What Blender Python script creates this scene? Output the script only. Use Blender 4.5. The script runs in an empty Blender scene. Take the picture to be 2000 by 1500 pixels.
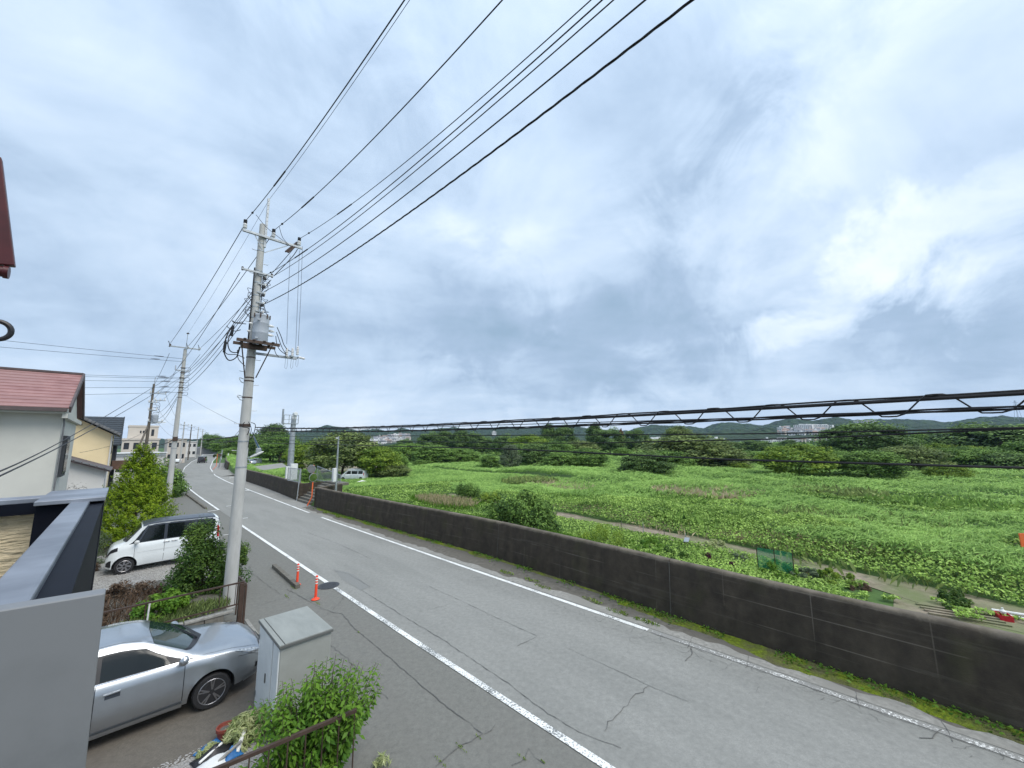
import bpy, bmesh, math, random
import numpy as np
from mathutils import Vector, Matrix

random.seed(7)
RNG = np.random.default_rng(11)
SC = bpy.context.scene
COL = SC.collection
R_ = math.radians

# ------------------------------------------------------------------ camera
CAM_H = 4.8
FPX = 751.0                      # focal length in pixels of the 2000 px wide photograph
PITCH = math.atan((862 - 750) / FPX)
ROLL = 0.012
_cp, _sp = math.cos(PITCH), math.sin(PITCH)
_f = np.array([0, _cp, _sp]); _u0 = np.array([0, -_sp, _cp]); _r0 = np.array([1.0, 0, 0])
_r = math.cos(ROLL) * _r0 - math.sin(ROLL) * _u0
_u = math.sin(ROLL) * _r0 + math.cos(ROLL) * _u0
CAMP = np.array([0, 0, CAM_H])
cam_data = bpy.data.cameras.new("camera")
cam = bpy.data.objects.new("camera", cam_data)
COL.objects.link(cam)
cam_data.sensor_width = 36.0
cam_data.lens = FPX / 2000.0 * 36.0
cam_data.clip_start = 0.05
cam_data.clip_end = 9000.0
cam.matrix_world = Matrix(((_r[0], _u[0], -_f[0], 0), (_r[1], _u[1], -_f[1], 0), (_r[2], _u[2], -_f[2], CAM_H), (0, 0, 0, 1)))
SC.camera = cam

def ray(px, py):
    return _f * FPX + _r * (px - 1000) + _u * (750 - py)
# road frame: n points across the road to the river, s points along the road away from the viewer
ANG = math.atan2(0.708, 0.706)
NE = np.array([math.cos(ANG), math.sin(ANG), 0]); SE = np.array([-math.sin(ANG), math.cos(ANG), 0])
def W(n, s, z=0.0):
    p = NE * n + SE * s; return (float(p[0]), float(p[1]), float(z))
def NSof(p): return (float(np.dot(p, NE)), float(np.dot(p, SE)), float(p[2]))
def G(px, py, z=0.0):            # where a sight line meets the level z, in road frame
    d = ray(px, py); t = (z - CAM_H) / d[2]; return NSof(CAMP + t * d)
def atS(px, py, s):
    d = ray(px, py); return NSof(CAMP + d * (s / np.dot(d, SE)))
def atN(px, py, n):
    d = ray(px, py); return NSof(CAMP + d * (n / np.dot(d, NE)))
def atY(px, py, y):
    d = ray(px, py); return CAMP + d * (y / d[1])

# ------------------------------------------------------------------ render, exposure
SC.view_settings.view_transform = 'Standard'
SC.view_settings.look = 'None'
SC.view_settings.gamma = 1.0
SC.view_settings.use_curve_mapping = False
SC.view_settings.exposure = 0.95

# ------------------------------------------------------------------ sun
SUN_DIR = Vector((*W(0.20, -0.80, 1.12),)).normalized()      # towards the bright part of the overcast
sun_data = bpy.data.lights.new("sun", 'SUN')
sun_data.energy = 1.5
sun_data.angle = R_(38)
sun_data.color = (1.0, 0.945, 0.865)
sun = bpy.data.objects.new("sun", sun_data)
sun.rotation_euler = SUN_DIR.to_track_quat('Z', 'Y').to_euler()
COL.objects.link(sun)

# ------------------------------------------------------------------ world: overcast sky
world = bpy.data.worlds.new("World"); SC.world = world; world.use_nodes = True
nt = world.node_tree; nt.nodes.clear()
def wn(t, **kw):
    n = nt.nodes.new(t)
    for k, v in kw.items(): setattr(n, k, v)
    return n
def wl(a, b): nt.links.new(a, b)
def wmath(op, a, b=None, c=None, clamp=False):
    n = wn('ShaderNodeMath', operation=op); n.use_clamp = clamp
    for i, v in enumerate((a, b, c)):
        if v is None: continue
        if isinstance(v, (int, float)): n.inputs[i].default_value = v
        else: wl(v, n.inputs[i])
    return n.outputs[0]
tc = wn('ShaderNodeTexCoord')
sep = wn('ShaderNodeSeparateXYZ'); wl(tc.outputs['Generated'], sep.inputs[0])
zc = wmath('MAXIMUM', sep.outputs[2], 0.0)
den = wmath('ADD', zc, 0.14)
cx = wmath('DIVIDE', sep.outputs[0], den); cy = wmath('DIVIDE', sep.outputs[1], den)
comb = wn('ShaderNodeCombineXYZ'); wl(cx, comb.inputs[0]); wl(cy, comb.inputs[1])
def wnoise(vec, scale, detail, rough, dist=0.0, off=(0, 0, 0), sc=(1, 1, 1), rot=0.0):
    m = wn('ShaderNodeMapping'); m.inputs['Location'].default_value = off; m.inputs['Scale'].default_value = sc
    m.inputs['Rotation'].default_value = (0, 0, rot)
    wl(vec, m.inputs[0])
    n = wn('ShaderNodeTexNoise'); n.inputs['Scale'].default_value = scale; n.inputs['Detail'].default_value = detail
    n.inputs['Roughness'].default_value = rough; n.inputs['Distortion'].default_value = dist
    wl(m.outputs[0], n.inputs['Vector']); return n
n1 = wnoise(tc.outputs['Generated'], 1.9, 9, 0.56, 0.7, (3.1, 0.7, 1.3), (1, 1, 1.7))
n2 = wnoise(comb.outputs[0], 1.5, 8, 0.55, 0.35, (7.7, 2.2, 0), (1.0, 1.3, 1), 0.5)
n3 = wnoise(tc.outputs['Generated'], 5.0, 9, 0.62, 0.5)
v = wmath('MULTIPLY_ADD', n1.outputs[0], 0.66, -0.05)
v = wmath('MULTIPLY_ADD', n2.outputs[0], 0.27, v)
v = wmath('MULTIPLY_ADD', n3.outputs[0], 0.27, v)
# direction of the lumps in the cloud, edges broken by noise
jit = wn('ShaderNodeVectorMath', operation='SCALE'); jit.inputs['Scale'].default_value = 0.42
sub = wn('ShaderNodeVectorMath', operation='SUBTRACT'); sub.inputs[1].default_value = (0.5, 0.5, 0.5)
wl(n3.outputs['Color'], sub.inputs[0]); wl(sub.outputs[0], jit.inputs[0])
jd = wn('ShaderNodeVectorMath', operation='ADD'); wl(tc.outputs['Generated'], jd.inputs[0]); wl(jit.outputs[0], jd.inputs[1])
def blob(px, py, wid, wgt, sq=1.0, v=None):
    d = ray(px, py); d = d / np.linalg.norm(d)
    s_ = wn('ShaderNodeVectorMath', operation='SUBTRACT'); wl(jd.outputs[0], s_.inputs[0]); s_.inputs[1].default_value = tuple(d)
    m_ = wn('ShaderNodeVectorMath', operation='MULTIPLY'); wl(s_.outputs[0], m_.inputs[0]); m_.inputs[1].default_value = (1 / wid, 1 / wid, sq / wid)
    l_ = wn('ShaderNodeVectorMath', operation='LENGTH'); wl(m_.outputs[0], l_.inputs[0])
    k = wmath('SUBTRACT', 1.0, l_.outputs['Value'], clamp=True)
    k = wmath('SMOOTH_MIN', k, 0.6, 0.3)
    return wmath('MULTIPLY_ADD', k, wgt, v)
for b in [(1120, 690, .42, -.23, 2.6), (930, 600, .24, -.24, 1.4), (1330, 590, .40, -.13, 1.8), (1300, 190, .34, -.16, 1.1),
          (780, 700, .20, -.10, 2.0), (1930, 600, .24, -.26, 1.2), (1780, 640, .2, -.08, 1.5), (150, 600, .3, -.04, 1.6), (560, 300, .30, -.04, 1.3),
          (1640, 330, .30, .10, 1.3), (1850, 465, .19, .34, 1.7), (1590, 625, .17, .36, 2.4), (1700, 540, .16, .2, 1.8), (1450, 420, .22, .18, 1.6), (1280, 370, .20, .04, 2.2),
          (1900, 150, .3, .04, 1.2), (1660, 150, .2, .10, 1), (1350, 330, .3, -.06, 1.4), (300, 230, .55, -.15, 1.1), (750, 300, .35, -.05, 1.1), (1560, 470, .14, -.12, 1.4), (1000, 430, .25, .02, 2.0), (650, 760, .3, .07, 2.4), (350, 420, .3, .05, 1.4)]:
    v = blob(*b, v=v)
# paler belt just above the horizon
hb = wmath('SUBTRACT', 1.0, wmath('MULTIPLY', zc, 7.5), clamp=True)
v = wmath('MULTIPLY_ADD', hb, 0.12, v)
ramp = wn('ShaderNodeValToRGB'); wl(v, ramp.inputs[0])
cr = ramp.color_ramp
cr.elements[0].position = 0.24; cr.elements[0].color = (0.205, 0.290, 0.385, 1)
cr.elements[1].position = 0.83; cr.elements[1].color = (0.62, 0.66, 0.68, 1)
for p, c in [(0.37, (0.265, 0.348, 0.460)), (0.49, (0.355, 0.445, 0.560)), (0.60, (0.430, 0.515, 0.620)), (0.71, (0.525, 0.595, 0.66))]:
    e = cr.elements.new(p); e.color = (*c, 1)
lift = wmath('MULTIPLY_ADD', wmath('MULTIPLY', zc, zc), 0.24, 0.87)
sky = wn('ShaderNodeTexSky', sky_type='NISHITA'); sky.sun_disc = False
sky.sun_elevation = math.asin(SUN_DIR.z); sky.sun_rotation = math.atan2(SUN_DIR.x, SUN_DIR.y)
bg1 = wn('ShaderNodeBackground'); wl(sky.outputs[0], bg1.inputs[0]); bg1.inputs[1].default_value = 0.08
bg2 = wn('ShaderNodeBackground'); wl(ramp.outputs[0], bg2.inputs[0]); wl(lift, bg2.inputs[1])
mixs = wn('ShaderNodeMixShader'); mixs.inputs[0].default_value = 0.94
wl(bg1.outputs[0], mixs.inputs[1]); wl(bg2.outputs[0], mixs.inputs[2])
wo = wn('ShaderNodeOutputWorld'); wl(mixs.outputs[0], wo.inputs[0])

# ------------------------------------------------------------------ materials
MATS = {}
def mat(name, c1, c2=None, scale=3.0, rough=0.7, metal=0.0, bump=0.0, bscale=None, detail=5, spec=0.4, c3=None, attr=None, trans=0.0, coat=0.0, coord='Object', contrast=(0.35, 0.65), stretch=(1, 1, 1)):
    m = bpy.data.materials.new(name); m.use_nodes = True; MATS[name] = m
    t = m.node_tree; b = t.nodes['Principled BSDF']
    b.inputs['Roughness'].default_value = rough; b.inputs['Metallic'].default_value = metal
    b.inputs['Specular IOR Level'].default_value = spec if not attr else .16
    if coat: b.inputs['Coat Weight'].default_value = coat; b.inputs['Coat Roughness'].default_value = 0.05
    L = t.links.new
    c2 = c2 or tuple(x * 0.82 for x in c1)
    tcn = t.nodes.new('ShaderNodeTexCoord'); mp = t.nodes.new('ShaderNodeMapping'); mp.inputs['Scale'].default_value = stretch
    L(tcn.outputs[coord], mp.inputs[0])
    n = t.nodes.new('ShaderNodeTexNoise'); n.inputs['Scale'].default_value = scale; n.inputs['Detail'].default_value = detail
    n.inputs['Roughness'].default_value = 0.62; L(mp.outputs[0], n.inputs['Vector'])
    r = t.nodes.new('ShaderNodeValToRGB'); r.color_ramp.elements[0].position = contrast[0]; r.color_ramp.elements[1].position = contrast[1]
    r.color_ramp.elements[0].color = (*c2, 1); r.color_ramp.elements[1].color = (*c1, 1); L(n.outputs[0], r.inputs[0])
    out = r.outputs[0]
    if c3:                                             # coarse patches
        n2_ = t.nodes.new('ShaderNodeTexNoise'); n2_.inputs['Scale'].default_value = scale * 0.13; n2_.inputs['Detail'].default_value = 6
        L(mp.outputs[0], n2_.inputs['Vector'])
        r2 = t.nodes.new('ShaderNodeValToRGB'); r2.color_ramp.elements[0].position = 0.42; r2.color_ramp.elements[1].position = 0.62; L(n2_.outputs[0], r2.inputs[0])
        mx = t.nodes.new('ShaderNodeMixRGB'); L(r2.outputs[0], mx.inputs[0]); L(out, mx.inputs[1]); mx.inputs[2].default_value = (*c3, 1); out = mx.outputs[0]
    if attr:                                           # every leaf its own tint
        a = t.nodes.new('ShaderNodeAttribute'); a.attribute_name = 'tint'
        mx = t.nodes.new('ShaderNodeMixRGB'); L(a.outputs['Fac'], mx.inputs[0]); L(out, mx.inputs[1]); mx.inputs[2].default_value = (*attr, 1); out = mx.outputs[0]
    L(out, b.inputs['Base Color'])
    if bump:
        nb = t.nodes.new('ShaderNodeTexNoise'); nb.inputs['Scale'].default_value = bscale or scale * 3; nb.inputs['Detail'].default_value = 6; L(mp.outputs[0], nb.inputs['Vector'])
        bn = t.nodes.new('ShaderNodeBump'); bn.inputs['Strength'].default_value = min(1, bump * 4); bn.inputs['Distance'].default_value = bump * 0.1
        L(nb.outputs[0], bn.inputs['Height']); L(bn.outputs[0], b.inputs['Normal'])
    if trans:
        tr = t.nodes.new('ShaderNodeBsdfTranslucent'); L(out, tr.inputs[0])
        ms = t.nodes.new('ShaderNodeMixShader'); ms.inputs[0].default_value = trans
        L(b.outputs[0], ms.inputs[1]); L(tr.outputs[0], ms.inputs[2]); L(ms.outputs[0], t.nodes['Material Output'].inputs[0])
    m.diffuse_color = (*c1, 1)
    return m
M = MATS

def road_material(name, base, dark, patch, line_dirt=False):
    m = mat(name, base, dark, scale=45, rough=0.88, bump=0.05, bscale=120, c3=None, contrast=(0.25, 0.7), detail=3)
    t = m.node_tree; L = t.links.new; b = t.nodes['Principled BSDF']; src = b.inputs['Base Color'].links[0].from_socket
    tcn = [n for n in t.nodes if n.type == 'TEX_COORD'][0]
    n = t.nodes.new('ShaderNodeTexNoise'); n.inputs['Scale'].default_value = 0.35; n.inputs['Detail'].default_value = 7; n.inputs['Roughness'].default_value = 0.65
    mp = t.nodes.new('ShaderNodeMapping'); mp.vector_type = 'TEXTURE'; mp.inputs['Rotation'].default_value = (0, 0, ANG); mp.inputs['Scale'].default_value = (0.4, 2.2, 1)
    L(tcn.outputs['Object'], mp.inputs[0]); L(mp.outputs[0], n.inputs['Vector'])
    r = t.nodes.new('ShaderNodeValToRGB'); r.color_ramp.elements[0].position = 0.42; r.color_ramp.elements[1].position = 0.60; L(n.outputs[0], r.inputs[0])
    mx = t.nodes.new('ShaderNodeMixRGB'); L(r.outputs[0], mx.inputs[0]); L(src, mx.inputs[1]); mx.inputs[2].default_value = (*patch, 1)
    # pale aggregate flecks
    vo = t.nodes.new('ShaderNodeTexVoronoi'); vo.inputs['Scale'].default_value = 28; L(tcn.outputs['Object'], vo.inputs['Vector'])
    rr = t.nodes.new('ShaderNodeValToRGB'); rr.color_ramp.elements[0].position = 0.06; rr.color_ramp.elements[1].position = 0.13
    rr.color_ramp.elements[0].color = (0.5, 0.5, 0.5, 1); rr.color_ramp.elements[1].color = (0, 0, 0, 1); L(vo.outputs['Distance'], rr.inputs[0])
    m2 = t.nodes.new('ShaderNodeMixRGB'); L(rr.outputs[0], m2.inputs[0]); L(mx.outputs[0], m2.inputs[1]); m2.inputs[2].default_value = tuple(min(1, x * 1.5) for x in base) + (1,)
    n9 = t.nodes.new('ShaderNodeTexNoise'); n9.inputs['Scale'].default_value = 9; n9.inputs['Detail'].default_value = 8; n9.inputs['Roughness'].default_value = 0.8; L(tcn.outputs['Object'], n9.inputs['Vector'])
    r9 = t.nodes.new('ShaderNodeValToRGB'); r9.color_ramp.elements[0].position = 0.36; r9.color_ramp.elements[1].position = 0.64; r9.color_ramp.elements[0].color = (0.84, 0.84, 0.84, 1); r9.color_ramp.elements[1].color = (1.12, 1.12, 1.11, 1); L(n9.outputs[0], r9.inputs[0])
    m9 = t.nodes.new('ShaderNodeMixRGB'); m9.blend_type = 'MULTIPLY'; m9.inputs[0].default_value = 1; L(m2.outputs[0], m9.inputs[1]); L(r9.outputs[0], m9.inputs[2])
    L(m9.outputs[0], b.inputs['Base Color'])
    return m
road_material('asphalt', (0.285, 0.286, 0.268), (0.213, 0.214, 0.202), (0.222, 0.224, 0.210))
road_material('apron_asphalt', (0.190, 0.190, 0.172), (0.138, 0.138, 0.126), (0.165, 0.163, 0.148))
road_material('driveway_concrete', (0.15, 0.135, 0.115), (0.10, 0.09, 0.075), (0.12, 0.105, 0.088))
road_material('gravel', (0.42, 0.41, 0.40), (0.19, 0.185, 0.18), (0.34, 0.33, 0.31))
mat('concrete', (0.33, 0.325, 0.30), (0.21, 0.205, 0.19), 9, 0.85, bump=0.04, c3=(0.24, 0.235, 0.215))
mat('pole_concrete', (0.52, 0.52, 0.50), (0.38, 0.38, 0.365), 5, 0.8, bump=0.02, stretch=(1, 1, 0.25), c3=(0.43, 0.43, 0.41))
mat('old_concrete', (0.20, 0.19, 0.165), (0.11, 0.105, 0.09), 7, 0.9, bump=0.06, c3=(0.13, 0.12, 0.10))
mat('verge_soil', (0.16, 0.15, 0.13), (0.085, 0.08, 0.068), 6, 0.95, bump=0.15, c3=(0.12, 0.112, 0.095))
mat('moss', (0.21, 0.28, 0.012), (0.09, 0.125, 0.008), 14, 0.95, bump=0.5, c3=(0.12, 0.12, 0.05))
mat('grass_ground', (0.075, 0.145, 0.03), (0.04, 0.085, 0.018), 0.8, 0.95, bump=0.3, bscale=6, c3=(0.05, 0.10, 0.025))
mat('dirt', (0.31, 0.26, 0.20), (0.17, 0.14, 0.10), 2.5, 0.95, bump=0.3, c3=(0.14, 0.165, 0.07))
mat('galvanised', (0.42, 0.45, 0.47), (0.30, 0.33, 0.35), 6, 0.45, 0.55, bump=0.0)
mat('dark_rubber', (0.022, 0.022, 0.024), None, 8, 0.65)
mat('cable_black', (0.012, 0.012, 0.014), None, 8, 0.55)
mat('black_plastic', (0.015, 0.016, 0.02), None, 8, 0.4)
mat('porcelain', (0.72, 0.73, 0.72), (0.6, 0.6, 0.6), 5, 0.25)
mat('transformer_grey', (0.40, 0.44, 0.49), (0.33, 0.37, 0.42), 4, 0.5, c3=(0.36, 0.39, 0.43))
mat('weathered_wood', (0.17, 0.15, 0.125), (0.10, 0.088, 0.072), 8, 0.9, stretch=(1, 1, 0.2))
mat('orange_paint', (0.86, 0.16, 0.035), (0.75, 0.12, 0.03), 5, 0.45, c3=(0.78, 0.2, 0.08))
mat('bollard_red', (0.88, 0.085, 0.03), (0.8, 0.07, 0.03), 9, 0.5)
mat('reflective_white', (0.80, 0.80, 0.78), None, 9, 0.4)
mat('mirror_grey', (0.34, 0.36, 0.385), (0.28, 0.30, 0.32), 5, 0.35, 0.3)
mat('white_metal', (0.72, 0.74, 0.74), (0.62, 0.64, 0.64), 4, 0.45)
mat('silver_paint', (0.40, 0.43, 0.46), (0.38, 0.405, 0.435), 6, 0.30, 0.82, coat=0.8)
mat('white_paint_car', (0.76, 0.80, 0.81), (0.73, 0.77, 0.78), 3, 0.25, coat=0.8)
mat('black_paint_car', (0.02, 0.02, 0.024), None, 3, 0.2, coat=0.8)
mat('dark_grey_paint_car', (0.055, 0.066, 0.085), None, 3, 0.4, 0.2, coat=0.25)
mat('car_glass', (0.008, 0.012, 0.012), (0.006, 0.009, 0.010), 2, 0.05, spec=0.45)
mat('car_glass_green', (0.018, 0.038, 0.032), (0.01, 0.024, 0.02), 2, 0.03, spec=0.9)
mat('lamp_clear', (0.62, 0.65, 0.68), (0.18, 0.2, 0.22), 22, 0.08, 0.5, coat=1.0)
mat('lamp_red', (0.4, 0.02, 0.02), None, 3, 0.15)
mat('chrome', (0.75, 0.76, 0.78), (0.6, 0.6, 0.62), 4, 0.15, 1.0)
mat('alloy', (0.42, 0.42, 0.44), (0.34, 0.34, 0.36), 6, 0.3, 0.9)
mat('brown_steel', (0.085, 0.055, 0.042), (0.06, 0.04, 0.03), 6, 0.5, 0.2)
mat('cabinet_top', (0.33, 0.345, 0.325), (0.23, 0.245, 0.23), 5, 0.5, c3=(0.27, 0.28, 0.255), stretch=(1, 0.25, 1))
mat('cabinet_side', (0.32, 0.33, 0.31), (0.285, 0.295, 0.275), 3, 0.6)
mat('cabinet_door', (0.60, 0.63, 0.64), (0.54, 0.57, 0.58), 3, 0.5)
mat('cabinet_edge', (0.13, 0.135, 0.13), None, 3, 0.5)
mat('balcony_grey', (0.20, 0.208, 0.215), (0.18, 0.188, 0.195), 25, 0.5, 0.25, bump=0.004, bscale=300, c3=(0.215, 0.223, 0.232))
mat('balcony_rail_top', (0.18, 0.20, 0.235), (0.155, 0.173, 0.205), 20, 0.38, 0.35, c3=(0.27, 0.295, 0.34))
mat('balcony_dark', (0.004, 0.006, 0.012), (0.003, 0.004, 0.009), 8, 0.6, spec=0.12)
mat('beige_stucco', (0.74, 0.62, 0.42), (0.66, 0.55, 0.36), 6, 0.9, bump=0.45, bscale=22, stretch=(0.5, 0.5, 2.2))
mat('gutter_red', (0.075, 0.010, 0.013), (0.05, 0.007, 0.009), 6, 0.4)
mat('grey_stucco', (0.58, 0.58, 0.53), (0.50, 0.50, 0.46), 1.2, 0.9, bump=0.08, bscale=90, c3=(0.54, 0.54, 0.50))
mat('yellow_stucco', (0.80, 0.655, 0.41), (0.75, 0.61, 0.375), 1.4, 0.9, bump=0.05, bscale=60)
mat('roof_red', (0.34, 0.185, 0.175), (0.25, 0.125, 0.12), 2.2, 0.55, c3=(0.28, 0.165, 0.155), stretch=(1, 1, 1))
mat('roof_dark', (0.045, 0.055, 0.065), (0.03, 0.038, 0.047), 4, 0.6)
mat('roof_grey', (0.20, 0.205, 0.215), (0.13, 0.135, 0.14), 6, 0.7)
mat('roof_brown', (0.11, 0.085, 0.085), (0.075, 0.058, 0.058), 4, 0.6)
mat('charcoal_siding', (0.045, 0.05, 0.058), (0.035, 0.04, 0.047), 3, 0.7)
mat('white_wall', (0.62, 0.61, 0.585), (0.55, 0.54, 0.515), 0.8, 0.85, c3=(0.56, 0.55, 0.53))
mat('cream_wall', (0.56, 0.515, 0.455), (0.50, 0.455, 0.40), 0.4, 0.85, c3=(0.48, 0.44, 0.39))
mat('window_dark', (0.03, 0.035, 0.045), (0.02, 0.025, 0.03), 1, 0.12, spec=0.8)
mat('brown_fence', (0.17, 0.10, 0.075), (0.12, 0.075, 0.055), 3, 0.8)
mat('bark', (0.12, 0.095, 0.07), (0.07, 0.055, 0.04), 6, 0.95, stretch=(1, 1, 0.3))
mat('terracotta', (0.24, 0.055, 0.035), (0.19, 0.045, 0.03), 7, 0.6)
mat('blue_sheet', (0.03, 0.17, 0.42), (0.02, 0.12, 0.33), 12, 0.5)
mat('iron_cover', (0.10, 0.105, 0.115), (0.065, 0.07, 0.078), 30, 0.6, 0.5, bump=0.05)
mat('net_green', (0.015, 0.30, 0.17), (0.01, 0.24, 0.14), 5, 0.7)
mat('plastic_red', (0.55, 0.02, 0.035), None, 5, 0.5)
mat('street_light_white', (0.70, 0.72, 0.70), None, 5, 0.35)
mat('crack_dark', (0.095, 0.095, 0.09), (0.15, 0.15, 0.143), 30, 0.95)
mat('old_patch', (0.225, 0.23, 0.22), (0.18, 0.184, 0.176), 30, 0.9)
# foliage
mat('leaf_glossy', (0.042, 0.105, 0.022), (0.022, 0.06, 0.014), 2, 0.4, attr=(0.13, 0.21, 0.035), trans=0.22, coord='Generated')
mat('leaf_bright', (0.075, 0.19, 0.022), (0.05, 0.135, 0.018), 2, 0.45, attr=(0.19, 0.34, 0.04), trans=0.32, coord='Generated')
mat('leaf_conifer', (0.105, 0.20, 0.010), (0.06, 0.13, 0.008), 3, 0.6, attr=(0.27, 0.37, 0.02), trans=0.28, coord='Generated')
mat('leaf_dark', (0.030, 0.065, 0.026), (0.018, 0.042, 0.018), 1.5, 0.65, attr=(0.19, 0.30, 0.085), trans=0.2, coord='Generated')
mat('leaf_mid', (0.048, 0.105, 0.026), (0.030, 0.072, 0.020), 1.5, 0.65, attr=(0.26, 0.42, 0.09), trans=0.25, coord='Generated')
mat('leaf_light', (0.080, 0.160, 0.026), (0.05, 0.115, 0.022), 1.5, 0.65, attr=(0.34, 0.46, 0.065), trans=0.3, coord='Generated')
mat('leaf_olive', (0.068, 0.105, 0.038), (0.045, 0.075, 0.03), 1.5, 0.65, attr=(0.30, 0.38, 0.12), trans=0.25, coord='Generated')
mat('leaf_willow', (0.095, 0.135, 0.075), (0.065, 0.10, 0.055), 1.5, 0.65, attr=(0.18, 0.23, 0.13), trans=0.25, coord='Generated')
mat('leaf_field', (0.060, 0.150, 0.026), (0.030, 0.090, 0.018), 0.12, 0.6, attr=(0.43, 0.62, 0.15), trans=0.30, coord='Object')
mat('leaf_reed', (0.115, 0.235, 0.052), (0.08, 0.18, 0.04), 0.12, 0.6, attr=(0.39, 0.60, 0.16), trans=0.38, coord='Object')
mat('leaf_dry', (0.40, 0.33, 0.20), (0.30, 0.24, 0.14), 2, 0.8, attr=(0.55, 0.47, 0.30), trans=0.3)
mat('leaf_brown', (0.09, 0.06, 0.04), (0.06, 0.04, 0.028), 2, 0.8, attr=(0.16, 0.11, 0.075), trans=0.1)
mat('leaf_purple', (0.045, 0.012, 0.022), (0.03, 0.01, 0.018), 2, 0.6, attr=(0.10, 0.025, 0.045), trans=0.15)
mat('leaf_yellow', (0.36, 0.43, 0.17), (0.27, 0.35, 0.12), 2, 0.6, attr=(0.62, 0.64, 0.36), trans=0.3)
mat('leaf_rust', (0.17, 0.07, 0.035), (0.11, 0.05, 0.03), 2, 0.8, attr=(0.24, 0.12, 0.06), trans=0.15)
mat('leaf_heather', (0.11, 0.10, 0.10), (0.075, 0.085, 0.06), 2, 0.8, attr=(0.20, 0.17, 0.20), trans=0.15)

def worn_paint(name, wear, under):
    m = mat(name, (0.80, 0.81, 0.79), (0.72, 0.73, 0.71), 12, 0.6)
    t = m.node_tree; L = t.links.new; b = t.nodes['Principled BSDF']; src = b.inputs['Base Color'].links[0].from_socket
    tcn = [n for n in t.nodes if n.type == 'TEX_COORD'][0]
    n = t.nodes.new('ShaderNodeTexNoise'); n.inputs['Scale'].default_value = 26; n.inputs['Detail'].default_value = 5; n.inputs['Roughness'].default_value = 0.75
    n4 = t.nodes.new('ShaderNodeTexNoise'); n4.inputs['Scale'].default_value = 1.3; n4.inputs['Detail'].default_value = 3
    L(tcn.outputs['Object'], n.inputs['Vector']); L(tcn.outputs['Object'], n4.inputs['Vector'])
    ad = t.nodes.new('ShaderNodeMath'); ad.operation = 'MULTIPLY_ADD'; ad.inputs[1].default_value = 0.45; L(n4.outputs[0], ad.inputs[0]); L(n.outputs[0], ad.inputs[2])
    r = t.nodes.new('ShaderNodeValToRGB'); r.color_ramp.elements[0].position = wear; r.color_ramp.elements[1].position = wear + 0.04; L(ad.outputs[0], r.inputs[0])
    mx = t.nodes.new('ShaderNodeMixRGB'); L(r.outputs[0], mx.inputs[0]); mx.inputs[1].default_value = (*under, 1); L(src, mx.inputs[2])
    L(mx.outputs[0], b.inputs['Base Color']); return m
worn_paint('line_paint', 0.62, (0.2, 0.208, 0.205))
worn_paint('line_paint_worn', 0.675, (0.19, 0.2, 0.197))
worn_paint('line_paint_faded', 0.775, (0.25, 0.25, 0.24))

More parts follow.
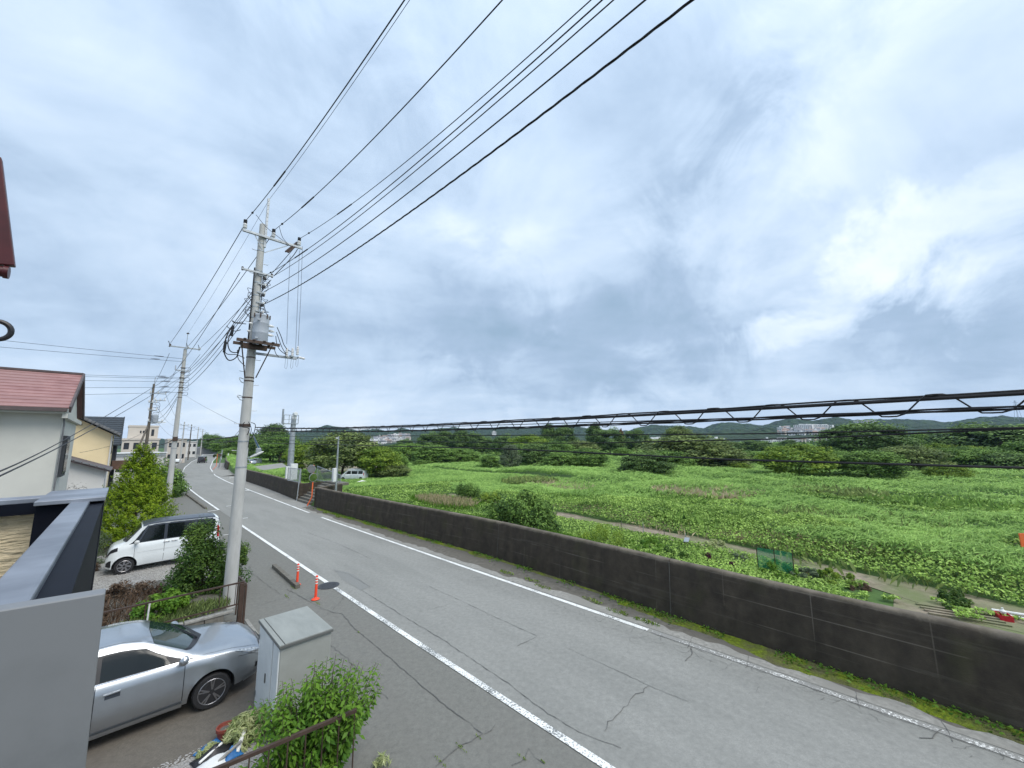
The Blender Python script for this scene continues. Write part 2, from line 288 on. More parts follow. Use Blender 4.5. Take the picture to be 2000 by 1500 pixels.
def wall_material():
    m = mat('wall_concrete', (0.066, 0.054, 0.040), (0.028, 0.022, 0.016), 3.2, 0.9, bump=0.12, bscale=38, contrast=(0.25, 0.75), detail=9)
    t = m.node_tree; L = t.links.new; b = t.nodes['Principled BSDF']; src = b.inputs['Base Color'].links[0].from_socket
    geo = t.nodes.new('ShaderNodeNewGeometry'); sp = t.nodes.new('ShaderNodeSeparateXYZ'); L(geo.outputs['Position'], sp.inputs[0])
    tcn = [n for n in t.nodes if n.type == 'TEX_COORD'][0]
    # lichen-pale rubbed top edge
    n = t.nodes.new('ShaderNodeTexNoise'); n.inputs['Scale'].default_value = 2.2; n.inputs['Detail'].default_value = 8; n.inputs['Roughness'].default_value = 0.7; L(tcn.outputs['Object'], n.inputs['Vector'])
    ma = t.nodes.new('ShaderNodeMath'); ma.operation = 'MULTIPLY_ADD'; ma.inputs[1].default_value = 0.30; L(n.outputs[0], ma.inputs[0]); L(sp.outputs[2], ma.inputs[2])
    r = t.nodes.new('ShaderNodeValToRGB'); r.color_ramp.elements[0].position = 0.0; r.color_ramp.elements[1].position = 1.0
    mr = t.nodes.new('ShaderNodeMapRange'); mr.inputs['From Min'].default_value = 1.50; mr.inputs['From Max'].default_value = 1.66; L(ma.outputs[0], mr.inputs[0])
    mx = t.nodes.new('ShaderNodeMixRGB'); L(mr.outputs[0], mx.inputs[0]); L(src, mx.inputs[1]); mx.inputs[2].default_value = (0.19, 0.165, 0.13, 1)
    # faint formwork lines and rubbed scratches
    mp = t.nodes.new('ShaderNodeMapping'); mp.vector_type = 'TEXTURE'; mp.inputs['Rotation'].default_value = (0, 0, ANG); mp.inputs['Scale'].default_value = (1.6, 2.8, 0.11); L(tcn.outputs['Object'], mp.inputs[0])
    n5 = t.nodes.new('ShaderNodeTexNoise'); n5.inputs['Scale'].default_value = 1.2; n5.inputs['Detail'].default_value = 5; L(mp.outputs[0], n5.inputs['Vector'])
    r5 = t.nodes.new('ShaderNodeValToRGB'); r5.color_ramp.elements[0].position = 0.60; r5.color_ramp.elements[1].position = 0.72
    r5.color_ramp.elements[1].color = (0.45, 0.45, 0.45, 1); L(n5.outputs[0], r5.inputs[0])
    m2 = t.nodes.new('ShaderNodeMixRGB'); L(r5.outputs[0], m2.inputs[0]); L(mx.outputs[0], m2.inputs[1]); m2.inputs[2].default_value = (0.10, 0.088, 0.072, 1)
    # greenish patches low down
    n6 = t.nodes.new('ShaderNodeTexNoise'); n6.inputs['Scale'].default_value = 0.9; n6.inputs['Detail'].default_value = 6; L(tcn.outputs['Object'], n6.inputs['Vector'])
    r6 = t.nodes.new('ShaderNodeValToRGB'); r6.color_ramp.elements[0].position = 0.56; r6.color_ramp.elements[1].position = 0.74; r6.color_ramp.elements[1].color = (0.5, 0.5, 0.5, 1); L(n6.outputs[0], r6.inputs[0])
    m3_ = t.nodes.new('ShaderNodeMixRGB'); L(r6.outputs[0], m3_.inputs[0]); L(m2.outputs[0], m3_.inputs[1]); m3_.inputs[2].default_value = (0.052, 0.054, 0.018, 1)
    # faint pale board and pour lines, broken up
    cxy = t.nodes.new('ShaderNodeMapping'); cxy.inputs['Rotation'].default_value = (0, 0, -ANG); L(tcn.outputs['Object'], cxy.inputs[0])
    s2 = t.nodes.new('ShaderNodeSeparateXYZ'); L(cxy.outputs[0], s2.inputs[0]); c2_ = t.nodes.new('ShaderNodeCombineXYZ'); L(s2.outputs[1], c2_.inputs[0]); L(sp.outputs[2], c2_.inputs[1])
    bk = t.nodes.new('ShaderNodeTexBrick'); bk.inputs['Scale'].default_value = 1.0; bk.inputs['Brick Width'].default_value = 1.8; bk.inputs['Row Height'].default_value = 0.46; bk.inputs['Mortar Size'].default_value = 0.014; bk.inputs['Mortar Smooth'].default_value = 0.6; bk.offset = 0.0
    L(c2_.outputs[0], bk.inputs['Vector']); mk = t.nodes.new('ShaderNodeMath'); mk.operation = 'MULTIPLY'; L(bk.outputs['Fac'], mk.inputs[0]); 
    n7 = t.nodes.new('ShaderNodeTexNoise'); n7.inputs['Scale'].default_value = 0.8; n7.inputs['Detail'].default_value = 4; L(tcn.outputs['Object'], n7.inputs['Vector'])
    r7 = t.nodes.new('ShaderNodeValToRGB'); r7.color_ramp.elements[0].position = 0.47; r7.color_ramp.elements[1].position = 0.66; r7.color_ramp.elements[1].color = (0.75, 0.75, 0.75, 1); L(n7.outputs[0], r7.inputs[0]); L(r7.outputs[0], mk.inputs[1])
    m4_ = t.nodes.new('ShaderNodeMixRGB'); L(mk.outputs[0], m4_.inputs[0]); L(m3_.outputs[0], m4_.inputs[1]); m4_.inputs[2].default_value = (0.15, 0.13, 0.105, 1)
    # water streaks
    mp8 = t.nodes.new('ShaderNodeMapping'); mp8.inputs['Scale'].default_value = (2.6, 2.6, 0.5); L(tcn.outputs['Object'], mp8.inputs[0])
    n8 = t.nodes.new('ShaderNodeTexNoise'); n8.inputs['Scale'].default_value = 1.0; n8.inputs['Detail'].default_value = 6; L(mp8.outputs[0], n8.inputs['Vector'])
    r8 = t.nodes.new('ShaderNodeValToRGB'); r8.color_ramp.elements[0].position = 0.40; r8.color_ramp.elements[1].position = 0.62; r8.color_ramp.elements[0].color = (0.84, 0.84, 0.84, 1); r8.color_ramp.elements[1].color = (1.1, 1.09, 1.07, 1); L(n8.outputs[0], r8.inputs[0])
    m5_ = t.nodes.new('ShaderNodeMixRGB'); m5_.blend_type = 'MULTIPLY'; m5_.inputs[0].default_value = 1; L(m4_.outputs[0], m5_.inputs[1]); L(r8.outputs[0], m5_.inputs[2])
    L(m5_.outputs[0], b.inputs['Base Color'])
wall_material()

# ------------------------------------------------------------------ mesh helpers
def link(o, parent=None):
    COL.objects.link(o)
    if parent is not None: o.parent = parent
    return o
def props(o, label=None, cat=None, group=None, kind=None):
    if label: o['label'] = label
    if cat: o['category'] = cat
    if group: o['group'] = group
    if kind: o['kind'] = kind
    return o
def thing(name, label, cat, loc=(0, 0, 0), rotz=0.0, group=None):
    o = bpy.data.objects.new(name, None); o.empty_display_size = 0.2
    COL.objects.link(o); o.location = loc; o.rotation_euler = (0, 0, rotz)
    return props(o, label, cat, group)

class MB:
    def __init__(self): self.v = []; self.f = []
    def add(self, vs, fs):
        o = len(self.v); self.v.extend([tuple(map(float, p)) for p in vs]); self.f.extend([tuple(i + o for i in f) for f in fs]); return self
    def box(self, x0, x1, y0, y1, z0, z1):
        return self.add([(x0, y0, z0), (x1, y0, z0), (x1, y1, z0), (x0, y1, z0), (x0, y0, z1), (x1, y0, z1), (x1, y1, z1), (x0, y1, z1)],
                        [(0, 3, 2, 1), (4, 5, 6, 7), (0, 1, 5, 4), (1, 2, 6, 5), (2, 3, 7, 6), (3, 0, 4, 7)])
    def bar(self, p, q, w, h, up=(0, 0, 1)):              # box beam from p to q
        p = Vector(p); q = Vector(q); d = (q - p).normalized(); u = Vector(up)
        s = d.cross(u)
        if s.length < 1e-4: s = d.cross(Vector((1, 0, 0)))
        s.normalize(); u = s.cross(d).normalized(); a = s * (w / 2); b = u * (h / 2)
        vs = [p - a - b, p + a - b, p + a + b, p - a + b, q - a - b, q + a - b, q + a + b, q - a + b]
        return self.add(vs, [(0, 1, 2, 3), (4, 7, 6, 5), (0, 4, 5, 1), (1, 5, 6, 2), (2, 6, 7, 3), (3, 7, 4, 0)])
    def tube(self, pts, rad, n=6, caps=True):
        pts = [Vector(p) for p in pts]; m = len(pts)
        rads = rad if isinstance(rad, (list, tuple)) else [rad] * m
        o = []; prev = None
        for i, p in enumerate(pts):
            d = (pts[min(i + 1, m - 1)] - pts[max(i - 1, 0)])
            if d.length < 1e-9: d = Vector((0, 0, 1))
            d.normalize()
            if prev is None:
                s = d.cross(Vector((0, 0, 1)));
                if s.length < 0.05: s = d.cross(Vector((1, 0, 0)))
            else:
                s = prev - d * prev.dot(d)
            s.normalize(); prev = s; t = d.cross(s)
            for k in range(n):
                a = 2 * math.pi * k / n
                o.append(p + (s * math.cos(a) + t * math.sin(a)) * rads[i])
        fs = []
        for i in range(m - 1):
            for k in range(n):
                fs.append((i * n + k, i * n + (k + 1) % n, (i + 1) * n + (k + 1) % n, (i + 1) * n + k))
        if caps: fs.append(tuple(range(n - 1, -1, -1))); fs.append(tuple((m - 1) * n + k for k in range(n)))
        return self.add(o, fs)
    def lathe(self, prof, n=16, axis='z', c=(0, 0, 0)):  # prof: (r, h) list
        o = []
        for r, h in prof:
            for k in range(n):
                a = 2 * math.pi * k / n; x, y = r * math.cos(a), r * math.sin(a)
                o.append({'z': (x + c[0], y + c[1], h + c[2]), 'y': (x + c[0], h + c[1], y + c[2]), 'x': (h + c[0], x + c[1], y + c[2])}[axis])
        fs = []
        for i in range(len(prof) - 1):
            for k in range(n):
                q = (i * n + k, i * n + (k + 1) % n, (i + 1) * n + (k + 1) % n, (i + 1) * n + k)
                fs.append(q if axis != 'y' else q[::-1])
        fs.append(tuple(range(n - 1, -1, -1))); fs.append(tuple((len(prof) - 1) * n + k for k in range(n)))
        return self.add(o, fs)
    def prism(self, poly, z0, z1):                        # poly of (x, y)
        k = len(poly)
        return self.add([(x, y, z0) for x, y in poly] + [(x, y, z1) for x, y in poly],
                        [tuple(range(k - 1, -1, -1)), tuple(range(k, 2 * k))] + [(i, (i + 1) % k, (i + 1) % k + k, i + k) for i in range(k)])
    def quad(self, a, b, c, d): return self.add([a, b, c, d], [(0, 1, 2, 3)])
    def build(self, name, m, parent=None, smooth=False, bevel=0.0, loc=None, fix=True):
        me = bpy.data.meshes.new(name); me.from_pydata(self.v, [], self.f)
        if fix:
            bm = bmesh.new(); bm.from_mesh(me)
            bmesh.ops.recalc_face_normals(bm, faces=bm.faces)
            bm.to_mesh(me); bm.free()
        me.materials.append(M[m] if isinstance(m, str) else m)
        if smooth:
            me.polygons.foreach_set('use_smooth', [True] * len(me.polygons))
            try: me.set_sharp_from_angle(angle=R_(42))
            except Exception: pass
        me.update()
        o = bpy.data.objects.new(name, me)
        if loc: o.location = loc
        if bevel:
            b = o.modifiers.new('edge', 'BEVEL'); b.width = bevel; b.segments = 2; b.limit_method = 'ANGLE'
        return link(o, parent)
def copy_tree(o, parent=None):
    c = o.copy(); COL.objects.link(c)
    if parent is not None: c.parent = parent
    for ch in o.children: copy_tree(ch, c)
    return c
def np_mesh(name, V, k, m, tint=None, parent=None, smooth=False):
    """V: (count*k, 3) loose polygons of k corners."""
    n = len(V) // k
    me = bpy.data.meshes.new(name)
    me.vertices.add(len(V)); me.vertices.foreach_set('co', np.asarray(V, dtype=np.float32).ravel())
    me.loops.add(len(V)); me.loops.foreach_set('vertex_index', np.arange(len(V), dtype=np.int32))
    me.polygons.add(n); me.polygons.foreach_set('loop_start', np.arange(0, len(V), k, dtype=np.int32))
    me.update(calc_edges=True)
    if tint is not None:
        a = me.attributes.new('tint', 'FLOAT', 'POINT'); a.data.foreach_set('value', np.repeat(np.asarray(tint, dtype=np.float32), k))
    me.materials.append(M[m]); 
    o = bpy.data.objects.new(name, me)
    return link(o, parent)
def grid_mesh(name, X, Y, Z, m, smooth=True, parent=None):
    r, c = X.shape
    V = np.stack([X, Y, Z], -1).reshape(-1, 3)
    i = np.arange(r - 1)[:, None] * c + np.arange(c - 1)[None, :]
    F = np.stack([i, i + 1, i + c + 1, i + c], -1).reshape(-1, 4)
    me = bpy.data.meshes.new(name)
    me.vertices.add(len(V)); me.vertices.foreach_set('co', V.astype(np.float32).ravel())
    me.loops.add(F.size); me.loops.foreach_set('vertex_index', F.astype(np.int32).ravel())
    me.polygons.add(len(F)); me.polygons.foreach_set('loop_start', np.arange(0, F.size, 4, dtype=np.int32))
    me.update(calc_edges=True)
    if smooth: me.polygons.foreach_set('use_smooth', [True] * len(F))
    me.materials.append(M[m]); o = bpy.data.objects.new(name, me)
    return link(o, parent)

def leaf_cards(C, size, nrm, aspect=0.5, rng=RNG, jitter=0.5, along=None, drop=0.0):
    """rhombic, slightly folded leaves. C (N,3); size (N,); nrm (N,3) facing direction; along: preferred length direction"""
    N = len(C)
    n = nrm + rng.normal(0, jitter, (N, 3)); n /= np.linalg.norm(n, axis=1, keepdims=True) + 1e-9
    a = rng.normal(0, 1, (N, 3)) if along is None else along + rng.normal(0, jitter * 0.6, (N, 3))
    a = a - n * np.sum(a * n, 1, keepdims=True); a /= np.linalg.norm(a, axis=1, keepdims=True) + 1e-9
    b = np.cross(n, a)
    L = size[:, None]; w = L * aspect * 0.5
    p0 = C - a * L * 0.5; p2 = C + a * L * 0.5 - np.array([0, 0, drop]) * L
    mid = C + a * L * (-0.05) 
    p1 = mid + b * w + n * w * 0.25; p3 = mid - b * w + n * w * 0.25
    return np.stack([p0, p1, p2, p3], 1).reshape(-1, 3)
def value_noise(x, y, seed=0):
    xi = np.floor(x).astype(int); yi = np.floor(y).astype(int); fx = x - xi; fy = y - yi
    fx = fx * fx * (3 - 2 * fx); fy = fy * fy * (3 - 2 * fy)
    def h(a, b):
        k = (a * 374761393 + b * 668265263 + seed * 974634777) & 0xffffffff
        k = ((k ^ (k >> 13)) * 1274126177) & 0xffffffff
        return ((k ^ (k >> 16)) & 0xffff) / 65535.0
    return (h(xi, yi) * (1 - fx) + h(xi + 1, yi) * fx) * (1 - fy) + (h(xi, yi + 1) * (1 - fx) + h(xi + 1, yi + 1) * fx) * fy
def fbm(x, y, oct=4, seed=0):
    x = np.asarray(x, float); y = np.asarray(y, float)
    s = 0; a = 0.5
    for i in range(oct): s = s + a * value_noise(x * 2 ** i, y * 2 ** i, seed + i); a *= 0.5
    return s

# ================================================================== SETTING: ground and road
def curve(tab):
    xs = [a for a, b in tab]; ys = [b for a, b in tab]
    def f(s):
        s = np.asarray(s, float); out = np.zeros_like(s)
        for d, w in ((-3, .2), (-1.5, .2), (0, .2), (1.5, .2), (3, .2)): out = out + w * np.interp(s + d, xs, ys)
        return out
    return f
nL = curve([(-60, 5.6), (3.5, 5.56), (8, 5.50), (30, 5.50), (47, 5.55), (64, 5.78), (88, 7.6), (112, 10.1), (150, 15.0), (184, 20.4), (250, 29), (420, 52)])
nR = curve([(-60, 10.0), (0, 9.97), (5, 9.92), (10, 9.85), (28, 9.68), (40, 9.85), (52, 10.0), (62, 10.08), (77, 10.75), (104, 13.5), (150, 20.0), (184, 25.4), (250, 34), (420, 57)])
nW = curve([(-60, 9.7), (-20, 10.3), (-.9, 10.78), (5, 11.05), (12.4, 11.45), (18, 11.2), (31, 10.75), (37, 11.0), (48, 11.6), (64, 12.0), (80, 13.1), (106, 16.2), (150, 23), (184, 28.5), (250, 37), (420, 60)])
def bank(d):                                   # height of the river side ground, d metres behind the face of the flood wall
    t = np.clip((np.asarray(d, float) - 1.2) / 8.5, 0, 1); t = t * t * (3 - 2 * t)
    return 0.75 - 2.95 * t
def ground_z(n, s):
    n = np.asarray(n, float); s = np.asarray(s, float)
    d = n - nW(s)
    z = bank(d) + np.clip((d - 3) / 20, 0, 1) * (fbm(n / 23, s / 23, 3, 5) - .44) * 0.7
    cutw = (s > 33.2) & (s < 37.6) & (d < 3.4)
    z = np.where(cutw, -0.4, z)
    return np.where(d < 0.25, -0.035, z)

def strip(name, fa, fb, s0, s1, z, m, step=1.0, kind='structure', za=None, edge=0.0, seed=0):
    ss = np.arange(s0, s1 + 1e-6, step); a = fa(ss); b = fb(ss)
    if edge: b = b + (fbm(ss * 1.7, ss * 0 + seed, 4, seed) - .47) * edge
    nn = np.stack([a, b], 1); SS = np.stack([ss, ss], 1)
    X = nn * NE[0] + SS * SE[0]; Y = nn * NE[1] + SS * SE[1]
    o = grid_mesh(name, X, Y, np.full_like(X, z), m, smooth=False)
    if kind: o['kind'] = kind
    return o

# one terrain sheet to the horizon
def build_ground():
    ds = np.concatenate([-np.array([2600, 1500, 800, 400, 200, 100, 50, 25, 12, 5]), [-1.0, 0.24, 0.26, 0.8], np.arange(1.4, 30, 0.9), np.arange(31, 90, 2.5), np.arange(95, 260, 9), np.array([280, 340, 420, 520, 700, 1000, 1500, 2400, 3600])]).astype(float)
    ss = np.concatenate([-np.array([2600, 1500, 700, 300, 120, 60, 35]), np.arange(-26, 100, 1.2), np.arange(102, 260, 8), np.array([290, 350, 420, 520, 700, 1000, 1500, 2400, 3600])]).astype(float)
    D, S_ = np.meshgrid(ds, ss)
    Nn = D + nW(np.clip(S_, -60, 420)); Z = np.where(D < 0.25, -0.035, ground_z(Nn, S_))
    Z = np.where(D > 0.25, Z, -0.035)
    far = np.clip((np.hypot(D, S_) - 200) / 400, 0, 1); Z = np.where(D > 0.25, Z * (1 - far) + -2.4 * far, Z)
    o = grid_mesh('ground', Nn * NE[0] + S_ * SE[0], Nn * NE[1] + S_ * SE[1], Z, 'grass_ground'); o['kind'] = 'structure'
build_ground()
strip('pavement', lambda s: s * 0 - 60, lambda s: nL(s) + 0.2, -40, 300, -0.008, 'apron_asphalt', 4)
strip('road', lambda s: nL(s) + 0.02, lambda s: nR(s) + 0.14, -50, 420, 0.0, 'asphalt', 1.0)
strip('gutter_strip', lambda s: nR(s) + 0.13, lambda s: nR(s) + 0.44, -30, 33, 0.006, 'concrete', 0.12, edge=0.42, seed=4)
strip('verge', lambda s: nR(s) + 0.12, lambda s: nW(s) + 0.05, -30, 33, -0.002, 'verge_soil', 1.0)
strip('verge', lambda s: nR(s) + 0.12, lambda s: nW(s) + 0.05, 33, 130, -0.002, 'concrete', 1.0)
line = lambda f: (lambda s: f(s) - 0.068, lambda s: f(s) + 0.068)
a, b = line(nL); strip('road_marking', a, b, -30, 14.0, 0.0045, 'line_paint_worn', .5); strip('road_marking', a, b, 14.75, 31.2, 0.0045, 'line_paint', .5)
strip('road_marking', a, b, 36.6, 420, 0.0045, 'line_paint', 1.0)
a, b = line(nR); strip('road_marking', a, b, -30, 5.1, 0.0085, 'line_paint_faded', .5); strip('road_marking', a, b, 5.1, 27.8, 0.0085, 'line_paint', .5)
strip('road_marking', a, b, 29.9, 420, 0.0085, 'line_paint', 1.0)
hk = MB(); q = [W(5.58, 36.75), W(5.58, 36.6), W(4.85, 36.25), W(4.82, 36.4)]
hk.add([(x, y, .005) for x, y, _ in q], [(0, 1, 2, 3)]); props(hk.build('road_marking', 'line_paint'), kind='structure')

# cracks and seams in the asphalt, thin dark ribbons
def crack_ribbon(mb, pts, w, z=0.0105, jag=0.02, step=0.12, rnd=random.Random(5)):
    P_ = []
    for (a, b) in zip(pts[:-1], pts[1:]):
        L_ = math.dist(a, b); k = max(1, int(L_ / step))
        for i in range(k): t = i / k; P_.append((a[0] + (b[0] - a[0]) * t, a[1] + (b[1] - a[1]) * t))
    P_.append(tuple(pts[-1]))
    P_ = [(x + rnd.gauss(0, jag), y + rnd.gauss(0, jag)) for x, y in P_]
    vs = []; 
    for i, p in enumerate(P_):
        q = P_[min(i + 1, len(P_) - 1)]; r = P_[max(i - 1, 0)]; dx, dy = q[0] - r[0], q[1] - r[1]; l = math.hypot(dx, dy) + 1e-9
        ww = w * rnd.uniform(.15, .8) * .5
        vs += [W(p[0] - dy / l * ww, p[1] + dx / l * ww, z), W(p[0] + dy / l * ww, p[1] - dx / l * ww, z)]
    mb.add(vs, [(2 * i, 2 * i + 1, 2 * i + 3, 2 * i + 2) for i in range(len(P_) - 1)])
gp = lambda L_: [G(x, y)[:2] for x, y in L_]
cm = MB(); rc = random.Random(3)
crack_ribbon(cm, gp([(650, 1115), (680, 1121), (724, 1147), (706, 1153), (790, 1205), (865, 1250), (925, 1290), (1000, 1340), (1060, 1388), (1130, 1430), (1215, 1462)]), .022, jag=.008)
crack_ribbon(cm, gp([(600, 1040), (660, 1062), (725, 1092)]), .02, jag=.006)
crack_ribbon(cm, gp([(838, 1145), (905, 1176), (970, 1207), (1050, 1243), (1010, 1262)]), .018, jag=.008)
crack_ribbon(cm, gp([(1110, 1268), (1190, 1303), (1268, 1340), (1345, 1372)]), .015, jag=.012)
crack_ribbon(cm, gp([(1268, 1340), (1215, 1382), (1180, 1430)]), .022, jag=.02)
crack_ribbon(cm, gp([(880, 1180), (820, 1195)]), .012)
crack_ribbon(cm, gp([(1352, 1262), (1350, 1280), (1338, 1292)]), .035, jag=.02)
crack_ribbon(cm, gp([(1840, 1425), (1820, 1442), (1790, 1440)]), .022, jag=.02)
for i in range(95):                                        # crazing beside the right hand line
    s0 = rc.uniform(-1.5, 19); n0 = float(nR(s0)) - rc.uniform(0.12, 0.55) ; 
    pts = [(n0, s0)]; a_ = rc.uniform(0, 6.28)
    for k in range(rc.randint(2, 5)):
        a_ += rc.uniform(-1.1, 1.1); l_ = rc.uniform(.05, .2); pts.append((min(pts[-1][0] + math.cos(a_) * l_, float(nR(s0)) + .06), pts[-1][1] + math.sin(a_) * l_))
    crack_ribbon(cm, pts, rc.uniform(.005, .010), jag=.008, step=.06)
crack_ribbon(cm, [(float(nR(s)) - .09 + rc.uniform(-.03, .03), s) for s in np.arange(5.2, -9, -.5)], .018, jag=.012)
for s_ in (4.1, 2.9, 1.1, 0.0, -1.2): crack_ribbon(cm, [(float(nR(s_)) - .2, s_ - .04), (float(nR(s_)) + .4, s_ + .05)], .02, jag=.012)
props(cm.build('road_cracks', 'crack_dark', fix=False), kind='stuff')
pm = MB()                                                   # seams in the pavement at the left
crack_ribbon(pm, gp([(560, 1150), (600, 1172), (628, 1188), (650, 1196), (668, 1198), (690, 1225), (735, 1262), (800, 1318), (860, 1370), (945, 1434), (890, 1462), (850, 1497)]), .03, z=.003, jag=.008)
crack_ribbon(pm, gp([(945, 1434), (968, 1420)]), .025, z=.003)
crack_ribbon(pm, gp([(1000, 1498), (1035, 1468), (1062, 1492)]), .025, z=.003)
crack_ribbon(pm, gp([(640, 1255), (675, 1284), (760, 1365)]), .02, z=.003)
crack_ribbon(pm, gp([(500, 1185), (560, 1165), (570, 1150)]), .02, z=.003)
crack_ribbon(pm, gp([(690, 1150), (660, 1180), (640, 1200), (600, 1215)]), .02, z=.003)
crack_ribbon(pm, gp([(480, 1110), (520, 1140), (545, 1160)]), .02, z=.003)
props(pm.build('pavement_seams', 'crack_dark', fix=False), kind='stuff')
# an older asphalt patch with its own sunk edge
pt = MB(); q = gp([(652, 1112), (690, 1121), (722, 1146), (704, 1153), (668, 1132)]); 
pt.add([W(x, y, .004) for x, y in q], [(0, 1, 2, 3, 4)]); props(pt.build('road_patch', 'old_patch'), kind='structure')

# manhole cover in the line
mh = thing('manhole_cover', 'round iron manhole cover interrupting the left white road line', 'manhole cover', W(5.43, 14.38, 0))
MB().lathe([(.34, -.01), (.34, .011), (.30, .011), (.30, .006), (.01, .006)], 28).build('rim', 'iron_cover', mh)
mm = MB(); mm.lathe([(.285, 0.004), (.285, .014), (.0, .014)], 28)
for i in range(-4, 5):
    w_ = math.sqrt(max(0, .25 ** 2 - (i * .055) ** 2)); mm.box(-w_, w_, i * .055 - .012, i * .055 + .012, .013, .019)
mm.build('cover_plate', 'iron_cover', mh)

# low kerb stones along the pavement
def kerb(label, n0, s0, n1, s1):
    t = thing('kerb_stone', label, 'kerb', (0, 0, 0))
    k = max(2, int(abs(s1 - s0) / 0.62)); rr = random.Random(int(s0))
    for i in range(k):
        a = i / k; b = (i + 1) / k - .012
        m_ = MB(); p = W(n0 + (n1 - n0) * a, s0 + (s1 - s0) * a, .055); q = W(n0 + (n1 - n0) * b, s0 + (s1 - s0) * b, .055 + rr.uniform(-.006, .006))
        m_.bar(p, q, .15, .13); m_.build('block', 'old_concrete', t, bevel=.012)
kerb('short weathered concrete kerb ending beside the orange bollards', 4.62, 14.9, 4.68, 18.1)
kerb('long weathered concrete kerb beside the road past the second utility pole', 4.92, 38.0, 4.86, 50.4)
ks = thing('drain_edge', 'thin pale concrete drain edge running from the near pole to the grey cabinet', 'kerb')
for i in range(9):
    MB().bar(W(2.86, 13.3 - i * .62, .02), W(2.86, 13.3 - i * .62 - .60, .02), .085, .05).build('edge_block', 'concrete', ks, bevel=.006)
    MB().bar(W(2.80, 13.3 - i * .62, .012), W(2.80, 13.3 - i * .62 - .60, .012), .03, .03).build('drain_slot', 'crack_dark', ks)

# ------------------------------------------------------------------ left plots
def plot(name, n0, n1, s0, s1, z, m, kind='structure'):
    o = MB(); o.add([W(n0, s0, z), W(n1, s0, z), W(n1, s1, z), W(n0, s1, z)], [(0, 1, 2, 3)]); return props(o.build(name, m), kind=kind)
plot('driveway', -6, 2.75, 8.35, 13.0, -0.003, 'driveway_concrete')
plot('gravel_bed', -6, 2.0, 5.8, 8.35, -0.002, 'gravel')
plot('parking_gravel', -3.5, 2.9, 18.2, 25.6, -0.003, 'gravel')

def stones(name, n0, n1, s0, s1, z, cnt, size, m, rng):
    n = rng.uniform(n0, n1, cnt); s = rng.uniform(s0, s1, cnt)
    C = np.stack([n * NE[0] + s * SE[0], n * NE[1] + s * SE[1], np.full(cnt, z + size * .3)], 1)
    # squashed octahedra
    d = np.array([[1, 0, 0], [0, 1, 0], [-1, 0, 0], [0, -1, 0], [0, 0, .7], [0, 0, -.7]], float)
    sc = rng.uniform(.5, 1.3, (cnt, 1, 1)) * size * rng.uniform(.6, 1.2, (cnt, 1, 3))
    a = rng.uniform(0, 6.28, cnt); R3 = np.zeros((cnt, 3, 3)); R3[:, 0, 0] = np.cos(a); R3[:, 0, 1] = -np.sin(a); R3[:, 1, 0] = np.sin(a); R3[:, 1, 1] = np.cos(a); R3[:, 2, 2] = 1
    V = np.einsum('nij,nkj->nki', R3, d[None] * sc) + C[:, None]
    F = np.array([[0, 1, 4], [1, 2, 4], [2, 3, 4], [3, 0, 4]])
    VV = V[:, F].reshape(-1, 3)
    o = np_mesh(name, VV, 3, m); return props(o, kind='stuff')
stones('gravel_stones', -1.5, 2.0, 5.9, 8.5, 0, 9000, .018, 'gravel', np.random.default_rng(2))
stones('gravel_stones', -3.4, 2.9, 18.2, 22.4, 0, 6000, .028, 'gravel', np.random.default_rng(3))

# ------------------------------------------------------------------ flood wall
def wall_panel(parent, s0, s1, h=1.45, name='panel', m='wall_concrete', seed=1, nf=None, thick=.40, hf=None):
    nf = nf or nW
    ss = np.linspace(s0, s1, max(3, int(abs(s1 - s0) / .35)))
    prof = [(-.0, -.06), (.035, .35), (.075, .8), (.11, 1.22), (.125, h - .09), (.145, h - .03), (.19, h), (.30, h + .005), (.36, h - .03), (.385, h - .1), (.39, .6), (.40, -.06)]
    r = np.random.default_rng(seed)
    V = []; 
    for s in ss:
        hh = hf(s) if hf else h
        for (dn, z) in prof:
            zz = z if z < h * .8 else z + hh - h
            if hf and z < h * .8 and z > 0: zz = min(z, hh * .8)
            j = (fbm(np.array([s * 1.6]), np.array([z * 3 + dn * 5]), 3, seed)[0] - .45) * (.035 if z > 1.3 else .02)
            V.append(W(float(nf(s)) + dn + j, s, zz + (j * .6 if z > 1.3 else 0)))
    k = len(prof); mb = MB(); F = [(i * k + j, i * k + j + 1, (i + 1) * k + j + 1, (i + 1) * k + j) for i in range(len(ss) - 1) for j in range(k - 1)]
    F.append(tuple(range(k))); F.append(tuple((len(ss) - 1) * k + j for j in range(k)[::-1]))
    mb.add(V, F); return mb.build(name, m, parent, smooth=True)
fw = thing('flood_wall', 'long dark stained concrete flood wall in front of the green field', 'wall')
js = [-26, -17, -8.5, 5.0, 12.35, 17.55, 32.3]
for i, (a, b) in enumerate(zip(js[:-1], js[1:])):
    wall_panel(fw, a + .012, b - .012, seed=i + 1)
for s_ in js[1:-1]:                                            # joint filler, set back
    MB().bar(W(float(nW(s_)) + .03, s_, .0), W(float(nW(s_)) + .15, s_, 1.39), .03, .05, up=W(0, 1)).build('joint', 'old_concrete', fw)
rw = thing('flood_wall', 'short dark return wall beside the concrete steps, behind the lower curve mirror', 'wall')
v0 = np.array([10.95, 32.45]); v1 = np.array([13.35, 33.85])
m_ = MB(); 
for (z0, z1, w_) in ((-.6, 1.38, .34), (1.38, 1.45, .28)):
    m_.bar(W(*v0, (z0 + z1) / 2), W(*v1, (z0 + z1) / 2), w_, z1 - z0)
m_.build('panel', 'wall_concrete', rw, bevel=.02)
fw2 = thing('flood_wall', 'far dark flood wall beyond the steps leading to the parking area', 'wall')
js = [37.3, 48, 59, 68.5]
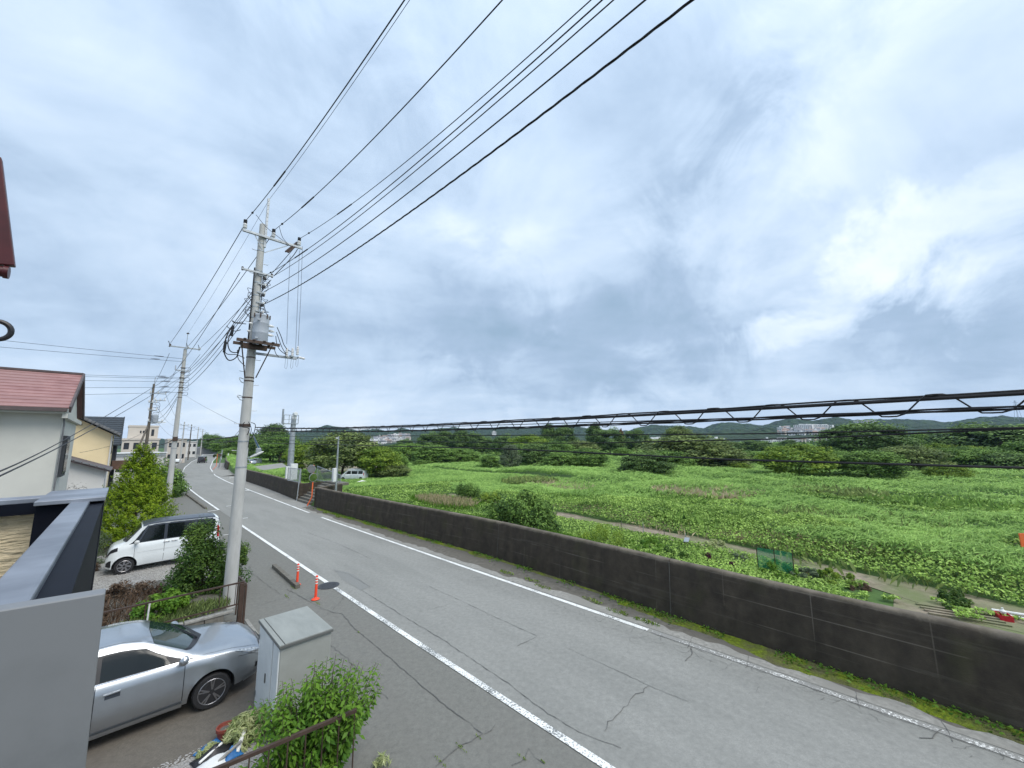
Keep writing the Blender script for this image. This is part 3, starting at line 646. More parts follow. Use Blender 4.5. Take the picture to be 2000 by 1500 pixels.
for i, (a, b) in enumerate(zip(js[:-1], js[1:])):
    wall_panel(fw2, a + .012, b - .012, seed=i + 11, hf=(lambda s: 1.45 - max(0, (s - 64.5) * .34)))
m_ = MB(); m_.bar(W(11.1, 37.5, .4), W(13.5, 38.3, .4), .34, 1.9); m_.build('return_panel', 'wall_concrete', fw2, bevel=.02)
fw3 = thing('flood_wall', 'most distant low concrete wall right of the road behind the double mirror', 'wall')
wall_panel(fw3, 92, 128, seed=31, h=1.45)

# steps over the wall
st = thing('concrete_steps', 'worn concrete steps rising between the two ends of the flood wall', 'steps', W(10.95, 35.4, 0), ANG)
for i in range(9):
    MB().box(i * .27, i * .27 + .30 + (.6 if i == 8 else 0), -1.55, 1.75, -.1 if i == 0 else i * .165 - .05, (i + 1) * .165).build('step', 'old_concrete', st, bevel=.012)
MB().box(.25, 3.0, -1.55, 1.75, -1.2, .0).build('stair_base', 'old_concrete', st)

# dirt path on the river side, parking area, ramp
def draped(name, fa, fb, s0, s1, m, dz=.03, step=1.0, cols=5, kind='structure', edge=.8, seed=3):
    ss = np.arange(s0, s1 + 1e-6, step); a = fa(ss) + (fbm(ss / 2.1, ss * 0, 3, seed) - .45) * edge; b = fb(ss) + (fbm(ss / 2.1, ss * 0 + 9, 3, seed) - .45) * edge
    t = np.linspace(0, 1, cols)[None]; Nn = a[:, None] * (1 - t) + b[:, None] * t; S_ = np.repeat(ss[:, None], cols, 1)
    Z = ground_z(Nn, S_) + dz
    o = grid_mesh(name, Nn * NE[0] + S_ * SE[0], Nn * NE[1] + S_ * SE[1], Z, m); o['kind'] = kind; return o
pathc = curve([(-30, 20.5), (-14, 23.0), (-5, 25.2), (0, 26.4), (5, 27.4), (9, 28.3), (16, 29.0), (23, 29.5), (32, 30.6), (40, 31), (60, 33)])
draped('path', lambda s: pathc(s) - 1.05 - np.clip((2 - s) / 3, 0, 1) * 1.5, lambda s: pathc(s) + 1.05, -30, 44, 'dirt', step=.5, cols=9)
draped('bare_earth', lambda s: s * 0 + 18.5, lambda s: pathc(s) - .6, -9, 1.2, 'dirt', dz=.02, step=.4, cols=12)
draped('parking_area', lambda s: nW(s) + 16, lambda s: nW(s) + 40, 95, 175, 'dirt', dz=.06, step=4, cols=8, edge=3)

# ================================================================== BUILDINGS at the left
def houseframe(name, label, cat, n, s): return thing(name, label, cat, W(n, s, 0), ANG)
# --- own balcony
BZ = 4.40
bal = houseframe('balcony', 'near balcony parapet with grey coping, dark corner post and grey end panel', 'balcony', -0.3, 3.0)
def bl(n, s, z): return (n + .3, s - 3.0, z)
def bbox(mb, n0, n1, s0, s1, z0, z1): return mb.box(n0 + .3, n1 + .3, s0 - 3.0, s1 - 3.0, z0, z1)
bbox(MB(), -.40, -.062, 4.42, 4.75, 3.0, BZ - .012).build('corner_post', 'balcony_dark', bal, bevel=.004)
bbox(MB(), -.405, -.055, 4.36, 5.3, BZ - .012, BZ + .018).build('post_cap', 'balcony_rail_top', bal, bevel=.004)
bbox(MB(), -.235, -.135, 1.45, 4.43, BZ - .07, BZ - .005).build('handrail', 'balcony_rail_top', bal, bevel=.008)
bbox(MB(), -.135, -.066, 1.45, 4.42, 3.2, BZ - .03).build('outer_panel', 'balcony_dark', bal)
bbox(MB(), -3.4, -.40, 4.72, 4.95, BZ - .02, BZ + .015).build('coping', 'balcony_rail_top', bal, bevel=.004)
bbox(MB(), -3.4, -.40, 4.70, 4.78, BZ - .10, BZ - .02).build('coping_shade', 'balcony_dark', bal)  # dark strip standing in for the shade below the coping
bbox(MB(), -3.4, -.41, 4.80, 4.93, 2.9, BZ - .02).build('parapet', 'beige_stucco', bal)
m_ = MB(); o_ = [atS(0, 1185, 1.3), atS(206, 1158, 1.3), atS(190, 1500, 1.34)]
rx = o_[1][0]; zt = o_[1][2]
m_.add([bl(-1.2, 1.30, zt + .05), bl(rx, 1.30, zt), bl(rx + .016, 1.34, 3.4), bl(-1.2, 1.34, 3.4), bl(-1.2, 1.345, zt + .05), bl(rx, 1.345, zt), bl(rx + .016, 1.385, 3.4), bl(-1.2, 1.385, 3.4)],
       [(0, 1, 2, 3), (4, 7, 6, 5), (0, 4, 5, 1), (1, 5, 6, 2), (2, 6, 7, 3), (3, 7, 4, 0)])
m_.build('end_panel', 'balcony_grey', bal, bevel=.003)
# --- own eave: dark red verge board and gutter above, laundry ring
ev = houseframe('roof_eave', 'dark red roof verge board with gutter end at the upper left edge', 'roof edge', -.7, 4.0)
q0 = atS(-38, 300, 4.0); q1 = atS(1, 518, 4.0)
def el(p, dn=0, ds=0, dz=0): return (p[0] + .7 + dn, p[1] - 4.0 + ds, p[2] + dz)
MB().bar(el(q0, .035), el(q1, .01), .10, .055, up=(0, 1, 0)).build('verge_board', 'gutter_red', ev, bevel=.006)
MB().bar(el(q0, -.03, .03), el(q1, -.03, .03), .16, .02, up=(0, 1, 0)).build('verge_trim', 'gutter_red', ev)
q2 = atS(-42, 522, 4.0); q3 = atS(13, 532, 4.0)
MB().tube([el(q2), el(q3)], .035, 12).build('gutter', 'gutter_red', ev, smooth=True)
MB().tube([el(q3, -.012), el(q3, .01)], .042, 12).build('gutter_end', 'gutter_red', ev, smooth=True)
rg = houseframe('laundry_ring', 'dark round laundry pole bracket ring at the left picture edge', 'bracket', *atS(-8, 645, 3.0)[:2])
rc_ = atS(-6, 645, 3.0); m_ = MB(); m_.tube([(.045 * math.cos(a), 0, rc_[2] + .045 * math.sin(a)) for a in np.linspace(0, 2 * math.pi, 25)], .011, 8, caps=False)
m_.build('ring', 'black_plastic', rg, smooth=True); MB().bar((-.05, 0, rc_[2]), (-.4, 0, rc_[2]), .025, .025).build('arm', 'black_plastic', rg)

# --- grey house with red roof
def window(parent, x0, x1, z0, z1, y, depth=.08, frame='black_plastic', axis='y', glass='window_dark', fw_=.045):
    """window in the plane y (axis y) or x (axis x), facing -y / +x"""
    f = MB()
    def bx(mb, a0, a1, b0, b1, c0, c1):
        return mb.box(a0, a1, c0, c1, b0, b1) if axis == 'y' else mb.box(c0, c1, a0, a1, b0, b1)
    s_ = -1 if axis == 'y' else 1
    lo, hi = sorted((y - s_ * .02, y + s_ * .035))
    bx(f, x0, x1, z1 - fw_, z1, lo, hi); bx(f, x0, x1, z0, z0 + fw_, lo, hi); bx(f, x0, x0 + fw_, z0 + fw_, z1 - fw_, lo, hi); bx(f, x1 - fw_, x1, z0 + fw_, z1 - fw_, lo, hi)
    bx(f, (x0 + x1) / 2 - fw_ * .4, (x0 + x1) / 2 + fw_ * .4, z0 + fw_, z1 - fw_, lo, hi)
    w = f.build('window', frame, parent)
    lo, hi = sorted((y + s_ * .003, y + s_ * .012)); g = MB(); bx(g, x0 + fw_, x1 - fw_, z0 + fw_, z1 - fw_, lo, hi); g.build('pane', glass, w)
    return w
def wall_box(parent, x0, x1, y0, y1, z0, z1, m, name='wall'):
    for (a, b, c, d) in ((x0, x1, y0, y0 + .12), (x0, x1, y1 - .12, y1), (x0, x0 + .12, y0 + .12, y1 - .12), (x1 - .12, x1, y0 + .12, y1 - .12)):
        MB().box(a, b, c, d, z0, z1).build(name, m, parent)

gh = houseframe('grey_house', 'grey stucco two storey house with faded red metal roof behind the balcony', 'house', -1.42, 18.6)
ex = 0.0
wall_box(gh, -8.5, 0, 0, 5.0, 0, 5.86, 'grey_stucco')
m_ = MB(); m_.add([(0, 0, 5.86), (0, 5, 5.86), (0, 2.5, 7.05), (-.12, 0, 5.86), (-.12, 5, 5.86), (-.12, 2.5, 7.05)], [(0, 1, 2), (3, 5, 4), (0, 3, 4, 1), (1, 4, 5, 2), (2, 5, 3, 0)])
m_.build('gable', 'grey_stucco', gh)
za, zr = 5.98, 7.42; ya, yr = -.42, 2.5
# slope facing us laid in metal courses, each lapped over the one below
nrow = 12
for side in (0, 1):
    for i in range(nrow):
        t0, t1 = i / nrow, (i + 1) / nrow
        y0 = ya + (yr - ya) * t0; y1 = ya + (yr - ya) * t1; z0 = za + (zr - za) * t0; z1 = za + (zr - za) * t1
        if side: y0 = 2 * yr - y0; y1 = 2 * yr - y1
        x1_ = .12; x0_ = -9.0
        m_ = MB(); m_.add([(x0_, y0, z0 + .03), (x1_, y0, z0 + .03), (x1_, y1, z1 + .008), (x0_, y1, z1 + .008), (x0_, y0, z0 - .02), (x1_, y0, z0 - .02), (x1_, y1, z1 - .02), (x0_, y1, z1 - .02)],
                          [(0, 1, 2, 3), (4, 7, 6, 5), (0, 4, 5, 1), (1, 5, 6, 2), (2, 6, 7, 3), (3, 7, 4, 0)])
        m_.build('roof_course', 'roof_red', gh)
MB().bar((-9, yr, zr + .02), (.14, yr, zr + .02), .22, .07).build('ridge', 'roof_brown', gh)
MB().bar((.15, ya - .02, za - .04), (.15, yr, zr - .04), .05, .2).build('barge_board', 'roof_brown', gh)
MB().bar((.15, 2 * yr - ya, za - .04), (.15, yr, zr - .04), .05, .2).build('barge_board', 'roof_brown', gh)
MB().bar((-9, ya - .05, za - .05), (.1, ya - .05, za - .05), .1, .11).build('gutter', 'roof_brown', gh)
MB().box(-9, .08, ya + .03, -.001, za - .16, za - .1).build('soffit', 'grey_stucco', gh)
MB().box(.002, .12, ya + .04, 5.3, za - .30, za - .16).build('soffit', 'grey_stucco', gh)
MB().tube([(.03, -.30, za - .1), (.03, -.1, za - .3), (.05, -.06, za - .5), (.05, -.06, 0)], .022, 8).build('downpipe', 'roof_grey', gh, smooth=True)
# side window shutter box by the corner and bay at the front
MB().box(-.02, .12, .35, 1.55, 3.85, 5.15).build('shutter_box', 'charcoal_siding', gh)
wq = MB().box(.121, .135, .45, 1.45, 3.95, 5.05).build('window_frame', 'black_plastic', gh); MB().box(.136, .14, .5, 1.4, 4.0, 5.0).build('pane', 'window_dark', wq)
window(gh, -1.75, -1.22, 4.25, 5.2, -.001, frame='roof_brown')
window(gh, -4.5, -2.9, 1.2, 2.6, -.001)
MB().box(-9, -1.30, -.22, -.001, 5.35, 5.72).build('cornice', 'grey_stucco', gh)

# --- white lower building in front of the yellow house
wh = houseframe('low_white_house', 'low off white house with sloping brown eave below the yellow gable', 'house', -.62, 35.0)
m_ = MB(); 
def gable_prism(mb, x0, x1, y0, y1, zl, zr_, zp, xp):
    mb.add([(x0, y0, 0), (x1, y0, 0), (x1, y0, zr_), (xp, y0, zp), (x0, y0, zl), (x0, y1, 0), (x1, y1, 0), (x1, y1, zr_), (xp, y1, zp), (x0, y1, zl)],
           [(0, 1, 2, 3, 4), (5, 9, 8, 7, 6), (0, 5, 6, 1), (1, 6, 7, 2), (2, 7, 8, 3), (3, 8, 9, 4), (4, 9, 5, 0)]); return mb
gable_prism(m_, -4.5, 0, 0, 4.5, 4.6, 3.35, 4.75, -3.6).build('wall', 'white_wall', wh)
MB().bar((.25, 2.1, 3.28), (-3.6, 2.1, 4.86), 5.0, .14).build('roof', 'roof_brown', wh)
for i in range(12):
    t = i / 12; MB().bar((.25 - 3.85 * t, -.42, 3.36 + 1.58 * t), (.25 - 3.85 * (t + .07), -.42, 3.36 + 1.58 * (t + .07)), .09, .09, up=(0, 1, 0)).build('edge_tile', 'roof_grey', wh)
window(wh, -2.6, -1.6, 2.0, 3.0, -.001, frame='roof_brown')

# --- yellow house
yh = houseframe('yellow_house', 'pale yellow gabled house with grey tiled verge and red brown vent', 'house', -.62, 42.0)
gable_prism(MB(), -3.9, 0, 0, 7, 5.75, 5.68, 6.86, -1.95).build('wall', 'yellow_stucco', yh)
for sgn, xe, ze in ((1, .42, 5.62), (-1, -4.3, 5.64)):
    sl = MB().bar((xe, 3.3, ze), (-1.95, 3.3, 7.02), 7.7, .16).build('roof', 'roof_grey', yh)
    for i in range(12):
        t0, t1 = i / 12, (i + .88) / 12; a = (xe + (-1.95 - xe) * t0, -.60, ze + (7.02 - ze) * t0 + .05); b = (xe + (-1.95 - xe) * t1, -.60, ze + (7.02 - ze) * t1 + .05)
        MB().bar(a, b, .16, .2, up=(0, 1, 0)).build('verge_tile', 'roof_grey', yh)
MB().tube([(-1.95, -.55, 7.14), (-1.95, 7, 7.14)], .12, 8).build('ridge', 'roof_grey', yh)
vt = MB(); 
for i in range(4): vt.box(-2.35 + i * .2, -2.22 + i * .2, -.03, -.001, 6.32, 6.44); vt.box(-2.30 + i * .16, -2.2 + i * .16, -.03, -.001, 6.47, 6.54)
vt.build('vent', 'roof_brown', yh)
MB().bar((-.02, -.06, 0), (-.02, -.06, 5.6), .08, .08).build('downpipe', 'white_wall', yh)
window(yh, 1.0, 2.4, 4.2, 5.2, .0005, axis='x', frame='black_plastic')
# --- charcoal house behind
ch_ = houseframe('charcoal_house', 'charcoal sided house with long dark roof behind the yellow house', 'house', -.55, 50.6)
wall_box(ch_, -8, 0.0, 0, 7, 0, 5.0, 'charcoal_siding')
gable_prism(MB(), -8, 0.18, .12, 6.9, 5.0, 5.0, 5.02, -4).build('upper_wall', 'charcoal_siding', ch_)
nr = 14
for i in range(nr):
    t0, t1 = i / nr, (i + 1) / nr; y0, y1 = -.5 + 4 * t0, -.5 + 4 * t1; z0, z1 = 4.9 + 2.72 * t0, 4.9 + 2.72 * t1
    m_ = MB(); m_.add([(-8, y0, z0 + .05), (.42, y0, z0 + .05), (.42, y1, z1), (-8, y1, z1), (-8, y0, z0 - .05), (.42, y0, z0 - .05), (.42, y1, z1 - .05), (-8, y1, z1 - .05)], [(0, 1, 2, 3), (4, 7, 6, 5), (0, 4, 5, 1), (1, 5, 6, 2), (2, 6, 7, 3), (3, 7, 4, 0)])
    m_.build('roof_course', 'roof_dark', ch_)
MB().bar((.40, -.5, 4.9), (.40, 3.5, 7.6), .06, .2).build('barge_board', 'charcoal_siding', ch_)
m_ = MB(); m_.add([(0.19, 0, 4.9), (0.19, 7, 4.9), (0.19, 3.5, 7.35), (.05, 0, 4.9), (.05, 7, 4.9), (.05, 3.5, 7.35)], [(0, 1, 2), (3, 5, 4), (0, 3, 4, 1), (1, 4, 5, 2), (2, 5, 3, 0)]); m_.build('gable', 'charcoal_siding', ch_)
window(ch_, .6, 1.8, 2.9, 4.1, .001, axis='x')
MB().box(-.001 + .0, 1.1, -.9, .3, 2.75, 3.5).build('balcony_front', 'brown_fence', ch_)

# --- buildings further along the road
def block_building(name, label, cat, n, s, w, d, h, wallm, floors, cols, roofm=None, para=.35, wz=1.1, side_cols=0, winw=.55):
    t = houseframe(name, label, cat, n, s)
    MB().box(-w, 0, 0, d, 0, h).build('wall', wallm, t)
    MB().box(-w - .15, .15, -.15, d + .15, h, h + para).build('roof', roofm or wallm, t)
    fh = h / floors
    for f in range(floors):
        for c in range(cols):
            x0 = -w + w * (c + .5 - winw / 2) / cols; x1 = x0 + w * winw / cols
            window(t, x0, x1, f * fh + fh * .38, f * fh + fh * .38 + wz, -.001, fw_=.1)
        for c in range(side_cols):
            y0 = d * (c + .25) / side_cols; y1 = y0 + d * .5 / side_cols
            window(t, y0, y1, f * fh + fh * .38, f * fh + fh * .38 + wz, .001, axis='x', fw_=.1)
    return t
bb = block_building('apartment_building', 'large cream concrete building with stepped upper storey behind the third pole', 'building', 5.4, 112, 5.6, 14, 6.0, 'cream_wall', 2, 4, wz=1.3)
MB().box(-4.9, -.2, 3, 12, 6.36, 8.8).build('upper_storey', 'cream_wall', bb); MB().box(-5.0, -.1, 2.9, 12.1, 8.8, 9.15).build('upper_roof', 'cream_wall', bb)
for i, (a, b) in enumerate(((-3.1, -2.85), (-2.65, -2.4), (-2.2, -1.95))): window(bb, a, b, 7.5, 8.0, 2.999, fw_=.06)
window(bb, -1.3, -.85, 6.9, 8.3, 2.999, fw_=.08)
lw = block_building('warehouse', 'low white warehouse with pale flat roof left of the road', 'building', 4.4, 76, 5.2, 15, 3.4, 'white_wall', 1, 3, roofm='white_metal', wz=.9)
MB().box(-5.5, .3, -.5, 1.2, 3.76, 3.86).build('canopy', 'white_metal', lw)
block_building('apartment_building', 'small cream flat roofed building between the second pole and the far poles', 'building', 12.6, 142, 4.0, 10, 6.3, 'cream_wall', 2, 3, wz=1.2)
block_building('apartment_building', 'white two storey building farthest along the left side of the road', 'building', 21.5, 205, 6.0, 12, 6.0, 'white_wall', 2, 4, wz=1.2)
h9 = houseframe('small_house', 'small house with cream walls at the far end of the road', 'house', 37.5, 262)
MB().box(-9, 0, 0, 9, 0, 3.2).build('wall', 'cream_wall', h9)
gable_prism(MB(), -9.6, .6, -.6, 9.6, 3.25, 3.25, 5.0, -4.5).build('roof', 'roof_grey', h9)
window(h9, -7, -5, 1, 2.3, -.001, fw_=.1); window(h9, -4, -2, 1, 2.3, -.001, fw_=.1)
# brown wall along the road side, past the hedge
bw = thing('boundary_fence', 'brown board fence along the left roadside beyond the hedge', 'fence')
ss_ = np.arange(70, 112, 1.5)
for s_ in ss_:
    n_ = float(nL(s_)) - 1.9; n2_ = float(nL(s_ + 1.44)) - 1.9
    MB().bar(W(n_, s_, .8), W(n2_, s_ + 1.44, .8), .06, 1.6).build('board_panel', 'brown_fence', bw)
    MB().bar(W(n_, s_ - .03, 0), W(n_, s_ - .03, 1.75), .09, .09).build('post', 'brown_fence', bw)

# ================================================================== storage cabinet, fence, retaining wall
cab = houseframe('storage_cabinet', 'tall grey metal storage cabinet with ribbed white doors beside the silver car', 'cabinet', 2.57, 8.3)
MB().box(-.40, .41, -.66, .66, .06, 1.455).build('body', 'cabinet_side', cab, bevel=.006)
MB().box(-.36, .37, -.62, .62, 0, .06).build('plinth', 'cabinet_edge', cab)
MB().box(-.43, .43, -.70, .70, 1.455, 1.50).build('lid', 'cabinet_edge', cab, bevel=.006)
MB().box(-.34, .42, -.69, .69, 1.50, 1.512).build('lid_plate', 'cabinet_top', cab)
MB().box(-.425, -.355, -.69, .69, 1.50, 1.510).build('lid_lip', 'cabinet_top', cab)
for i, (a, b) in enumerate(((-.65, -.60), (-.58, -.30), (-.28, .10), (.12, .62))):
    d_ = MB().box(-.425 + (.01 if i % 2 else 0), -.402, a, b, .09, 1.44).build('door', 'cabinet_door', cab, bevel=.004)
    if i == 2: MB().box(-.44, -.426, -.02, .02, .7, .84).build('handle', 'cabinet_edge', d_)
    if i == 3:
        for hz_ in (.25, 1.2): MB().box(-.434, -.426, .57, .61, hz_, hz_ + .09).build('hinge', 'cabinet_edge', d_)

rwall = houseframe('block_wall', 'low concrete block retaining wall under the brown railing', 'wall', 2.5, 13.05)
for r in range(2):
    for i in range(12):
        x1_ = -.41 * i - (.2 if r else 0); MB().box(x1_ - .395, x1_, .0 + (i % 3) * .003, .12, r * .2 - .01, r * .2 + .19).build('block', 'old_concrete', rwall, bevel=.008)
for i in range(5): MB().box(-1.02 * i - 1.0, -1.02 * i, -.02, .14, .392, .45).build('coping', 'concrete', rwall, bevel=.01)
soil = props(MB().box(0, 0, 0, 0, 0, 0).build('soil_tmp', 'dirt'), kind='structure'); bpy.data.objects.remove(soil)
plot('garden_soil', -5, 2.45, 13.17, 18.1, .33, 'verge_soil')
bf = houseframe('garden_railing', 'thin brown steel railing on the block wall between the two parked cars', 'fence', 2.6, 13.1)
MB().box(.0, .11, -.05, .06, 0, 1.08).build('post', 'brown_steel', bf, bevel=.01); MB().box(.12, .17, -.05, .0, 0, 1.03).build('post', 'brown_steel', bf, bevel=.006)
MB().bar((.1, 0, 1.10), (-5.4, 0, 1.10), .045, .035).build('top_rail', 'brown_steel', bf); MB().bar((.0, 0, .56), (-5.4, 0, .56), .03, .03).build('bottom_rail', 'brown_steel', bf)
for i in range(3): MB().bar((-.08 - i * .17, 0, .56), (-.08 - i * .17, 0, 1.09), .015, .015).build('baluster', 'brown_steel', bf)
for i in range(4): MB().bar((-1.85 - i * 1.2, 0, .45), (-1.85 - i * 1.2, 0, 1.09), .025, .025).build('baluster', 'brown_steel', bf)
MB().bar((.14, -.03, 1.05), (.14, .9, 1.02), .035, .03).build('side_rail', 'brown_steel', bf); MB().bar((.14, .9, 0), (.14, .9, 1.03), .035, .03).build('post', 'brown_steel', bf)
stk = thing('garden_stake', 'short white plastic pipe upright in the weeds behind the silver car', 'stake', W(*atS(290, 1185, 13.5)[:2], .33))
MB().tube([(0, 0, -.05), (0.02, 0, .62)], .018, 8).build('pipe', 'reflective_white', stk); MB().lathe([(.022, .62), (.022, .66), (.005, .665)], 8, c=(.02, 0, 0)).build('cap', 'reflective_white', stk)
sw = houseframe('low_garden_wall', 'low dark concrete slab wall behind the white van', 'wall', 2.4, 26.0)
for i in range(4): MB().box(-.9 * (i + 1) + .01, -.9 * i, 0, .12, 0, .62).build('slab', 'old_concrete', sw, bevel=.01)

# near railing at the bottom
br = houseframe('garden_railing', 'brown handrail crossing in front of the leafy shrub at the bottom', 'fence', 2.62, 5.76)
MB().bar((0.02, 0, 1.14), (-2.7, .33, 1.14), .045, .04).build('top_rail', 'brown_steel', br)
MB().bar((0, .02, .35), (-2.7, .35, .35), .03, .03).build('bottom_rail', 'brown_steel', br)
for i in range(14): MB().bar((-.2 * i, .024 * i, .35), (-.2 * i, .024 * i, 1.12), .014, .014).build('baluster', 'brown_steel', br)
for i in range(1): MB().bar((-2.5, .31, 0), (-2.5, .31, 1.12), .035, .035).build('post', 'brown_steel', br)

# pot, sheets and garden clutter
n_, s_, _ = G(438, 1446)
pot = houseframe('flower_pot', 'round terracotta flower pot at the driveway edge', 'flower pot', n_, s_)
MB().lathe([(.085, 0), (.115, .17), (.128, .17), (.13, .215), (.112, .215), (.1, .18)], 20).build('pot', 'terracotta', pot, smooth=True)
MB().lathe([(.108, .17), (.05, .185), (0.001, .18)], 12).build('soil', 'verge_soil', pot)
def sheet(name, label, m, n, s, w, d, h, rot, seed, cat='sheet'):
    r = 14; X, Y = np.meshgrid(np.linspace(-w / 2, w / 2, r), np.linspace(-d / 2, d / 2, r)); rr = np.hypot(X / w, Y / d) * 2
    Z = h * np.clip(1.1 - rr, 0, 1) * (.6 + fbm((X + seed) * 9, (Y + seed) * 9, 3, seed)) + .012 + fbm((X + seed) * 22, Y * 22, 2, seed + 3) * .025
    t = houseframe(name, label, cat, n, s); t.rotation_euler[2] += rot
    o = grid_mesh('cloth', X * (1 + .15 * fbm(Y * 8, X * 0, 2, seed)), Y * (1 + .2 * fbm(X * 9, Y * 0 + 4, 2, seed)), Z, m); o.parent = t
    so = o.modifiers.new('thick', 'SOLIDIFY'); so.thickness = .008
sheet('plastic_sheet', 'crumpled blue plastic sheet beside the flower pot', 'blue_sheet', *G(412, 1462)[:2], .38, .22, .09, .5, 2)
sheet('plastic_sheet', 'small blue plastic bag among the white garden pipes', 'blue_sheet', *G(452, 1480)[:2], .24, .18, .12, .2, 5)
sheet('soil_bag', 'flattened black and white soil bag under the blue sheet', 'black_plastic', *G(420, 1474)[:2], .55, .22, .10, .25, 7, 'bag')
sheet('soil_bag', 'white soil bag lying at the bottom beside the garden rake', 'white_metal', *G(415, 1496)[:2], .50, .26, .10, .15, 9, 'bag')
for i, (a, b, r_, lab, m__) in enumerate([((388, 1499), (432, 1468), .018, 'short white pipe leaning across the flattened soil bags', 'reflective_white'), ((425, 1497), (470, 1472), .022, 'pale wooden plank lying below the blue bag', 'concrete'), ((462, 1478), (484, 1440), .03, 'curved white plastic duct beside the variegated grass', 'reflective_white')]):
    pa = G(*a); pb = G(*b); t = thing('garden_pipe' if i != 1 else 'plank', lab, 'pipe' if i != 1 else 'plank', W(pa[0], pa[1], 0))
    qa = Vector((0, 0, .06)); qb = Vector(W(*pb[:2], .12 + .06 * i)) - Vector(W(pa[0], pa[1], 0)); md = (qa + qb) / 2 + Vector((0, 0, .05 * (i == 2)))
    MB().tube([qa, md, qb], r_, 8).build('tube' if i != 1 else 'board', m__, t, smooth=True)

# bollards
bol = houseframe('rubber_bollard', 'orange flexible bollard with white bands by the kerb end, farther of the pair', 'bollard', *G(580, 1143)[:2])
MB().lathe([(.11, 0), (.12, .012), (.105, .035), (.055, .05), (.04, .07)], 20).build('base', 'bollard_red', bol, smooth=True)
MB().lathe([(.04, .05), (.036, .62), (.036, .68), (.026, .70), (.001, .70)], 16).build('post', 'bollard_red', bol, smooth=True)
for z_ in (.46, .54, .62): MB().lathe([(.0385, z_), (.0385, z_ + .035)], 16).build('reflective_band', 'reflective_white', bol)
b2_ = copy_tree(bol); b2_.location = W(*G(616, 1171)[:2], 0); b2_.rotation_euler = (R_(-1.5), R_(1), ANG); b2_['label'] = 'orange flexible bollard with white bands beside the manhole, nearer of the pair'
bol['group'] = b2_['group'] = 'orange rubber bollards'

# ================================================================== UTILITY POLES
def pole_shaft(t, h, r0, r1, m='pole_concrete', bands=(), steps=None, n=20):
    prof = [(r0 + (r1 - r0) * k / 8, h * k / 8) for k in range(9)]; prof[0] = (r0, -.3)
    MB().lathe(prof + [(r1 * .8, h + .02)], n).build('shaft', m, t, smooth=True)
    rr = lambda z: r0 + (r1 - r0) * z / h
    for z, dark in bands:
        MB().lathe([(rr(z) + .001, z - .02), (rr(z) + .008, z - .018), (rr(z) + .008, z + .018), (rr(z) + .001, z + .02)], n).build('band', 'brown_steel' if dark else 'galvanised', t)
    if steps:
        z, dz, z1 = steps; k = 0; sm = None
        while z < z1:
            sg = 1 if k % 2 else -1
            if sm is None: sm = MB().tube([(0, 0, 0), (.15, 0, 0), (.155, 0, .025)], .009, 6).build('step_bolt', 'galvanised', t)
            else: sm = sm.copy(); COL.objects.link(sm)
            sm.location = (sg * rr(z) * .9, 0, z); sm.rotation_euler = (0, 0, 0 if sg > 0 else math.pi); z += dz; k += 1
    return rr
def insulator(t, x, y, z, h=.36, dark=True):
    o = MB().lathe([(.018, 0), (.02, h * .15), (.06, h * .18), (.065, h * .32), (.045, h * .36), (.06, h * .42), (.06, h * .55), (.04, h * .62), (.045, h * .64)], 12, c=(x, y, z)).build('insulator', 'porcelain', t, smooth=True)
    MB().lathe([(.05, h * .60), (.055, h * .66), (.055, h * .95), (.02, h)], 12, c=(x, y, z)).build('cap', 'black_plastic' if dark else 'porcelain', o, smooth=True)

P1N, P1S = 2.70, 14.79
p1 = thing('utility_pole', 'nearest concrete utility pole with grey transformer and many wires', 'utility pole', W(P1N, P1S), ANG)
p1.rotation_euler = (0, R_(0.0), ANG)
rr1 = pole_shaft(p1, 12.32, .178, .094, bands=[(11.62, 0), (11.35, 0), (10.62, 0), (10.2, 0), (9.75, 0), (9.35, 0), (8.98, 0), (7.62, 1), (6.95, 1), (6.84, 1), (6.30, 1), (5.42, 0), (4.9, 0), (4.1, 0)], steps=(2.1, .42, 11.6), n=28)
def L1(px, py, ds=0.0): p = atS(px, py, P1S + ds); return (p[0] - P1N, ds, p[2])
# top extension channel
MB().box(.055, .125, -.10, -.03, 11.5, 13.32).build('top_bracket', 'galvanised', p1, bevel=.004)
for i in range(11): MB().lathe([(.011, -.104), (.011, -.099)], 8, axis='y', c=(.09, 0, 11.7 + i * .15)).build('bolt', 'brown_steel', p1)
# top crossarm
def arm(t, a, b, y=-.14, w=.075, m='galvanised', name='crossarm'): return MB().bar((a[0], y, a[2]), (b[0], y, b[2]), w, w).build(name, m, t, bevel=.004)
ca = L1(474, 447, -.14); cb = L1(590, 484, -.14); za_ = (ca[2] + cb[2]) / 2 - .03
arm(p1, (ca[0], 0, za_), (cb[0], 0, za_)); MB().bar((ca[0] + .35, -.14, za_ - .05), (.05, -.1, za_ - .5), .03, .006, up=(0, 1, 0)).build('brace', 'galvanised', p1); MB().bar((cb[0] - .45, -.14, za_ - .05), (.1, -.1, za_ - .55), .03, .006, up=(0, 1, 0)).build('brace', 'galvanised', p1)
ins1 = [L1(478, 447, -.14)[0], L1(534, 460, -.14)[0], L1(584, 476, -.14)[0]]
for x in ins1: insulator(p1, x, -.14, za_ + .03)
MB().lathe([(.03, 0), (.03, .03)], 8, c=(ca[0], -.14, za_ + .03)).build('bolt', 'galvanised', p1)
# switch bars slung under the arm end
for k in (0, .07):
    a_ = L1(556, 494, -.30); b_ = L1(583, 470, -.10); MB().bar((a_[0] + k, -.42, a_[2]), (b_[0] + k, .05, b_[2]), .05, .045).build('switch_bar', 'brown_steel', p1)
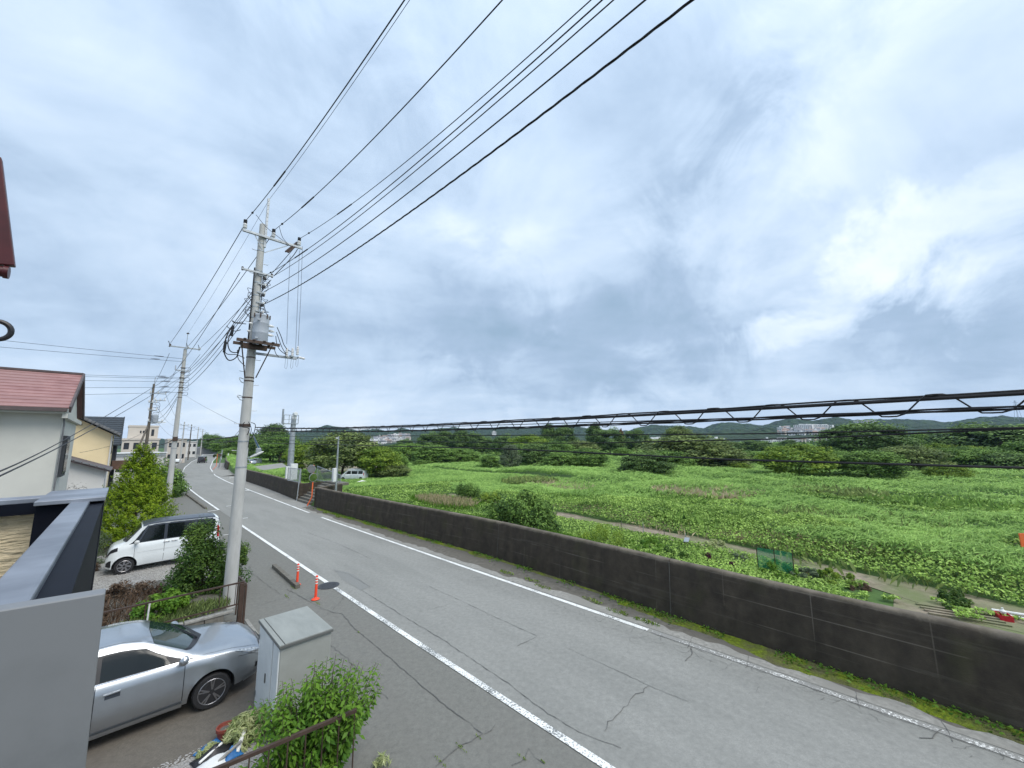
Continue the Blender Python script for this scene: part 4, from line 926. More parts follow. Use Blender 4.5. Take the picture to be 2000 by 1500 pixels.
# second crossarm
c2a = L1(472, 524, -.13); c2b = L1(533, 541, -.13); zb_ = (c2a[2] + c2b[2]) / 2
arm(p1, (c2a[0], 0, zb_), (c2b[0], 0, zb_), y=-.15, w=.06)
for x in (c2a[0] + .02, c2b[0] - .03): MB().lathe([(.03, -.05), (.03, .07)], 8, c=(x, -.15, zb_)).build('insulator', 'brown_steel', p1)
# lower crossarm with cutouts
c3a = L1(497, 689, .0); c3b = L1(568, 700, .0); z3 = 7.76
arm(p1, (.05, 0, z3), (1.32, 0, z3), y=-.12, w=.075)
MB().bar((1.05, -.34, z3 + .02), (1.42, .18, z3 + .08), .05, .05).build('crossarm', 'galvanised', p1)
for i, (x, y, z) in enumerate(((.98, -.20, z3 + .05), (1.17, -.14, z3 + .09), (1.36, -.02, z3 + .2))):
    o = MB().lathe([(.03, -.05), (.05, 0), (.032, .03), (.05, .055), (.032, .085), (.05, .11), (.032, .14), (.05, .165), (.03, .19), (.035, .24), (.01, .27)], 12, c=(x, y, z)).build('cutout', 'porcelain', p1, smooth=True)
    MB().tube([(x - .02, y, z - .1), (x - .03, y, z - .42), (x + .01, y, z - .47), (x + .04, y, z - .42), (x + .045, y, z - .1)], .006, 5).build('loop_wire', 'galvanised', o)
for x, y in ((1.50, .1), (1.62, .18)): MB().lathe([(.03, -.06), (.045, 0), (.03, .05)], 10, axis='x', c=(x, y, z3 + .1)).build('connector', 'porcelain', p1, smooth=True)
MB().bar((1.4, .1, z3 + .1), (1.68, .22, z3 + .1), .04, .04).build('crossarm', 'galvanised', p1)
# transformer on its platform
TY = -.42
tr = MB().lathe([(.255, 8.06), (.262, 8.08), (.262, 8.36), (.266, 8.37), (.266, 8.39), (.262, 8.40), (.262, 8.68), (.266, 8.69), (.266, 8.71), (.262, 8.72), (.262, 8.93), (.272, 8.935), (.272, 8.965), (.25, 8.99), (.001, 9.02)], 32, c=(.12, TY, 0)).build('transformer', 'transformer_grey', p1, smooth=True)
tr.scale = (.84, .84, 1); tr.location = (.12 * .16, TY * .16, 0)
for a in (20, 110, 200, 250, 300, 340):
    x = .12 + .275 * math.cos(R_(a)); y = TY + .275 * math.sin(R_(a)); MB().box(x - .02, x + .02, y - .02, y + .02, 8.86, 9.0).build('clamp', 'brown_steel', tr)
for x, z in ((-.03, 8.78), (-.05, 8.17)): MB().box(x - .05, x + .05, TY - .30, TY - .25, z - .03, z + .03).build('lug', 'transformer_grey', tr)
for x, y, z in ((.36, TY - .08, 8.66), (.40, TY + .04, 8.52), (.37, TY - .05, 8.36)):
    MB().lathe([(.028, 0), (.045, .03), (.045, .12), (.028, .14), (.02, .19)], 12, axis='x', c=(x, y, z)).build('bushing', 'porcelain', tr, smooth=True)
for x, y, z in ((-.28, TY, 8.66), (-.30, TY + .1, 8.42)):
    MB().lathe([(.022, 0), (.035, .03), (.035, .09), (.02, .12)], 12, axis='x', c=(x, y, z)).build('bushing', 'porcelain', tr, smooth=True)
for y in (-.75, -.22): MB().bar((-.55, y, 8.0), (.62, y, 8.0), .07, .09).build('platform_beam', 'brown_steel', p1, bevel=.004)
for x in (-.34, -.1, .18, .42): MB().bar((x, -.82, 8.05), (x, -.1, 8.05), .07, .03).build('platform_bar', 'brown_steel', p1)
MB().bar((-.36, -.3, 7.9), (.36, -.3, 7.9), .12, .1).build('platform_beam', 'brown_steel', p1)
for sg in (-1, 1): MB().tube([(sg * .42, -.72, 7.98), (sg * .15, -.16, 6.95)], .018, 6).build('strut', 'brown_steel', p1)
# cables hanging round the transformer
rc = random.Random(8)
def loop(pts, r=.014, m='cable_black', par=p1, name='cable'):
    P_ = [Vector(p) for p in pts]; out = []
    for i in range(len(P_) - 1):
        p0 = P_[max(i - 1, 0)]; p1_ = P_[i]; p2_ = P_[i + 1]; p3_ = P_[min(i + 2, len(P_) - 1)]
        for k in range(6):
            t = k / 6; out.append(.5 * ((2 * p1_) + (-p0 + p2_) * t + (2 * p0 - 5 * p1_ + 4 * p2_ - p3_) * t * t + (-p0 + 3 * p1_ - 3 * p2_ + p3_) * t ** 3))
    out.append(P_[-1]); return MB().tube(out, r, 6).build(name, m, par, smooth=True)
loop([(.56, TY - .08, 8.66), (.72, -.4, 8.4), (.85, -.3, 8.15), (1.0, -.2, 8.02), (1.12, -.15, 7.98)], .012)
loop([(.58, TY + .04, 8.52), (.66, -.4, 8.3), (.78, -.35, 8.05), (.95, -.22, 7.85)], .012)
loop([(.55, TY - .05, 8.36), (.62, -.4, 8.1), (.75, -.35, 7.92), (.98, -.22, 7.82)], .012)
loop([(.55, -.4, 7.95), (.62, -.35, 7.8), (.75, -.2, 7.72)], .01)
loop([(-.38, TY, 8.66), (-.55, -.4, 8.6), (-.62, -.2, 8.7), (-.5, .1, 8.72), (-.2, .1, 8.75)], .013)
loop([(-.40, TY + .1, 8.42), (-.55, -.3, 8.35), (-.7, -.2, 8.45), (-.72, 0, 8.55)], .013)
loop([(-.62, -.15, 8.5), (-.74, -.2, 8.1), (-.76, -.2, 7.7), (-.62, -.2, 7.42), (-.42, -.15, 7.55), (-.34, -.1, 7.9)], .017)
loop([(-.60, -.15, 8.45), (-.68, -.2, 8.0), (-.60, -.2, 7.72), (-.42, -.2, 7.7), (-.36, -.15, 7.9)], .015)
loop([(-.72, -.2, 8.05), (-.78, -.2, 7.8), (-.68, -.25, 7.6), (-.42, -.2, 7.62), (-.2, -.15, 7.55)], .012)
loop([(-.40, -.1, 7.8), (-.36, -.15, 7.5), (-.16, -.12, 7.3)], .012)
for i, (x, z0_, z1_) in enumerate(((-.60, 8.2, 8.55), (-.75, 7.65, 8.0))): MB().tube([(x, -.18, z0_), (x + .02, -.18, z1_)], .035, 10).build('fuse_holder', 'black_plastic', p1, smooth=True)
for k in range(16):                                           # tangle of service connections up the shaft
    z = rc.uniform(9.1, 10.5); sg = rc.choice((-1, 1, 1)); x0 = sg * (rr1(z) + .01)
    loop([(x0, -.06, z), (x0 + sg * rc.uniform(.08, .22), -.12, z + rc.uniform(-.1, .08)), (x0 + sg * rc.uniform(.08, .24), -.1, z - rc.uniform(.08, .2)), (x0, -.06, z - rc.uniform(.15, .35))], .008)
for k, z in enumerate((10.45, 10.15, 9.85, 9.5, 9.2)):
    MB().bar((-.02, -.12, z), (.22, -.12, z), .04, .04).build('bracket', 'galvanised', p1); MB().lathe([(.02, -.05), (.035, 0), (.02, .05)], 10, c=(.2, -.12, z)).build('connector', 'porcelain', p1, smooth=True)
    MB().box(.1, .2, -.18, -.1, z - .12, z - .05).build('clamp', 'black_plastic', p1)
MB().tube([(-rr1(9.5) - .02, -.04, 8.1), (-rr1(9.5) - .02, -.04, 10.7)], .018, 6).build('riser_cable', 'cable_black', p1)
MB().tube([(rr1(9.5) + .02, -.04, 9.1), (rr1(9.5) + .02, -.04, 10.4)], .014, 6).build('riser_cable', 'cable_black', p1)
for z in (6.88, 6.32): loop([(-.13, -.05, z), (-.28, -.1, z + .03), (-.22, -.12, z - .1), (-.13, -.08, z - .12)], .012, 'galvanised', name='hook')
# communication bracket and cable joint
MB().lathe([(.155, 5.36), (.158, 5.38), (.158, 5.43), (.155, 5.45)], 20).build('band', 'brown_steel', p1)
loop([(.14, -.1, 5.5), (.26, -.12, 5.42), (.22, -.14, 5.1), (.15, -.12, 4.95)], .012); loop([(-.05, -.2, 5.5), (-.12, -.22, 5.36), (.08, -.2, 5.3), (.05, -.2, 5.1)], .012); loop([(.05, -.18, 5.52), (.14, -.2, 5.3), (.12, -.19, 5.0), (.1, -.19, 4.7)], .01)
for k in range(3):
    loop([(.2, -.1, 5.2 - k * .02), (.3 + k * .02, -.06, 4.9), (.4 + k * .03, 0, 4.7), (.52, .05, 4.62 - .02 * k)], .009, 'blue_sheet' if k == 1 else 'galvanised', name='service_cable')
MB().box(.36, .5, -.03, .05, 4.52, 4.68).build('junction_box', 'galvanised', p1, bevel=.01)
# street lamp
lampo = MB().bar((.14, -.08, 4.36), (.34, -.12, 4.50), .05, .05).build('lamp_arm', 'galvanised', p1)
hd = MB().tube([(.2, -.12, 4.40), (.34, -.18, 4.47), (.44, -.21, 4.53), (.49, -.225, 4.555), (.53, -.235, 4.575)], [.022, .035, .036, .028, .008], 12).build('lamp_head', 'street_light_white', lampo, smooth=True)

P2N, P2S = 2.56, 36.28
p2 = thing('utility_pole', 'second concrete utility pole standing behind the bright green conifer', 'utility pole', W(P2N, P2S), ANG)
rr2 = pole_shaft(p2, 11.75, .185, .10, bands=[(11.3, 0), (10.9, 0), (10.3, 0), (9.9, 0), (9.5, 0), (9.1, 0), (8.7, 0), (8.2, 1), (5.2, 1), (4.6, 0)], steps=(2.1, .45, 11.0))
def L2(px, py): p = atS(px, py, P2S); return (p[0] - P2N, p[2])
MB().tube([(.02, 0, 11.7), (.04, 0, 13.0)], .02, 6).build('top_rod', 'galvanised', p2); MB().lathe([(.01, 0), (.09, .03), (.09, .07), (.01, .12)], 10, c=(.04, 0, 12.9)).build('insulator', 'brown_steel', p2, smooth=True)
a_ = L2(331, 675); b_ = L2(391, 682); zt2 = (a_[1] + b_[1]) / 2 - .05
arm(p2, (a_[0], 0, zt2), (b_[0], 0, zt2), y=-.13, w=.08)
for x in (a_[0] + .02, 0.12, b_[0] - .05):
    for dy in (-.3, .22):
        MB().lathe([(.02, -.12), (.055, -.06), (.03, -.03), (.055, 0), (.03, .03), (.05, .07), (.02, .12)], 10, axis='y', c=(x, -.13 + dy, zt2 + .02)).build('insulator', 'brown_steel' if x < 0 else 'porcelain', p2, smooth=True)
    loop([(x, -.4, zt2), (x - .12, -.25, zt2 + .3), (x - .05, .1, zt2 + .3), (x, .25, zt2)], .014, par=p2)
c_ = L2(342, 723); d_ = L2(369, 727); arm(p2, (c_[0], 0, c_[1]), (d_[0], 0, c_[1]), y=-.13, w=.07)
MB().lathe([(.04, 0), (.03, .3), (.01, .36)], 8, c=(c_[0], -.13, c_[1])).build('insulator', 'transformer_grey', p2, smooth=True)
for k, z in enumerate((10.35, 10.0, 9.62, 9.28, 8.92, 8.55)):
    sg = 1 if k % 2 else -1
    loop([(.1, -.05, z), (.35, -.1, z + .05), (.38, -.12, z - .16), (.1, -.08, z - .2)], .011, par=p2); MB().bar((-.16, -.12, z), (.16, -.12, z), .05, .05).build('bracket', 'brown_steel', p2)
MB().box(-.14, .14, -.2, -.12, 5.1, 5.4).build('clamp', 'brown_steel', p2)

# ---- third pole with stay and transformer
p3 = thing('utility_pole', 'weathered third pole with blue grey transformer beside the cream building', 'utility pole', W(1.85, 60), ANG)
rr3 = pole_shaft(p3, 11.8, .18, .10, m='weathered_wood', steps=(2.5, .5, 10.8))
MB().bar((0, 0, 11.3), (.05, 0, 12.6), .06, .06).build('top_bracket', 'galvanised', p3)
def L3(px, py): p = atS(px, py, 60); return (p[0] - 1.85, p[2])
for (x0, y0, x1, y1) in ((292, 768, 325, 768), (302, 782, 323, 783), (290, 786, 306, 787), (289, 801, 306, 803), (288, 823, 318, 823)):
    a_ = L3(x0, y0); b_ = L3(x1, y1); arm(p3, (a_[0], 0, a_[1]), (b_[0], 0, a_[1]), w=.09)
    for t in (.05, .5, .95): MB().lathe([(.06, 0), (.07, .12), (.03, .25)], 8, c=(a_[0] + (b_[0] - a_[0]) * t, -.14, a_[1] + .04)).build('insulator', 'porcelain', p3, smooth=True)
a_ = L3(302, 818); t3 = MB().lathe([(.30, -.45), (.31, -.42), (.31, .4), (.2, .46), (.01, .47)], 20, c=(a_[0], -.1, a_[1])).build('transformer', 'transformer_grey', p3, smooth=True)
for k in range(5): loop([(.1, -.1, 9.8 - k * .35), (.6, -.15, 9.7 - k * .35), (.7, -.15, 9.2 - k * .3), (.2, -.1, 9.1 - k * .3)], .016, par=p3)
a_ = L3(289, 832); b_ = L3(262, 868); MB().bar((a_[0], 0, a_[1]), (b_[0] , -2.5, 3.2), .14, .14).build('stay_post', 'weathered_wood', p3)
a_ = L3(310, 828); MB().tube([(0, 0, a_[1]), (a_[0], -.2, a_[1] + .15), (a_[0] + .6, -.3, a_[1] + .2)], [.03, .06, .04], 8).build('lamp_head', 'street_light_white', p3, smooth=True)

far_poles = []
for i, (px, py, Yd, lab) in enumerate([(360.5, 824, 106, 'thin far utility pole directly right of the second pole'), (374.5, 829, 128, 'far utility pole with double crossarms, second beyond the second pole'),
                                   (388, 834, 150, 'far utility pole third beyond the second pole'), (396.5, 838, 163, 'farthest concrete pole at the left edge of the distant trees')]):
    w = atY(px, py, Yd); n_, s_, zt_ = NSof(w)
    t = thing('utility_pole', lab, 'utility pole', (w[0], w[1], 0), ANG, 'distant poles along the road'); far_poles.append((n_, s_, zt_))
    MB().lathe([(.21, -.2), (.13, zt_)], 10).build('shaft', 'pole_concrete' if i != 1 else 'weathered_wood', t, smooth=True)
    for k in range(1 + (i < 2)): MB().bar((-.95, -.1, zt_ - .9 - k * 1.0), (.95, -.1, zt_ - .9 - k * 1.0), .12, .12).build('crossarm', 'galvanised', t)
    for x in (-.9, 0, .9): MB().lathe([(.08, 0), (.1, .15), (.05, .3)], 6, c=(x, -.1, zt_ - .84)).build('insulator', 'porcelain', t)

# ================================================================== WIRES (every one an object)
def wire(label, pts, r, name='power_cable', cat='cable', m='cable_black', group=None, n=5):
    """pts in road frame"""
    mb = MB(); mb.tube([W(*p) for p in pts], r, n); o = mb.build(name, m, smooth=True); return props(o, label, cat, group)
def sag(a, b, k, n=22):
    a = np.array(a, float); b = np.array(b, float); L_ = np.linalg.norm((b - a)[:2]); out = []
    for i in range(n + 1):
        t = i / n; p = a + (b - a) * t; p[2] -= k * L_ * L_ * t * (1 - t); out.append(tuple(p))
    return out
def span_near(ax, az, edge, sE=-16.0):
    """from the near pole over our heads to the pole behind the viewer"""
    n_ = P1N + ax; e = atN(*edge, n_); A_ = (n_, P1S - .14, az); k = (az - e[2]) / ((P1S - .14 - e[1]) * (e[1] - sE))
    return [(n_, P1S - .14 - (P1S - .14 - sE) * t, az - k * ((P1S - .14 - sE) * t) * ((P1S - .14 - sE) * (1 - t))) for t in np.linspace(0, 1, 60)]
def twist(pts, r, off, turns):
    out = []
    for i, p in enumerate(pts):
        a = i / len(pts) * turns * 6.283; out.append((p[0] + off * math.cos(a), p[1], p[2] + off * math.sin(a)))
    return out
wires_near = [
    ('leftmost overhead power line from the first insulator of the nearest pole to the top edge', ins1[0], za_ + .34, (790, 0), .0125),
    ('second overhead power line from the middle insulator of the nearest pole', ins1[1], za_ + .34, (981, 0), .0125),
    ('third overhead power line from the right hand insulator of the nearest pole', ins1[2], za_ + .34, (1154, 0), .011),
    ('fourth overhead line leaving the second crossarm just below the third line', L1(511, 543)[0], L1(511, 543)[2], (1176, 0), .010),
    ('fifth overhead line leaving the end of the second crossarm', L1(533, 541)[0], L1(533, 541)[2], (1198, 0), .010),
    ('sixth overhead line leaving the shaft bracket of the nearest pole', L1(513, 572)[0], L1(513, 572)[2], (1260, 0), .0115),
    ('thickest twisted overhead cable, lowest of those reaching the top edge', L1(507, 599)[0], L1(507, 599)[2], (1352, 0), .016)]
for i, (lab, ax, az, ed, r) in enumerate(wires_near):
    pts = span_near(ax, az, ed); r *= .78
    if i == 6:
        pts = span_near(ax, az, ed); big = MB(); fine = []
        for j in range(len(pts) - 1):
            for q in range(5): t = q / 5; fine.append(tuple(pts[j][c] * (1 - t) + pts[j + 1][c] * t for c in range(3)))
        for ph in (0, 2.09, 4.19):
            tw = [(p[0] + .007 * math.cos(j * .9 + ph), p[1], p[2] + .007 * math.sin(j * .9 + ph)) for j, p in enumerate(fine)]
            big.tube([W(*p) for p in tw], .0062, 5)
        props(big.build('power_cable', 'cable_black', smooth=True), lab, 'cable', 'overhead lines')
    else:
        o = wire(lab, pts, r, group='overhead lines')
        if i in (0, 1, 2, 3):                                  # protective sleeves and clamps on the line
            par = o
            for (a0, a1) in (((7, 9) if i != 1 else (6, 8)),):
                MB().tube([W(*pts[j]) for j in range(a0, a1 + 1)], r * 1.9, 8).build('line_sleeve', 'cable_black', o, smooth=True)
            MB().tube([W(*pts[2]), W(*[pts[2][c] * .9 + pts[3][c] * .1 for c in range(3)])], r * 3.2, 8).build('clamp', 'cable_black', o, smooth=True)
wire('thin earth wire from the very top bracket of the nearest pole', span_near(.1, 13.28, (800, 0)), .005, group='overhead lines')

def arc(a, b, k): return sag(a, b, k)
spans = [((ins1[0], za_ + .25), L2(331, 673), .0016, .012, 'power line from the left insulator of the nearest pole to the second pole'),
         ((ins1[1], za_ + .25), L2(367, 677), .0016, .012, 'power line from the middle insulator of the nearest pole to the second pole'),
         ((ins1[2], za_ + .20), L2(391, 680), .0016, .012, 'power line from the right insulator of the nearest pole to the second pole'),
         ((c2a[0], zb_ - .05), L2(343, 724), .0022, .011, 'line between the left ends of the second crossarms of two poles'),
         ((c2b[0], zb_ - .05), L2(369, 727), .0022, .011, 'line between the right ends of the second crossarms of two poles'),
         ((-.13, 9.85), L2(351, 737), .0030, .010, 'uppermost shaft cable between the nearest and second pole'),
         ((-.13, 9.62), L2(352, 746), .0036, .012, 'second shaft cable between the nearest and second pole'),
         ((-.13, 9.35), L2(351, 757), .0030, .010, 'third shaft cable between the nearest and second pole'),
         ((-.13, 9.15), L2(351, 765), .0036, .012, 'lowest shaft cable between the nearest and second pole')]
for (a, b, k, r, lab) in spans: wire(lab, sag((P1N + a[0], P1S + .1, a[1]), (P2N + b[0], P2S - .1, b[1]), k), r, group='lines between the first two poles')
wire('thin earth wire between the tops of the first two poles', sag((P1N + .1, P1S, 13.28), (P2N + .04, P2S, 12.95), .0012), .005, group='lines between the first two poles')
# second pole to third pole, and on
for i, ((x0, z0_), q, k, r) in enumerate([(L2(331, 690), (293, 766), .0014, .012), (L2(367, 690), (309, 766), .0014, .012), (L2(391, 692), (324, 766), .0014, .012), (L2(343, 728), (290, 786), .002, .011), (L2(369, 730), (306, 787), .002, .011),
                                      (L2(347, 766), (297, 803), .005, .012), (L2(346, 775), (296, 813), .006, .014), (L2(345, 780), (296, 818), .008, .012)]):
    b = L3(*q); wire(['left', 'middle', 'right', 'lower left', 'lower right', 'slack upper', 'slack middle', 'slack lowest'][i] + ' line from the second pole to the weathered third pole', sag((P2N + x0, P2S, z0_), (1.85 + b[0], 60, b[1]), k), r, group='lines from the second to the third pole')
prev = [(1.85 + L3(293, 768)[0], 60, L3(293, 768)[1]), (1.85 + L3(323, 768)[0], 60, L3(323, 768)[1]), (2.0, 60, 8.4)]
ordn = ['first', 'second', 'third', 'fourth']
for i, (n_, s_, zt_) in enumerate(far_poles):
    nxt = [(n_ - .9, s_, zt_ - .6), (n_ + .9, s_, zt_ - .6), (n_, s_, zt_ - 3.2)]
    for j in range(3): wire(['left', 'right', 'low'][j] + ' distant line running to the ' + ordn[i] + ' of the far poles', sag(prev[j], nxt[j], .0011), .014, group='distant lines along the road', n=4)
    prev = nxt
# lines leaving the second pole to the left edge
for i, (p, q, r) in enumerate([((0, 665), (325, 697), .011), ((0, 678), (318, 702), .011), ((0, 727), (330, 735), .010), ((0, 731), (335, 738), .010), ((0, 740), (338, 744.5), .010), ((0, 757), (336, 755), .010), ((0, 774), (338, 765), .010)]):
    a = atS(*p, P2S - .1); b = atS(*q, P2S - .1); d = [a[c] - b[c] for c in range(3)]
    a2 = (a[0] + d[0] * 1.2, a[1], a[2] + d[2] * 1.2 + .2)
    b2 = (P2N, P2S - .05, b[2] + .0)
    w = wire(['topmost', 'second', 'third', 'fourth', 'fifth', 'sixth', 'lowest'][i] + ' line from the second pole across to the left picture edge', sag(b2, a2, .0009), r, group='lines to the left edge')
    c0 = [b[c] + (a[c] - b[c]) * .02 for c in range(3)]; c1 = [b[c] + (a[c] - b[c]) * .09 for c in range(3)]
    MB().tube([W(*c0), W(*[c0[c] * .6 + c1[c] * .4 for c in range(3)]), W(*c1)], [.012, .026, .010], 8).build('tension_insulator', 'cable_black', w, smooth=True)
# service drops to the near house
for i, (mid, end) in enumerate((((213, 809), (-40, 936)), ((235, 808), (-40, 948)))):
    a = (P2N - .12, P2S, L2(346, 722 + 16 * i)[1]); m__ = atS(*mid, 22 + i); e = atS(*end, 6.5)
    pa, pm_, pe = map(np.array, (a, m__, e)); 
    # smooth curve through the three anchors
    t1 = .48; c = (pm_ - (1 - t1) ** 2 * pa - t1 ** 2 * pe) / (2 * t1 * (1 - t1))
    wire(('upper' if i == 0 else 'lower') + ' service cable sloping down in front of the grey house', [tuple((1 - t) ** 2 * pa + 2 * t * (1 - t) * c + t * t * pe) for t in np.linspace(0, 1, 30)], .011, group='service cables to the houses')
a = (1.85, 60, 6.6); e = atS(156, 884, 35.0 - .5); wire('thin service cable from the third pole to the low white house', sag(a, e, .002), .011, group='service cables to the houses')
wire('thin stay wire from the second pole down to the nearest pole', sag((P2N + .1, P2S, L2(362, 768)[1]), (P1N - .1, P1S + .1, 5.42), .0006), .005, group='service cables to the houses')
wire('thin cable rising over the road from the nearest pole to the far roadside', sag((P1N - .05, P1S + .1, 5.35), (P2N + 6, 62, 5.5), .0011), .008, group='service cables to the houses')
# vertical leads on the near pole
for i, (p, q) in enumerate((((566, 500), (560, 672)), ((584, 490), (579, 684)), ((590, 482), (585, 688)))):
    a = L1(*p, -.1); b = L1(*q, -.1); MB().tube([(a[0], -.14, a[2]), (a[0] * .5 + b[0] * .5 - .01, -.12, (a[2] + b[2]) / 2), (b[0], -.1 + .1 * i, b[2])], .006, 5).build('lead_wire', 'cable_black', p1)
loop([(ins1[0] + .25, -.3, za_ + .6), (.05, -.35, za_ + .25), (.6, -.3, za_ - .02), (ins1[2] - .4, -.35, za_ - .15)], .008)
loop([(ins1[1] + .12, -.3, za_ + .45), (ins1[1] + .25, -.3, za_ + .1), (ins1[2] - .35, -.3, za_ - .1)], .008)
loop([(ins1[2] - .1, -.4, za_ - .2), (ins1[2] - .25, -.3, za_ - .55), (c2b[0] + .02, -.15, zb_ + .02)], .012)

# communication cable with spiral hanger
NC = P1N + .28
topA = (NC, P1S - .1, 5.34); eT = atN(2000, 768, NC); eB = atN(2000, 795, NC)
def cpath(z0_, e, s): k = (z0_ - e[2]) / ((P1S - .1 - e[1]) * (e[1] + 15)); return z0_ - k * (P1S - .1 - s) * (s + 15)
SSC = np.linspace(P1S - .1, -15, 170)
cb = thing('communication_cable', 'thick black communication cable pair with spiral hanger crossing the whole view', 'cable')
MB().tube([W(NC, s, cpath(5.34, eT, s)) for s in SSC], .0105, 8).build('upper_cable', 'cable_black', cb, smooth=True)
MB().tube([W(NC + .004, s, cpath(5.34, eT, s) + .016 + .003 * math.sin(s * 5)) for s in SSC], .006, 6).build('messenger_wire', 'cable_black', cb, smooth=True)
lowz = lambda s: cpath(5.27, eB, s)
for k, (ph, r) in enumerate(((0, .0062), (2.1, .0055), (4.2, .005))):
    MB().tube([W(NC + .007 * math.cos(s * 4 + ph), s, lowz(s) + .008 * math.sin(s * 4 + ph)) for s in np.linspace(P1S - .1, -15, 340)], r, 6).build('lower_cable', 'cable_black', cb, smooth=True)
pts = []
for s in np.arange(P1S - .3, -6, -.03):
    a = (s - .20) / .36 * 2 * math.pi; zt_ = cpath(5.34, eT, s); zb2 = lowz(s); mid = (zt_ + zb2) / 2; h_ = (zt_ - zb2) / 2 + .021
    c_ = math.cos(a); pts.append(W(NC - .03 * math.sin(a), s, mid + h_ * max(-1, min(1, c_ * 1.25))))
MB().tube(pts, .0042, 5).build('spiral_hanger', 'cable_black', cb, smooth=True)
wpx = [('thin cable just under the communication cable on the right', [(1100, 826.5), (1600, 812.5), (2000, 799)], 5.2, .004),
       ('thin cable crossing in front of the distant hills, upper of two', [(1262, 849), (1500, 847), (2000, 835.5)], 5.05, .0045),
       ('thin cable crossing in front of the distant hills, lower of two', [(1130, 866), (1600, 855.5), (2000, 836.5)], 4.95, .0045),
       ('lowest black cable crossing in front of the trees to the right edge', [(1000, 877), (1400, 896.5), (2000, 914)], 4.85, .0065)]
for i, (lab, px_, z0_, r) in enumerate(wpx):
    q = [atN(x, y, NC + .02) for x, y in px_]; P_ = [(P1S - .1, z0_)] + [(p[1], p[2]) for p in q]
    sl = (P_[-1][1] - P_[-2][1]) / (P_[-1][0] - P_[-2][0]); P_.append((-14, P_[-1][1] + .5 * sl * (-14 - P_[-1][0]) + .15))
    S0 = [p[0] for p in P_]; Z0 = [p[1] for p in P_]
    pts = []
    for s in np.linspace(P1S - .1, -14, 80):
        z = sum(np.interp(s + d, S0[::-1], Z0[::-1]) * w for d, w in ((-.8, .15), (-.4, .2), (0, .3), (.4, .2), (.8, .15))) if s > 4 else np.interp(s, S0[::-1], Z0[::-1])
        pts.append((NC + .02, s, z))
    wire(lab, pts, r, name='telephone_cable', group='thin cables in front of the field')
# cable bundle between the first two poles
wire('black cable bundle sagging from the nearest pole to the second pole above the road edge', sag((P1N + .1, P1S + .1, 5.1), (P2N + .15, P2S, 5.28), .0010), .022, group='service cables to the houses')
wire('thinner black cable under the bundle between the first two poles', sag((P1N + .1, P1S + .1, 4.95), (P2N + .15, P2S, 5.2), .0014), .012, group='service cables to the houses')
wire('black cable bundle sagging from the second pole to the third pole', sag((P2N, P2S, 5.25), (1.85, 60, 5.2), .0028), .03, group='service cables to the houses')

# ================================================================== roadside furniture across the road
def curve_mirror(label, n, s, heads, h=3.2, kink=.35, head_r=.30):
    t = thing('curve_mirror', label, 'traffic mirror', W(n, s), ANG)
    MB().tube([(-kink, 0, -.1), (-kink * .9, 0, .05), (-kink * .15, 0, .52), (0, 0, .68), (0, 0, h)], .045, 12).build('pole', 'orange_paint', t, smooth=True)
    MB().lathe([(.046, h), (.03, h + .03), (.001, h + .035)], 10).build('pole_cap', 'orange_paint', t, smooth=True)
    for (x, z, yaw, hood) in heads:
        hd = MB().lathe([(.001, .05), (head_r * .5, .045), (head_r * .85, .01), (head_r, -.03), (head_r, -.05)], 24, axis='y').build('mirror', 'mirror_grey', t, smooth=True, loc=(x, -.09, z))
        hd.rotation_euler = (R_(6), 0, R_(yaw))
        rim = MB(); rim.tube([(head_r * 1.03 * math.cos(a), -.03, head_r * 1.03 * math.sin(a)) for a in np.linspace(0, 2 * math.pi, 25)], .02, 6, caps=False); rim.build('rim', 'orange_paint' if hood else 'mirror_grey', hd, smooth=True)
        fc = MB().lathe([(.001, -.02), (head_r * .6, -.03), (head_r * .97, -.055)], 24, axis='y').build('mirror_face', 'chrome', hd, smooth=True)
        if hood: 
            V = []; 
            for a in np.linspace(.2, math.pi - .2, 10): V += [(head_r * 1.04 * math.cos(a), -.05, head_r * 1.04 * math.sin(a)), (head_r * 1.1 * math.cos(a), -.2, head_r * 1.1 * math.sin(a))]
            MB().add(V, [(2 * i, 2 * i + 1, 2 * i + 3, 2 * i + 2) for i in range(9)]).build('hood', 'orange_paint', hd)
    return t
def mirror_at(px, py, s):
    p = atS(px, py, s); return p
g1 = G(600, 988); pm = mirror_at(610, 962, g1[1]); pl = mirror_at(610.5, 931, g1[1]); pu = mirror_at(608.5, 917, g1[1]); ptop = mirror_at(614, 909, g1[1])
nb = mirror_at(609.5, 965, g1[1])[0]
curve_mirror('orange pole curve mirror with two round heads standing in front of the concrete steps', nb, g1[1], [(pl[0] - nb + .02, pl[2] - .05, 8, False), (pu[0] - nb - .02, pu[2] + .05, -48, False)], h=ptop[2], kink=.32, head_r=.31)
g2 = G(474, 940); ph_ = mirror_at(481, 903, g2[1]); nb = mirror_at(479, 930, g2[1])[0]
curve_mirror('orange pole curve mirror half hidden behind the nearest utility pole', nb, g2[1], [(ph_[0] - nb, ph_[2], 10, False)], h=ph_[2] + .5, kink=.3, head_r=.36)
g3 = G(416, 917); ph_ = mirror_at(421, 890, g3[1]); nb = mirror_at(423, 905, g3[1])[0]
curve_mirror('farthest orange pole curve mirror with paired heads at the road bend', nb, g3[1], [(-.5, ph_[2], 30, False), (.4, ph_[2] + .1, -30, False)], h=ph_[2] + .3, kink=.5, head_r=.33)
gpst = thing('guide_post', 'pale grey leaning post right of the farthest curve mirror', 'post', W(*G(427, 914)[:2]), ANG)
